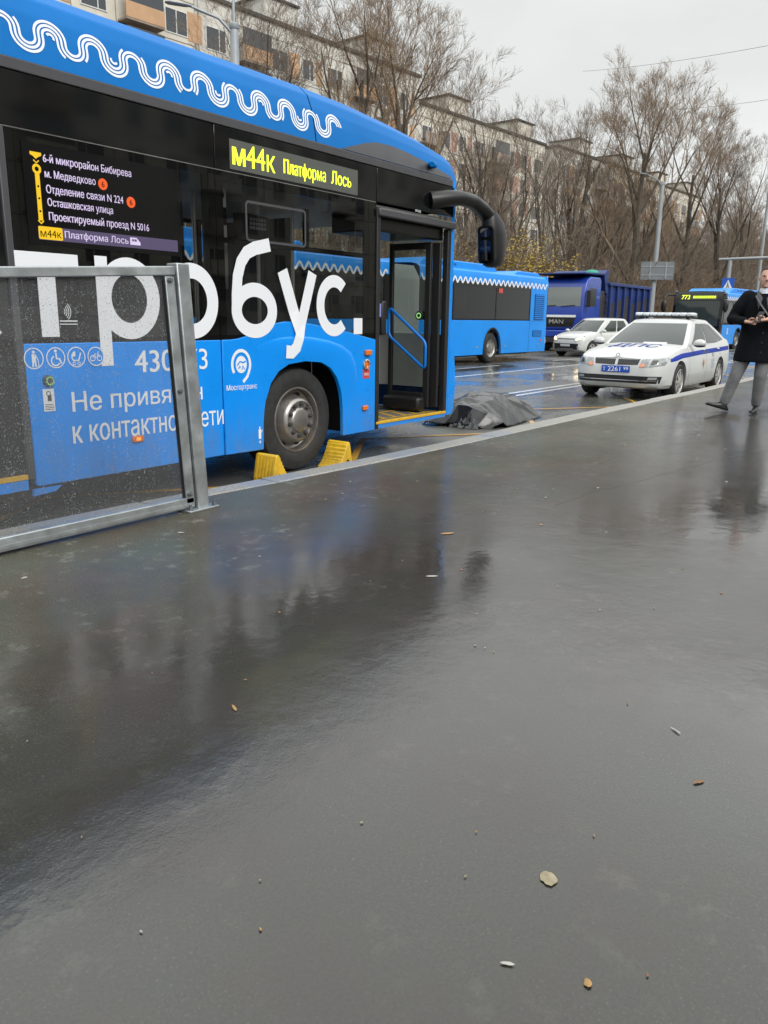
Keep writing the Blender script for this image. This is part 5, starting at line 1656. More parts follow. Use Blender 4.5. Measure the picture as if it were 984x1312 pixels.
# ------------------------------------------------------------------ dump truck
mat('truck_blue', (0.010, 0.048, 0.34), 0.35, coat=0.5, var=0.1, vscale=2)
mat('truck_body_blue', (0.010, 0.03, 0.15), 0.5, var=0.35, vscale=1.5)
mat('mud', (0.035, 0.031, 0.028), 0.8, var=0.3, vscale=3)
mat('truck_glass', (0.13, 0.15, 0.145), 0.25, spec=0.8, coat=0.3)  # pale base puts the sky's reflection into the windscreen colour
mat('truck_side_glass', (0.02, 0.022, 0.022), 0.3)
tr = thing('dump_truck', 'dark blue dump truck with a ribbed tipper body behind the white hatchback', 'truck', (34.0, 15.15, 0), R(180))
prof = [(-0.02, 0.95), (0.03, 1.25), (0.02, 1.85), (-0.06, 2.35), (-0.17, 2.85), (-0.30, 3.10), (-0.65, 3.25), (-1.75, 3.27), (-1.92, 3.15), (-1.95, 0.95)]
m_ = MB(); m_.prism(prof, lambda u, v, d: (u, d, v), -1.25, 1.25); cabm = m_.build('cab', 'truck_blue', tr, bevel=0.07, seg=3)
def fx(z): return interp([(0.95, -0.02), (1.25, 0.03), (1.85, 0.02), (2.35, -0.06), (2.85, -0.17), (3.10, -0.30)], z)
TF = lambda u, v, o=0.0: (fx(v)+0.006+o, u, v)
m_ = MB(); patch(m_, [(-1.10, 1.98), (1.10, 1.98), (1.06, 2.80), (-1.06, 2.80)], TF, 0.004, 6, 8); m_.build('windscreen', 'truck_glass', cabm, smooth=60)
m_ = MB()
for a, b in ((-0.7, -0.05), (0.2, 0.85)): m_.tube([TF(a, 1.97, 0.03), TF(b, 2.02, 0.03)], 0.015, 6)
m_.build('wiper', 'rubber_black', cabm)
m_ = MB(); patch(m_, [(-0.80, 1.08), (0.80, 1.08), (0.92, 1.50), (-0.92, 1.50)], TF, 0.005, 4, 4); gr_ = m_.build('grille', 'grille_black', cabm)
m_ = MB(); patch(m_, [(-0.92, 1.50), (0.92, 1.50), (0.94, 1.60), (-0.94, 1.60)], TF, 0.010, 4, 2); m_.build('chrome_bar', 'bus_white', cabm)
m_ = MB(); put_text(m_, 'MAN', (-0.32, 1.22, 0.36, 1.40), lambda u, v, o: TF(u, v, 0.018+o), 0, 0.10); m_.build('maker_lettering', 'alloy', gr_)
m_ = MB(); m_.box(-0.5, 0.08, -1.25, 1.25, 0.62, 0.94); bmp = m_.build('bumper', 'truck_blue', tr, bevel=0.05)
m_ = MB(); m_.box(-0.5, 0.06, -1.1, 1.1, 0.38, 0.615); m_.build('bumper_skirt', 'mud', tr, bevel=0.03)
for s in (-1, 1):
    m_ = MB(); m_.box(0.075, 0.095, s*0.93-0.2, s*0.93+0.2, 0.68, 0.86); m_.build('headlight', 'lamp_glass', bmp, bevel=0.01)
    m_ = MB(); m_.box(-0.25, 0.0, min(s*1.2, s*1.262), max(s*1.2, s*1.262), 1.30, 1.42); m_.build('indicator', 'orange_lens', cabm)
    TS = lambda u, v, o=0.0: (u, s*(1.254+o), v)
    m_ = MB(); m_.poly([TS(-0.42, 1.95), TS(-1.35, 2.0), TS(-1.35, 2.75), TS(-0.60, 2.78)]); m_.build('side_window', 'truck_side_glass', cabm)
    m_ = MB(); m_.ribbon([(-0.22, 1.1), (-0.28, 2.0), (-0.48, 2.86), (-1.42, 2.86), (-1.42, 1.1)], 0.014, TS, 0.002); m_.build('shut_line', 'grille_black', cabm)
    m_ = MB(); m_.box(-0.20, -0.05, s*1.42-0.09, s*1.42+0.09, 1.95, 2.65); m_.box(-0.15, -0.10, min(s*1.25, s*1.4), max(s*1.25, s*1.4), 2.60, 2.63); m_.box(-0.15, -0.10, min(s*1.25, s*1.4), max(s*1.25, s*1.4), 1.98, 2.01); m_.build('wing_mirror', 'plastic_black', tr, bevel=0.03)
    for ax in (-1.40, -5.2, -6.6):
        f = lambda a, b, d: (ax+a, s*(1.22-d), 0.52+b)
        w_ = MB().lathe([(0.3, 0.0), (0.45, 0.0), (0.52, 0.04), (0.52, 0.30), (0.3, 0.30)], f, 28, closed=False).build('wheel', 'tyre', tr, smooth=40)
        MB().lathe([(0.30, 0.01), (0.22, 0.08), (0.12, 0.02), (0.001, 0.01)], f, 20, closed=False).build('rim', 'mud', w_, smooth=40)
    m_ = MB(); m_.box(-0.9+0.0, -1.9, min(s*1.0, s*1.24), max(s*1.0, s*1.24), 0.45, 0.94) if False else m_.box(-1.95, -1.88, min(s*1.0, s*1.24), max(s*1.0, s*1.24), 0.45, 0.94); m_.build('mudguard', 'mud', tr)
m_ = MB(); m_.box(-8.0, -0.6, -0.45, 0.45, 0.55, 0.95); m_.build('chassis', 'body_shadow', tr)
m_ = MB(); m_.box(-2.55, -2.05, -1.2, 1.2, 0.9, 2.7); m_.build('tank_stack', 'mud', tr, bevel=0.05)
# tipper body
m_ = MB(); m_.prism([(-2.75, 1.25), (-8.55, 1.25), (-8.75, 3.08), (-2.70, 3.08)], lambda u, v, d: (u, d, v), -1.22, 1.22); tb = m_.build('tipper_body', 'truck_body_blue', tr)
for s in (-1, 1):
    for k in range(7):
        x = -2.95-0.93*k
        m_ = MB(); m_.box(x-0.10, x+0.02, min(s*1.222, s*1.34), max(s*1.222, s*1.34), 1.22, 2.95); m_.build('body_rib', 'truck_body_blue', tb, bevel=0.015)
    m_ = MB(); m_.box(-8.75, -2.7, min(s*1.222, s*1.36), max(s*1.222, s*1.36), 2.952, 3.09); m_.build('top_rail', 'truck_body_blue', tb, bevel=0.02)
    m_ = MB(); m_.box(-8.55, -2.75, min(s*1.222, s*1.33), max(s*1.222, s*1.33), 1.14, 1.215); m_.build('bottom_rail', 'truck_body_blue', tb)
    for k in range(6):
        x = -3.0-0.93*k
        m_ = MB(); m_.box(x-0.82, x-0.12, min(s*1.2205, s*1.224), max(s*1.2205, s*1.224), 1.24, 2.2+0.15*(k % 3)); m_.build('mud_splash', 'mud', tb)
m_ = MB(); m_.prism([(-2.72, 2.6), (-2.72, 3.62), (-2.45, 3.62), (-2.2, 3.47), (0.10, 3.40), (0.10, 3.34), (-2.2, 3.38), (-2.5, 2.6)], lambda u, v, d: (u, d, v), -1.25, 1.25); m_.build('canopy', 'truck_body_blue', tr, bevel=0.015)
m_ = MB(); m_.ell((-2.0, 0.7, 3.47), 0.28, 0.35, 0.16); o = m_.build('tarp_bundle', mat('tarp_green', (0.03, 0.30, 0.22), 0.6), tr, smooth=60)
m_ = MB()
for x in (-2.62, -2.30): m_.tube([(x, 1.30, 1.0), (x, 1.30, 2.5)], 0.02, 6)
for k in range(6): m_.tube([(-2.62, 1.30, 1.1+0.24*k), (-2.30, 1.30, 1.1+0.24*k)], 0.015, 6)
m_.build('ladder', 'mud', tr)

# ------------------------------------------------------------------ other buses
mat('bus_blue_far', (0.0003, 0.25, 0.78), 0.32, spec=0.35, coat=0.0, var=0.08, vscale=1.2)
glass_mat('far_bus_glass', (0.20, 0.20, 0.19), 0.03)
def zigzag(x0, x1, zc, amp, per, n=8):
    return [(x, zc+amp*math.cos(2*PI*(x-x0)/per)) for x in [x0+(per/n)*i for i in range(int((x1-x0)/per*n)+1)]]
def bus_section(parent, xa, xb, yn, doors=(), wheels=(), win=(), z0=0.28, zb=1.34, zt=2.42, top=2.80, wave=True, W=2.55, wave_z=2.50):
    """one body section between xa and xb; near side at yn (outward is -Y), far side at yn+W"""
    N = lambda u, v, d=0.0: (u, yn-d, v)
    pts = [(xa, z0)]
    for wx in sorted(wheels):
        pts += [(wx+0.56*math.cos(PI-PI*i/16), z0+0.80*math.sin(PI*i/16)**0.8) for i in range(17)]
    pts += [(xb, z0), (xb, zb), (xa, zb)]
    for nm, fn in (('lower_panel', N), ('far_lower_panel', lambda u, v, d=0.0: (u, yn+W+d, v))):
        m_ = MB(); m_.prism(pts, fn, 0.0, -0.04); m_.build(nm, 'bus_blue_far', parent, bevel=0.008)
    rows = []
    for x in (xa, xb):
        half = [(0.0, zt), (0.0, top-0.15), (0.03, top-0.03), (0.10, top+0.03), (0.3, top+0.07), (W/2, top+0.09)]
        rows.append([(x, yn+d, z) for d, z in half]+[(x, yn+W-d, z) for d, z in half[::-1][1:]])
    m_ = MB(); m_.grid(rows); rf = m_.build('roof', 'bus_blue_far', parent, smooth=35)
    if wave:
        m_ = MB(); m_.ribbon(zigzag(xa+0.05, xb-0.1, wave_z, 0.075, 0.30), 0.062, N, 0.012); m_.build('wave_ornament', 'bus_white', rf)
        m_ = MB(); m_.box(xa, xb, yn-0.008, yn+0.0, zt-0.06, zt+0.06) if False else m_.box(xa, xb, yn-0.005, yn+0.02, zt-0.08, zt+0.055); m_.build('window_header', 'frit_black', parent)
    for a, b in win:
        m_ = MB(); m_.quad(N(a, zb, -0.01), N(b, zb, -0.01), N(b, zt, -0.01), N(a, zt, -0.01)); m_.build('side_window', 'far_bus_glass', parent)
        m_ = MB(); m_.quad((a, yn+W-0.01, zb), (b, yn+W-0.01, zb), (b, yn+W-0.01, zt), (a, yn+W-0.01, zt)); m_.build('far_window', 'far_bus_glass', parent)
    edges = sorted([xa]+[e for p_ in win for e in p_]+[xb])
    for a, b in zip(edges[0::2], edges[1::2]):
        if b-a > 0.01:
            for yy in (yn, yn+W-0.04):
                m_ = MB(); m_.box(a, b, yy, yy+0.04, zb, zt); m_.build('window_pillar', 'frit_black', parent)
    m_ = MB(); m_.box(xa+0.05, xb-0.05, yn+0.1, yn+W-0.1, 0.36, 0.42); m_.build('cabin_floor', 'floor_grey', parent)
    m_ = MB(); m_.box(xa+0.4, xb-0.4, yn+0.5, yn+W-0.5, 0.2, 0.355); m_.build('chassis', 'body_shadow', parent)
    for wx in wheels:
        for yy, sg in ((yn+0.04, -1), (yn+W-0.04, 1)):
            f = lambda a, b, d: (wx+a, yy-sg*(-d) if sg > 0 else yy+d, 0.475+b)
            f2 = (lambda a, b, d: (wx+a, yy+d, 0.475+b)) if sg < 0 else (lambda a, b, d: (wx+a, yy-d, 0.475+b))
            w_ = MB().lathe([(0.29, 0.0), (0.42, 0.0), (0.475, 0.05), (0.475, 0.27), (0.3, 0.27)], f2, 32, closed=False).build('wheel', 'tyre', parent, smooth=40)
            MB().lathe([(0.29, 0.01), (0.25, 0.05), (0.17, 0.06), (0.15, 0.02), (0.08, 0.01), (0.001, 0.0)], f2, 24, closed=False).build('rim', 'rim_metal', w_, smooth=40)
        m_ = MB(); m_.ribbon([(wx+0.58*math.cos(PI-PI*i/16), z0+0.82*math.sin(PI*i/16)**0.8) for i in range(17)], 0.05, N, 0.012); m_.build('arch_trim', 'rubber_black', parent)
        m_ = MB(); m_.box(wx-0.55, wx+0.55, yn+0.42, yn+0.45, 0.3, 1.1); m_.build('wheel_housing', 'body_shadow', parent)
    for sx in [xa+0.9+1.1*k for k in range(int((xb-xa-1.6)/1.1))]:
        m_ = MB(); m_.box(sx, sx+0.42, yn+0.15, yn+0.95, 0.85, 0.95); m_.box(sx+0.40, sx+0.48, yn+0.15, yn+0.95, 0.9, 1.55); m_.build('seat', 'interior_dark', parent, bevel=0.03)
    return rf

ab = thing('articulated_bus', 'blue articulated bus with a grey bellows joint on the far lane, seen past the mirror', 'bus')
YA = 12.43
rf = bus_section(ab, 18.75, 27.05, YA, wheels=(23.05,), win=((18.95, 20.55), (20.62, 23.2), (23.27, 25.66)), wave_z=2.505)
bus_section(ab, 9.0, 17.35, YA, wheels=(11.6, 16.0), win=((9.4, 11.6), (11.68, 14.2), (14.28, 17.1)), wave_z=2.505)
# bellows
rings = []
for k in range(19):
    x = 17.36+1.38*k/18
    ins = 0.0 if k % 2 == 0 else 0.13
    rings.append([(x, YA+ins+0.0, 0.42), (x, YA+ins, 2.45-ins), (x, YA+0.2+ins, 2.78-ins), (x, YA+2.35-ins, 2.78-ins), (x, YA+2.55-ins, 2.45-ins), (x, YA+2.55-ins, 0.42)])
m_ = MB(); m_.loft(rings, False); m_.build('bellows', 'bellows_grey', ab)
m_ = MB(); m_.prism([(26.95, 0.3), (27.05, 0.3), (27.08, 1.0), (27.02, 2.86), (26.95, 2.86)], lambda u, v, d: (u, d, v), YA+0.01, YA+2.54); rw = m_.build('rear_wall', 'bus_blue_far', ab, bevel=0.02)
# engine bay panel with louvres
N = lambda u, v, d=0.0: (u, YA-d, v)
m_ = MB(); m_.prism([(25.70, 1.34), (27.0, 1.34), (27.0, 2.55), (25.70, 2.55)], N, 0.006, -0.03); ep = m_.build('engine_panel', 'bus_blue_far', ab, bevel=0.005)
mat('louvre_blue', (0.002, 0.07, 0.26), 0.5)
for za, zb_ in ((1.36, 2.24),):
    m_ = MB(); m_.prism(rrect(25.98, 26.78, za, zb_, 0.03), N, 0.008, 0.0065); m_.build('louvre_panel', 'louvre_blue', ep)
    for k in range(13):
        z = za+0.04+k*0.066
        m_ = MB(); m_.box(26.01, 26.75, YA-0.035, YA-0.009, z, z+0.030); m_.build('louvre', 'bus_blue_far', ep)
m_ = MB(); m_.prism(rrect(25.95, 26.70, 0.80, 1.02, 0.02), N, 0.008, 0.0); lp_ = m_.build('louvre_panel', 'louvre_blue', ab)
for k in range(5):
    m_ = MB(); m_.box(25.97, 26.68, YA-0.028, YA-0.009, 0.82+0.04*k, 0.838+0.04*k); m_.build('louvre', 'bus_blue_far', lp_)
m_ = MB()
for x in (25.68,): m_.box(x, x+0.012, YA-0.003, YA+0.0, 0.3, 1.33)
m_.build('shut_line', 'louvre_blue', ab)
for x in (22.05, 23.95, 26.45):
    m_ = MB(); m_.box(x-0.04, x+0.04, YA-0.012, YA, 0.50, 0.56); m_.build('marker_lamp', 'lamp_glass', ab)
m_ = MB(); m_.box(26.6, 26.7, YA-0.012, YA, 0.63, 0.70); m_.build('rear_marker', 'red_sticker', ab)
m_ = MB(); m_.box(27.05, 27.09, YA+0.02, YA+0.20, 0.55, 0.75); m_.build('tail_lamp', 'lamp_warm', rw)
m_ = MB(); m_.box(27.05, 27.09, YA+0.02, YA+0.20, 0.80, 1.2); m_.build('tail_lamp', 'tail_red', rw)
m_ = MB(); m_.box(23.35, 23.62, YA-0.004, YA+0.0, 2.20, 2.34); st_ = m_.build('red_sticker', 'red_sticker', ab)
# roof housings
for xa, xb, h_ in ((18.9, 23.6, 0.20), (24.6, 26.9, 0.12), (9.6, 14.5, 0.2)):
    m_ = MB(); m_.prism([(xa, 2.80), (xb, 2.80), (xb-0.45, 2.84+h_), (xa+0.3, 2.84+h_)], lambda u, v, d: (u, d, v), YA+0.15, YA+2.4); m_.build('roof_housing', 'bus_blue_far', ab, bevel=0.03)
m_ = MB()
for k in range(5): m_.box(19.9+0.22*k, 20.02+0.22*k, YA+0.146, YA+0.149, 2.90, 2.96)
m_.build('vent_slot', 'louvre_blue', ab)
m_ = MB(); m_.prism([(9.0, 0.3), (8.85, 1.2), (8.98, 2.86), (9.1, 2.86), (9.1, 0.3)], lambda u, v, d: (u, d, v), YA+0.02, YA+2.53); m_.build('front_wall', 'gloss_black', ab)

# --- oncoming low-floor bus far right, showing a lit route number
rb = thing('city_bus', 'oncoming city bus with a black front and lit yellow route number, behind the police car', 'bus', (42.6, 11.41, 0), R(-5.3))
RYN = -1.275
bus_section(rb, 0.25, 11.8, RYN, wheels=(2.7, 8.8), win=((0.35, 1.5), (1.58, 4.2), (4.28, 7.2), (7.28, 11.2)), zb=1.25, wave_z=2.53)
m_ = MB(); m_.prism([(-0.02, 0.32), (-0.06, 0.9), (-0.04, 1.2), (0.10, 2.45), (0.20, 2.86), (0.32, 2.86), (0.32, 0.32)], lambda u, v, d: (u, d, v), RYN+0.01, RYN+2.54); fw_ = m_.build('front_wall', 'gloss_black', rb, bevel=0.05)
FXX = lambda z: interp([(0.32, -0.02), (0.9, -0.06), (1.2, -0.04), (2.45, 0.10), (2.86, 0.20)], z)
BF = lambda u, v, o=0.0: (FXX(v)-0.006-o, u, v)
m_ = MB(); patch(m_, [(-1.10, 1.18), (1.10, 1.18), (1.10, 2.40), (-1.10, 2.40)], BF, 0.002, 4, 8); m_.build('windscreen', 'car_glass', fw_)
m_ = MB(); patch(m_, [(-0.95, 2.44), (0.95, 2.44), (0.95, 2.74), (-0.95, 2.74)], BF, 0.003, 2, 3); dp = m_.build('route_display', 'screen_black', fw_)
m_ = MB(); put_text(m_, '773', (0, 2.49, 0.42, 2.70), lambda u, v, o: BF(0.86-u, v, 0.012+o), 0, 0.06)
for k in range(11): put_text(m_, 'o', (0, 2.53, 0.085, 2.66), lambda u, v, o: BF(0.28-0.105*k-u, v, 0.012+o), 0, 0.12)
m_.build('route_lettering', 'led_yellow', dp)
m_ = MB(); patch(m_, [(-1.2, 0.36), (1.2, 0.36), (1.2, 0.62), (-1.2, 0.62)], BF, 0.004, 3, 2); m_.build('front_bumper', 'bus_blue_far', fw_)
for s in (-1, 1):
    m_ = MB(); patch(m_, [(s*0.80, 0.66), (s*1.12, 0.66), (s*1.14, 0.84), (s*0.84, 0.80)], BF, 0.01, 3, 2); m_.build('headlight', 'lamp_glass', fw_)
    m_ = MB(); m_.tube([(0.15, s*1.25, 2.7), (-0.25, s*1.48, 2.72), (-0.40, s*1.55, 2.5)], 0.05, 8); m_.ell((-0.42, s*1.55, 2.15), 0.10, 0.14, 0.32); m_.build('mirror_arm', 'plastic_black', rb, smooth=60)
    m_ = MB(); m_.box(0.14, 0.22, s*1.2-0.06, s*1.2+0.06, 2.87, 2.93); m_.build('marker_lamp', 'lamp_glass', rb)
m_ = MB(); m_.prism([(1.2, 2.84), (11.5, 2.84), (11.2, 3.08), (1.9, 3.08)], lambda u, v, d: (u, d, v), RYN+0.18, RYN+2.37); m_.build('roof_housing', 'bus_blue_far', rb, bevel=0.04)
m_ = MB()
for k in range(9): m_.box(2.4+0.5*k, 2.7+0.5*k, RYN+0.175, RYN+0.178, 2.93, 3.0)
m_.build('vent_slot', 'louvre_blue', rb)
N = lambda u, v, d=0.0: (u, RYN-d, v)
m_ = MB(); put_text(m_, '8', (0.95, 0.78, 1.15, 1.1), N, 0.004, 0.02); m_.build('door_mark', 'bus_white', rb)
# ------------------------------------------------------------------ walking man
mat('skin', (0.52, 0.30, 0.22), 0.5)
mat('hair_dark', (0.035, 0.022, 0.014), 0.7, bump=0.4, bscale=90)
mat('coat_navy', (0.0035, 0.004, 0.006), 0.85, spec=0.15, var=0.25, vscale=6, bump=1.0, bscale=9)
mat('trouser_grey', (0.17, 0.17, 0.175), 0.85, var=0.22, vscale=9, bump=1.0, bscale=11)
mat('shoe_black', (0.010, 0.010, 0.010), 0.3)
mat('shirt_pale', (0.55, 0.58, 0.64), 0.7)
mat('strap_grey', (0.07, 0.07, 0.075), 0.7)
mat('eye_dark', (0.02, 0.015, 0.012), 0.2)
mat('lip', (0.34, 0.13, 0.11), 0.5)
def remeshed(mb, name, m, parent, vox, smooth_it=4):
    o = mb.build(name, m, None)
    rm = o.modifiers.new('r', 'REMESH'); rm.mode = 'VOXEL'; rm.voxel_size = vox
    sm = o.modifiers.new('s', 'SMOOTH'); sm.iterations = smooth_it; sm.factor = 0.5
    me = evaluated_mesh(o)
    drop_mesh(o)
    me.name = name
    me.polygons.foreach_set('use_smooth', [True]*len(me.polygons))
    q = bpy.data.objects.new(name, me); COL.objects.link(q)
    if parent: q.parent = parent
    return q
_az = math.atan2(2.2, 11.17)
er = Vector((math.sin(_az), -math.cos(_az), 0)); et = Vector((-math.cos(_az), -math.sin(_az), 0))
def Q(r, t, z): return er*r+et*t+Vector((0, 0, z))
def limb(mb, pts, rad, n=14, flat=1.0):
    """rounded-end limb through joints (r, t, z)"""
    P_ = [Q(*p) for p in pts]
    mb.tube(P_, rad, n, True, flat)
    for p, r_ in zip(P_, rad): mb.ell(p, r_*0.99, r_*0.99, r_*0.99, 12, 8)
def oval(mb, secs, n=24):
    """stack of horizontal ovals: (z, r centre, t centre, half r, half t)"""
    rings = []
    for z, rc, tc_, hr, ht in secs:
        rings.append([Q(rc+hr*math.cos(2*PI*k/n), tc_+ht*math.sin(2*PI*k/n), z) for k in range(n)])
    mb.loft(rings)
man = thing('person', 'man in a dark coat and grey trousers walking on the pavement, holding a phone', 'person', (11.17, 2.175, SW))
# joints (r to the right in the photo, t towards the camera, z up)
SL, SR = (-0.215, -0.02, 1.475), (0.215, -0.02, 1.475)
EL, ER_ = (-0.345, 0.03, 1.185), (0.35, 0.03, 1.185)
WL, WR = (-0.185, 0.285, 1.155), (0.06, 0.30, 1.185)
HL, HR = (-0.10, 0.0, 0.92), (0.10, 0.0, 0.92)
KL, KR = (-0.225, 0.04, 0.485), (0.065, 0.05, 0.49)
AL, AR = (-0.335, 0.00, 0.105), (0.055, -0.06, 0.10)
b = MB()
oval(b, [(1.565, 0, 0.012, 0.035, 0.04), (1.58, 0, 0.02, 0.052, 0.065), (1.61, 0, 0.025, 0.064, 0.082), (1.65, 0, 0.018, 0.072, 0.095), (1.70, 0, 0.008, 0.076, 0.100), (1.74, 0, 0.0, 0.076, 0.098), (1.78, 0, -0.006, 0.066, 0.085), (1.805, 0, -0.008, 0.045, 0.058), (1.82, 0, -0.008, 0.012, 0.015)])
b.tube([Q(0, 0.105, 1.712), Q(0, 0.122, 1.685), Q(0, 0.132, 1.665)], [0.010, 0.012, 0.014], 10)
b.ell(Q(0, 0.124, 1.662), 0.018, 0.018, 0.012)
b.ell(Q(0, 0.085, 1.588), 0.026, 0.026, 0.02)
for s in (-1, 1):
    b.ell(Q(s*0.032, 0.094, 1.722), 0.024, 0.024, 0.008)
    b.ell(Q(s*0.078, -0.005, 1.685), 0.013, 0.02, 0.032)
    b.ell(Q(s*0.042, 0.066, 1.665), 0.024, 0.024, 0.022)
b.tube([Q(0, -0.005, 1.45), Q(0, 0.0, 1.53), Q(0, 0.005, 1.61)], [0.068, 0.058, 0.058], 16)
oval(b, [(0.86, 0, 0, 0.14, 0.10), (0.95, 0, 0, 0.165, 0.115), (1.08, 0, 0, 0.155, 0.105), (1.25, 0, 0, 0.17, 0.11), (1.40, 0, -0.01, 0.185, 0.11), (1.48, 0, -0.015, 0.16, 0.085), (1.52, 0, -0.01, 0.07, 0.06)])
for S_, E_, W_ in ((SL, EL, WL), (SR, ER_, WR)): limb(b, [S_, E_, W_], [0.055, 0.043, 0.028])
for H_, K_, A_ in ((HL, KL, AL), (HR, KR, AR)): limb(b, [H_, K_, A_], [0.085, 0.056, 0.038])
# hands: palm, four bent fingers and a thumb each
def hand(W_, dr, curl):
    r, t, z = W_
    pa = (r+dr*0.035, t+0.025, z-0.005); pb = (r+dr*0.085, t+0.035, z-0.012)
    b.tube([Q(*W_), Q(*pa), Q(*pb)], [0.026, 0.036, 0.036], 12, True, 0.6)
    for k in range(4):
        zz_ = z+0.024-0.018*k
        L1 = (0.040, 0.046, 0.043, 0.034)[k]
        b.tube([Q(pb[0]-dr*0.01, pb[1]+0.006, zz_), Q(pb[0]+dr*L1*0.75, pb[1]+0.016, zz_), Q(pb[0]+dr*L1*0.95, pb[1]+0.042*curl, zz_-0.003), Q(pb[0]+dr*L1*0.45, pb[1]+0.058*curl, zz_-0.004)], [0.0095, 0.009, 0.0085, 0.007], 8)
    b.tube([Q(pa[0], pa[1]+0.008, z+0.022), Q(pa[0]+dr*0.03, pa[1]+0.034, z+0.042), Q(pa[0]+dr*0.065, pa[1]+0.045, z+0.040)], [0.012, 0.0105, 0.008], 8)
hand(WL, 1, 1.0)
hand(WR, -1, 1.0)
body = remeshed(b, 'body', 'skin', man, 0.0065, 3)
# hair
b = MB()
oval(b, [(1.735, 0, -0.030, 0.082, 0.086), (1.765, 0, -0.022, 0.080, 0.090), (1.795, 0, -0.012, 0.068, 0.086), (1.822, 0, -0.010, 0.046, 0.060), (1.833, 0, -0.01, 0.012, 0.016)])
oval(b, [(1.64, 0, -0.062, 0.058, 0.045), (1.69, 0, -0.056, 0.078, 0.055), (1.74, 0, -0.045, 0.083, 0.068)])
remeshed(b, 'hair', 'hair_dark', man, 0.008, 3)
for s in (-1, 1):
    b = MB(); b.ell(Q(s*0.031, 0.093, 1.702), 0.010, 0.010, 0.006); b.build('eye', 'eye_dark', body)
    b = MB(); b.tube([Q(s*0.014, 0.106, 1.724), Q(s*0.034, 0.105, 1.729), Q(s*0.052, 0.090, 1.722)], [0.002, 0.003, 0.002], 6); b.build('eyebrow', 'hair_dark', body)
b = MB(); b.tube([Q(-0.024, 0.098, 1.627), Q(0, 0.107, 1.629), Q(0.024, 0.098, 1.627)], [0.002, 0.004, 0.002], 6); b.build('mouth', 'lip', body)
# coat: body to mid thigh, sleeves, collar
b = MB()
oval(b, [(0.655, -0.01, 0.0, 0.275, 0.185), (0.72, -0.01, 0.0, 0.275, 0.18), (0.90, 0, 0, 0.255, 0.165), (1.06, 0, 0, 0.235, 0.15), (1.20, 0, 0, 0.235, 0.15), (1.34, 0, -0.005, 0.235, 0.145), (1.44, 0, -0.012, 0.225, 0.125), (1.495, 0, -0.015, 0.165, 0.10), (1.53, 0, -0.012, 0.085, 0.075)])
for S_, E_, W_ in ((SL, EL, WL), (SR, ER_, WR)):
    W2 = tuple(lerp(e, w_, 0.88) for e, w_ in zip(E_, W_))
    mid = tuple(lerp(s_, e, 0.5) for s_, e in zip(S_, E_))
    limb(b, [(S_[0]*0.86, S_[1], S_[2]-0.02), mid, E_, W2], [0.095, 0.083, 0.074, 0.056])
coat = remeshed(b, 'coat', 'coat_navy', man, 0.012, 5)
b = MB()
for s in (-1, 1):
    b.prism([(s*0.020, 1.44), (s*0.085, 1.55), (s*0.10, 1.47), (s*0.055, 1.30)], lambda u, v, d: Q(u, 0.145+d-(v-1.30)*0.32, v), -0.012, 0.012)
b.build('lapel', 'strap_grey', coat, bevel=0.005)
b = MB(); oval(b, [(1.50, 0, 0.005, 0.078, 0.085), (1.545, 0, 0.008, 0.070, 0.074), (1.565, 0, 0.004, 0.066, 0.068)]); b.build('shirt_collar', 'shirt_pale', man, smooth=60)
b = MB(); b.tube([Q(-0.10, 0.13, 1.47), Q(-0.03, 0.172, 1.36), Q(0.08, 0.175, 1.22)], [0.022, 0.022, 0.02], 8, True, 0.3); b.build('scarf_end', 'strap_grey', coat, smooth=60)
for k in range(3):
    b = MB(); b.cyl(Q(0.03, 0.162+0.004*k, 1.02-0.12*k), Q(0.03, 0.172+0.004*k, 1.02-0.12*k), 0.012, 10); b.build('button', 'shoe_black', coat)
# trousers
b = MB()
oval(b, [(0.80, 0, 0, 0.165, 0.125), (0.92, 0, 0, 0.17, 0.125), (1.00, 0, 0, 0.16, 0.12)])
for H_, K_, A_ in ((HL, KL, AL), (HR, KR, AR)):
    A2 = (lerp(K_[0], A_[0], 0.92), lerp(K_[1], A_[1], 0.92), lerp(K_[2], A_[2], 0.92))
    thigh = tuple(lerp(h_, k_, 0.4) for h_, k_ in zip(H_, K_)); shin = tuple(lerp(k_, a_, 0.45) for k_, a_ in zip(K_, A_))
    limb(b, [H_, thigh, K_, shin, A2], [0.115, 0.105, 0.082, 0.074, 0.066])
remeshed(b, 'trousers', 'trouser_grey', man, 0.011, 4)
# shoes: the leading one lands on its heel with the toe raised
def shoe(heel, toe, lift):
    h_, t_ = Vector(heel), Vector(toe)
    mb = MB()
    secs = []
    ax = (t_-h_)
    side = Vector((-ax.y, ax.x, 0)).normalized() if True else None
    for k, hw, hh in ((-0.04, 0.020, 0.05), (0.06, 0.034, 0.085), (0.25, 0.038, 0.095), (0.5, 0.040, 0.07), (0.75, 0.046, 0.05), (0.92, 0.036, 0.04), (1.0, 0.014, 0.026)):
        c = h_+ax*k
        upv = Vector((0, 0, 1))
        ring = []
        for q in range(12):
            a = 2*PI*q/12
            v_ = math.sin(a)
            ring.append(Q(*(c+side*hw*math.cos(a)+upv*(hh*0.5+hh*0.5*max(-1, v_*1.15 if v_ > 0 else v_*1.15)))))
        secs.append(ring)
    mb.loft(secs)
    return mb
sh = shoe((-0.29, -0.02, 0.008), (-0.545, 0.11, 0.085), 0.07).build('shoe', 'shoe_black', man, smooth=50)
sh = shoe((0.075, -0.10, 0.008), (0.005, 0.17, 0.008), 0).build('shoe', 'shoe_black', man, smooth=50)
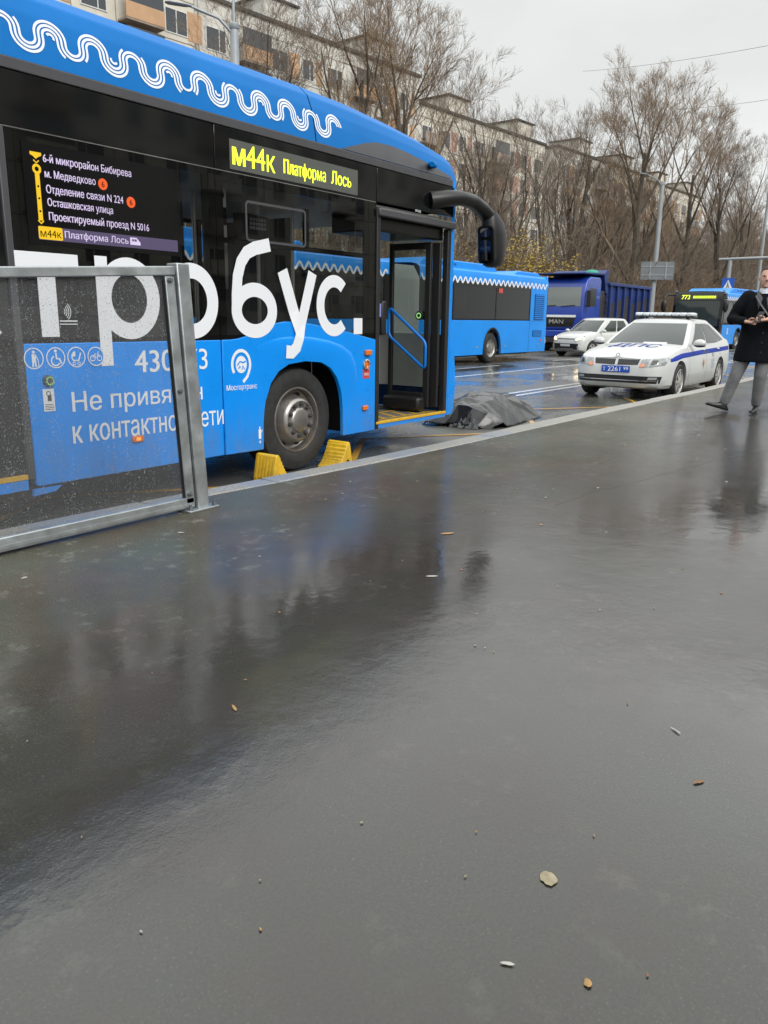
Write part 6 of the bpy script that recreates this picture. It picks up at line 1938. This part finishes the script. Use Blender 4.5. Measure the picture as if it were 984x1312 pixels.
# phone held in the right-hand side hand: an object of its own
ph = MB()
ph.prism(rrect(-0.037, 0.037, -0.075, 0.075, 0.010), lambda u, v, d: Q(u*0.9+v*0.35-0.035, 0.365+d-v*0.35+u*0.1, 1.215+v*0.85), -0.004, 0.004)
po = ph.build('phone', 'gloss_black', None, bevel=0.002)
po.location = (11.17, 2.175, SW)
tag(po, 'black phone held up in the walking man\'s hand', 'phone')
# ------------------------------------------------------------------ apartment blocks
mat('panel_beige', (0.62, 0.585, 0.50), 0.85, var=0.12, vscale=0.8)
mat('panel_grey', (0.58, 0.56, 0.51), 0.85, var=0.15, vscale=0.6)
mat('panel_orange', (0.50, 0.31, 0.18), 0.85, var=0.15, vscale=0.7)
mat('panel_pink', (0.42, 0.25, 0.19), 0.85, var=0.15, vscale=0.7)
mat('roof_felt', (0.06, 0.058, 0.055), 0.9)
mat('frame_white', (0.62, 0.62, 0.60), 0.5)
mat('pane_dark', (0.035, 0.042, 0.05), 0.08, coat=1.0)
mat('balcony_panel', (0.28, 0.23, 0.19), 0.8, var=0.3, vscale=0.9)
mat('seam_dark', (0.20, 0.18, 0.15), 0.9)
FL = 2.72
def win_proto(w_, h_, mull):
    b = MB()
    for a0, a1, c0, c1 in ((-w_/2, w_/2, 0, 0.07), (-w_/2, w_/2, h_-0.07, h_), (-w_/2, -w_/2+0.07, 0.07, h_-0.07), (w_/2-0.07, w_/2, 0.07, h_-0.07), (mull-0.035, mull+0.035, 0.07, h_-0.07)):
        b.box(a0, a1, -0.05, 0.0, c0, c1)
    fme = b
    return fme
_wm = {}
def add_window(parent, x, z, w_, h_, mull, m):
    """window at facade position x, height z; the mesh data is shared"""
    k = (w_, h_, mull)
    if k not in _wm:
        o = win_proto(w_, h_, mull).build('window', 'frame_white', parent)
        b = MB(); b.quad((-w_/2+0.05, -0.015, 0.05), (w_/2-0.05, -0.015, 0.05), (w_/2-0.05, -0.015, h_-0.05), (-w_/2+0.05, -0.015, h_-0.05)); p = b.build('pane', 'pane_dark', o)
        _wm[k] = (o.data, p.data)
    else:
        o = bpy.data.objects.new('window', _wm[k][0]); COL.objects.link(o); o.parent = parent
        p = bpy.data.objects.new('pane', _wm[k][1]); COL.objects.link(p); p.parent = o
    o.location = (x, 0, z)
    return o
def apartment(label, x0, y0, ang, L_, storeys, base, seed, group='panel apartment blocks', wall_m='panel_beige', alt='panel_orange', flip=False):
    random.seed(seed)
    t = thing('apartment_block', label, 'apartment block', (x0, y0, 0), ang, group)
    Ht = base+FL*storeys+0.7
    b = MB(); b.box(0, L_, 0, 12, -0.5, Ht); w_ = b.build('wall', wall_m, t)
    b = MB(); b.box(-0.15, L_+0.15, -0.2, 12.2, Ht+0.002, Ht+0.25); rf_ = b.build('roof', 'roof_felt', t)
    for k in range(max(2, int(L_/7))):
        x = random.uniform(1, L_-2)
        b = MB(); b.box(x, x+random.uniform(0.6, 1.6), 2, 3.5, Ht+0.252, Ht+random.uniform(0.7, 1.3)); b.build('roof_vent', 'panel_grey', rf_)
    for k in range(2):       # lift and stair heads
        x = L_*(0.28+0.45*k)+random.uniform(-1.5, 1.5)
        b = MB(); b.box(x, x+3.6, 0.8, 5, Ht+0.252, Ht+2.1); hd = b.build('stair_head', wall_m, rf_)
        b = MB(); b.box(x-0.2, x+3.8, 0.6, 5.2, Ht+2.102, Ht+2.25); b.build('head_roof', 'roof_felt', hd) if False else b.build('stair_head_roof', 'roof_felt', rf_)
    bay = 3.2
    nb = int(L_/bay)
    off = (L_-nb*bay)/2
    seam = MB()
    for s in range(storeys+1): seam.box(0, L_, -0.012, -0.004, base+FL*s-0.42, base+FL*s-0.36)
    for i in range(nb+1): seam.box(off+bay*i-0.025, off+bay*i+0.025, -0.014, -0.005, 0.5, Ht-0.1)
    seam.build('panel_seam', 'seam_dark', w_)
    cl = MB()
    for i in range(nb):
        xc = off+bay*(i+0.5)
        kind = (i+seed) % 4
        for s in range(storeys):
            z = base+FL*s
            if kind == 3:      # balcony stack
                cl2 = None
                bb = MB(); bb.box(xc-1.5, xc+1.5, -1.1, -0.03, z-0.35, z-0.22); bal = bb.build('balcony', 'panel_grey', t) if s == 0 and False else bb.build('balcony', 'balcony_panel', t)
                bb = MB(); bb.box(xc-1.5, xc+1.5, -1.12, -1.06, z-0.218, z+0.75); bb.build('balustrade', alt if s % 2 else 'balcony_panel', bal)
                if random.random() < 0.6:
                    bb = MB(); bb.box(xc-1.45, xc+1.45, -1.09, -1.07, z+0.76, z+2.0); bb.build('glazing', 'pane_dark', bal)
                add_window(t, xc, z, 1.5, 1.6, 0.25, None)
            else:
                add_window(t, xc, z, (1.9, 1.35, 1.9)[kind % 3], 1.62, (0.0, 0.2, 0.3)[kind % 3], None)
                if kind in (0, 1): cl.box(xc+0.98, xc+bay-0.98 if kind == 0 else xc+1.55, -0.03, -0.006, z-0.15, z+1.75)
    if cl.v: cl.build('infill_panel', alt, w_)
    return t
_dir = math.atan2(40.5-49.4, 153-48)
def on_line(s): return (48+s*math.cos(_dir), 49.4+s*math.sin(_dir))
for i, (s0, L_, st, dy, lab) in enumerate([(-30, 25.6, 8, -0.8, 'beige apartment block with orange panels above the near bus, leftmost of the row'),
        (-4.2, 27.0, 8, 0.0, 'beige apartment block with balconies right of the left lamp post'),
        (24, 25.6, 7, 1.2, 'apartment block half hidden by bare trees above the near bus front'),
        (51, 27.0, 7, 0.2, 'apartment block deep behind the bare trees above the dump truck'),
        (79.5, 25.6, 7, 1.5, 'farthest apartment block with its end wall behind the trees at right')]):
    x, y = on_line(s0)
    apartment(lab, x-math.sin(_dir)*dy, y+math.cos(_dir)*dy, _dir, L_, st, 1.7 if st == 8 else 2.6, i+1, wall_m='panel_beige' if i % 2 == 0 else 'panel_grey', alt='panel_orange' if i != 2 else 'panel_pink')
# the block across the pavement, behind the viewer: it shows only as the reflection in the bus
apartment('apartment block across the pavement, mirrored in the dark bus panels', 96, -34, PI, 80, 7, 1.6, 2, wall_m='panel_grey', alt='panel_beige')
# ------------------------------------------------------------------ trees
mat('bark', (0.060, 0.049, 0.038), 0.9, var=0.35, vscale=3)
mat('bark_light', (0.10, 0.082, 0.060), 0.9, var=0.3, vscale=3)
mat('twig', (0.185, 0.145, 0.11), 0.9, var=0.25, vscale=2)
mat('twig_warm', (0.23, 0.165, 0.105), 0.9, var=0.3, vscale=2)
mat('bud_yellow', (0.42, 0.30, 0.03), 0.8, var=0.25, vscale=4)
def rot_dir(d, ang, az):
    a = d.orthogonal().normalized()
    a = Matrix.Rotation(az, 3, d) @ a
    return (Matrix.Rotation(ang, 3, a) @ d).normalized()
def grow_tree(seed, Ht, upright=0.55, lean_=(0, 0), stems=1, dens=1.0, r0=0.22):
    rg = random.Random(seed)
    T, W_ = MB(), MB()
    def branch(p, d, L_, r, lev):
        n = (6, 5, 4, 3, 2, 2)[lev]
        pts = [p]; rad = [r]; dd = d.copy()
        seg = L_/n
        wob = (0.08, 0.13, 0.15, 0.15, 0.14, 0.14)[lev]
        for i in range(n):
            dd = (dd+Vector((rg.uniform(-1, 1), rg.uniform(-1, 1), rg.uniform(-0.6, 0.8)))*wob+Vector((0, 0, upright*(0.10 if lev < 3 else 0.04)))).normalized()
            pts.append(pts[-1]+dd*seg)
            rad.append(max(0.0045, r*(1-0.80*(i+1)/n) if lev else r*(1-0.72*(i+1)/n)))
        mb = T if lev <= 1 else W_
        mb.tube(pts, rad, 7 if lev == 0 else (5 if lev <= 1 else 3), lev < 1)
        if lev >= 5: return
        nch = (8, 7, 6, 5, 4)[lev]
        nch = max(2, int(round(nch*dens*rg.uniform(0.8, 1.15))))
        for k in range(nch):
            f = rg.uniform(0.25, 1.0) if lev else lerp(0.22, 1.0, ((k+0.5)/nch)**0.8)
            q = f*n; j = min(int(q), n-1); s = q-j
            bp = pts[j].lerp(pts[j+1], s); br = lerp(rad[j], rad[j+1], s)
            pd = (pts[j+1]-pts[j]).normalized()
            nd = rot_dir(pd, R((rg.uniform(22, 44), rg.uniform(24, 50), rg.uniform(22, 48), rg.uniform(20, 46), rg.uniform(18, 42))[lev]), k*2.4+rg.uniform(-.6, .6))
            nd = (nd+Vector((0, 0, upright*(0.36 if lev < 2 else 0.26)))).normalized()
            nl = L_*(rg.uniform(0.42, 0.72)*(1.05-0.40*f) if lev else rg.uniform(0.62, 0.80)*(1.05-0.55*f))
            branch(bp, nd, max(nl, 0.35), max(0.0055, br*(0.64 if lev < 2 else 0.62)), lev+1)
    for s in range(stems):
        a = 2*PI*s/stems+rg.uniform(0, 1)
        base = Vector((0.25*math.cos(a), 0.25*math.sin(a), -0.1)) if stems > 1 else Vector((0, 0, -0.1))
        d = Vector((lean_[0]+(0.22*math.cos(a) if stems > 1 else 0), lean_[1]+(0.22*math.sin(a) if stems > 1 else 0), 1)).normalized()
        branch(base, d, Ht*(0.72 if s == 0 else rg.uniform(0.55, 0.7)), r0*(1 if s == 0 else 0.75), 0)
    zmax = max(v[2] for v in W_.v)
    k = Ht/zmax
    for mb in (T, W_): mb.v = [(v[0]*k, v[1]*k, v[2]*k) for v in mb.v]
    return T, W_
protos = []
for i, (sd, up, st, dn, r0, bm_, tm) in enumerate([(11, 0.55, 1, 1.0, 0.30, 'bark', 'twig'), (12, 0.75, 2, 0.82, 0.26, 'bark', 'twig'), (13, 0.5, 1, 1.05, 0.34, 'bark_light', 'twig_warm'), (14, 0.8, 3, 0.72, 0.23, 'bark_light', 'twig'), (15, 0.65, 1, 0.95, 0.30, 'bark', 'twig_warm'), (16, 0.9, 2, 0.85, 0.25, 'bark', 'twig')]):
    T, W_ = grow_tree(sd, 16.0, up, (rnd.uniform(-.1, .1), rnd.uniform(-.1, .1)), st, dn, r0)
    r_ = thing('bare_tree', 'bare tree', 'tree', (0, 0, 0))
    T.build('trunk', bm_, r_, smooth=50)
    W_.build('crown', tm, r_)
    protos.append([r_, False])
TG = 'bare trees between the road and the apartment blocks'
def place_tree(k, x, y, Ht, rz, label, wide=1.0):
    pr, used = protos[k]
    o = pr if not used else copy_tree(pr)
    protos[k][1] = True
    s = Ht/16.0
    o.location = (x, y, 0); o.rotation_euler = (0, 0, rz); o.scale = (s*wide, s*wide, s)
    tag(o, label, 'tree', TG)
    return o
for a in [(0, 27.7, 26.0, 16.4, 0.3, 'bare tree right of the left lamp post, above the wave pattern of the bus'), (4, 32.7, 26.3, 18.8, 1.9, 'tall bare tree above the bus roof seam, cut by the top edge'), (2, 35.9, 25.4, 18.2, 4.0, 'large spreading bare tree above the front end of the bus roof'),
          (1, 48.6, 25.7, 16.4, 2.2, 'bare tree straight above the bus mirror'), (3, 54.5, 25.0, 18.6, 5.1, 'bare multi-stem tree above the rear of the articulated bus'), (5, 58.3, 23.8, 17.5, 0.9, 'slim bare tree above the dump truck cab'),
          (2, 56.7, 19.6, 19.0, 2.9, 'tallest bare tree, rising just left of the sign-bearing lamp post'), (4, 67.2, 19.4, 19.2, 3.6, 'bare tree just right of the sign-bearing lamp post'), (0, 72.9, 17.9, 18.6, 5.5, 'forked bare tree above the oncoming city bus'), (5, 88.3, 17.6, 20.3, 1.2, 'bare tree at the right edge, behind the walking man'),
          (3, 44.7, 26.5, 16.5, 0.2, 'bare multi-stem tree between the bus roof front and the mirror')]:
    place_tree(*a)
random.seed(77)
n = 0
while n < 72:
    x = random.uniform(18, 150); y = random.uniform(21, 39)
    if x > 60: y = random.uniform(18.5, 37)
    if y > 46-(x-48)*0.085-4: continue
    az = math.degrees(math.atan2(y, x))
    if az > 36 or (az > 30 and y < 27): continue
    Ht = random.uniform(8, 14.5)*(1.0 if x < 90 else 1.2)
    place_tree(random.randrange(6), x, y, Ht, random.uniform(0, 6.28), 'bare brown tree of the crowded belt in front of the apartment blocks')
    n += 1
# brushwood under the trees: too fine to count
def brush(seed, cnt, name, m, xr, yfun, hr, leafy=0.0):
    rg = random.Random(seed)
    mb = MB()
    for _ in range(cnt):
        x = rg.uniform(*xr); y = yfun(rg, x)
        h_ = rg.uniform(*hr)
        p = Vector((x, y, 0)); d = Vector((rg.uniform(-.35, .35), rg.uniform(-.35, .35), 1)).normalized()
        pts = [p]
        for k in range(3):
            d = (d+Vector((rg.uniform(-.25, .25), rg.uniform(-.25, .25), 0))).normalized()
            pts.append(pts[-1]+d*h_/3)
        mb.tube(pts, [0.035, 0.025, 0.016, 0.008], 3, False)
        for j in range(6):
            q = pts[rg.choice((1, 1, 2, 2))].lerp(pts[-1], rg.uniform(0, .8))
            dd = rot_dir(d, R(rg.uniform(25, 65)), rg.uniform(0, 6.28))
            l = h_*rg.uniform(0.15, 0.4)
            e = q+dd*l
            mb.tube([q, q.lerp(e, .5)+Vector((0, 0, l*0.08)), e], [0.014, 0.010, 0.006], 3, False)
            for jj in range(2):
                q2 = q.lerp(e, rg.uniform(.3, .9)); d2 = rot_dir(dd, R(rg.uniform(25, 60)), rg.uniform(0, 6.28))
                mb.tube([q2, q2+d2*l*0.5], [0.008, 0.005], 3, False)
    return tag(mb.build(name, m), kind='stuff')
def yb_(rg, x):
    lo = 20.5 if x < 46 else lerp(20.5, 17.2, min(1, (x-46)/12))
    return lo+abs(rg.gauss(0, 1))*6.5
brush(5, 2600, 'brushwood', 'twig_warm', (16, 125), yb_, (1.6, 5.2))
brush(6, 1500, 'saplings', 'twig', (24, 120), lambda rg, x: yb_(rg, x)+1, (3.5, 8.5))
# leaf litter mounds and dead grass skirt along the edge of the wood
def litter_bank(seed):
    rg = random.Random(seed)
    mb = MB()
    for _ in range(9000):
        x = rg.uniform(14, 130); y = (20.2 if x < 46 else lerp(20.2, 16.9, min(1, (x-46)/12)))+abs(rg.gauss(0, 1))*4
        z = 0.02+0.5*rg.random()**2
        a = rg.uniform(0, 6.28); s = rg.uniform(0.10, 0.26)
        mb.add([(x, y, z), (x+s*math.cos(a), y+s*math.sin(a), z+rg.uniform(0, .12)), (x-s*math.sin(a)*0.6, y+s*math.cos(a)*0.6, z+rg.uniform(0, .14))], [(0, 1, 2)])
    return tag(mb.build('dead_undergrowth', 'leaf_soil'), kind='stuff')
litter_bank(8)
# yellow-leaved bushes behind the articulated bus
def leaf_bush(seed, x, y, hw, h_, label, m='bud_yellow', cnt=700):
    rg = random.Random(seed)
    t = thing('yellow_bush', label, 'bush', (x, y, 0), 0, 'yellow-leaved bushes at the edge of the trees')
    sb, lb_ = MB(), MB()
    for _ in range(34):
        a = rg.uniform(0, 6.28); sp = rg.uniform(0.1, 1)
        d = Vector((math.cos(a)*sp*hw/h_, math.sin(a)*sp*hw/h_, 1))
        pts = [Vector((rg.uniform(-.4, .4)*hw, rg.uniform(-.4, .4)*hw, 0))]
        for k in range(4):
            d = d+Vector((rg.uniform(-.2, .2), rg.uniform(-.2, .2), -0.05))
            pts.append(pts[-1]+d*h_*rg.uniform(0.18, 0.28))
        sb.tube(pts, [0.03, 0.022, 0.016, 0.01, 0.006], 3, False)
        for _k in range(cnt//34):
            q = pts[rg.randrange(1, 4)].lerp(pts[4], rg.random())+Vector((rg.gauss(0, .16), rg.gauss(0, .16), rg.gauss(0, .16)))
            a2 = rg.uniform(0, 6.28); s = rg.uniform(.035, .09)
            u = Vector((math.cos(a2), math.sin(a2), rg.uniform(-.6, .6)))*s; v = Vector((-math.sin(a2), math.cos(a2), rg.uniform(-.8, .8)))*s*0.6
            lb_.add([q-u, q+v, q+u, q-v], [(0, 1, 2, 3)])
    sb.build('stems', 'twig_warm', t); lb_.build('foliage', m, t)
leaf_bush(1, 40.3, 20.6, 2.4, 6.6, 'yellow-leaved bush just above the rear roof of the articulated bus', cnt=2600)
leaf_bush(2, 44.8, 21.0, 1.9, 5.6, 'smaller yellow-leaved bush between the articulated bus and the dump truck', cnt=1400)
leaf_bush(3, 66.0, 18.6, 1.6, 3.0, 'yellow-brown bush behind the lamp post with the sign board', cnt=500)

# ------------------------------------------------------------------ lamp posts, gantry, signs, wires
mat('post_grey', (0.34, 0.36, 0.37), 0.5, metal=0.3, var=0.1, vscale=3)
mat('sign_back', (0.20, 0.215, 0.22), 0.5, metal=0.3, var=0.15, vscale=2)
mat('sign_blue', (0.01, 0.10, 0.50), 0.4)
mat('wire_black', (0.02, 0.02, 0.02), 0.6)
LG = 'grey lamp posts along the road'
def lamp_post(x, y, h_, collar, arm_dir, arm_len, label, r=0.135):
    t = thing('lamp_post', label, 'lamp post', (x, y, 0), 0, LG)
    b = MB(); b.tube([(0, 0, 0), (0, 0, 1.2), (0, 0, collar)], [r*1.25, r*1.1, r*0.8], 14); b.lathe([(r*0.8, 0), (r*0.95, 0.02), (r*0.95, 0.16), (r*0.5, 0.2)], lambda p, q, d: (p, q, collar+d), 14); pl_ = b.build('post', 'post_grey', t, smooth=50)
    if h_ > collar+0.3:
        b = MB(); b.tube([(0, 0, collar+0.1), (0, 0, h_)], [0.045, 0.03], 8); b.build('mast', 'post_grey', t, smooth=50)
    d = Vector((math.cos(arm_dir), math.sin(arm_dir), 0))
    b = MB(); b.tube([Vector((0, 0, collar-0.15)), d*arm_len*0.35+Vector((0, 0, collar+0.25)), d*arm_len+Vector((0, 0, collar+0.45))], [0.05, 0.045, 0.04], 8); am = b.build('arm', 'post_grey', t, smooth=50)
    b = MB(); e = d*arm_len+Vector((0, 0, collar+0.45)); b.tube([e-d*0.05, e+d*0.15, e+d*0.62, e+d*0.72], [0.05, 0.11, 0.12, 0.05], 10, True, 0.45); b.build('lamp_head', 'post_grey', am, smooth=60)
    return t
lamp_post(18.8, 19.4, 13.0, 9.75, R(150), 1.3, 'lamp post with a thin upper mast rising above the near bus roof, leftmost post', 0.16)
lamp_post(55.0, 17.7, 0, 10.0, R(160), 1.6, 'lamp post carrying a grey sign board seen from behind', 0.17)
lamp_post(78.0, 15.9, 0, 12.6, R(200), 1.8, 'thin lamp post behind the walking man at the right edge', 0.15)
sb_ = thing('sign_board', 'grey back of a road sign board fixed to a lamp post behind the dump truck', 'sign', (54.75, 17.45, 0), R(24))
b = MB(); b.prism(rrect(-1.05, 1.05, 4.05, 5.2, 0.06), lambda u, v, d: (d, u, v), -0.02, 0.0); pn_ = b.build('panel', 'sign_back', sb_)
b = MB()
for u in (-0.55, 0.45): b.box(-0.06, -0.021, u-0.04, u+0.04, 4.1, 5.15)
for v in (4.35, 4.9): b.box(-0.05, -0.0215, -1.0, 1.0, v-0.03, v+0.03)
b.build('stiffener', 'post_grey', pn_)
gn = thing('sign_gantry', 'grey gantry post with a long level beam behind the walking man', 'gantry', (60.5, 14.3, 0))
b = MB(); b.tube([(0, 0, 0), (0, 0, 5.55)], [0.17, 0.15], 12); b.build('post', 'post_grey', gn, smooth=50)
b = MB(); b.box(-0.9, 0.12, -7.2, 0.6, 5.52, 5.70) if False else b.tube([(0.0, 0.75, 5.62), (0.0, -8.4, 5.72)], 0.10, 8); b.build('beam', 'post_grey', gn, smooth=50)
cs = thing('crossing_sign', 'small blue pedestrian crossing sign on the gantry post', 'sign', (60.2, 14.2, 0), R(13))
b = MB(); b.prism(rrect(-0.40, 0.40, 3.55, 4.35, 0.05), lambda u, v, d: (d, u, v), -0.02, 0.0); pn_ = b.build('panel', 'sign_blue', cs)
b = MB(); b.poly([(-0.024, u, v) for u, v in ((-0.30, 3.65), (0.30, 3.65), (0.0, 4.24))]); tri = b.build('triangle', 'bus_white', pn_)
b = MB(); b.ribbon([(0.10, 3.69), (0.0, 3.84), (0.02, 3.98)], 0.05, lambda u, v, o: (-0.028, u, v)); b.ribbon([(-0.10, 3.69), (0.0, 3.84)], 0.045, lambda u, v, o: (-0.0285, u, v)); b.ribbon([(0.09, 3.85), (0.01, 3.95), (-0.08, 3.85)], 0.03, lambda u, v, o: (-0.029, u, v)); b.poly([(-0.029, p[0], p[1]) for p in arc(0.02, 4.04, 0.04, 0.04, 0, 330, 10)]); b.build('walking_figure', 'gloss_black', tri)
def wire(A, B, label, ext=0.6, sag=0.4, r=0.018):
    A, B = Vector(A), Vector(B)
    d = B-A
    P0, P1 = A-d*ext, B+d*ext
    pts = [P0.lerp(P1, k/16)-Vector((0, 0, sag*(1-(2*k/16-1)**2)-sag)) for k in range(17)]
    b = MB(); b.tube(pts, r, 5)
    return tag(b.build('overhead_wire', 'wire_black'), label, 'wire', 'overhead wires')
wire((45.5, 15.2, 14.5), (39.0, 8.7, 12.6), 'upper overhead wire against the sky at top right', 1.2, 0.3, 0.008)
wire((58.1, 15.0, 15.0), (54.7, 11.8, 14.2), 'lower overhead wire just above the trees at the right edge', 1.6, 0.2, 0.010)
wire((39.6, 45.1, 23.5), (53.6, 52.5, 26.6), 'overhead wire above the apartment roof at top left', 0.5, 0.4, 0.02)
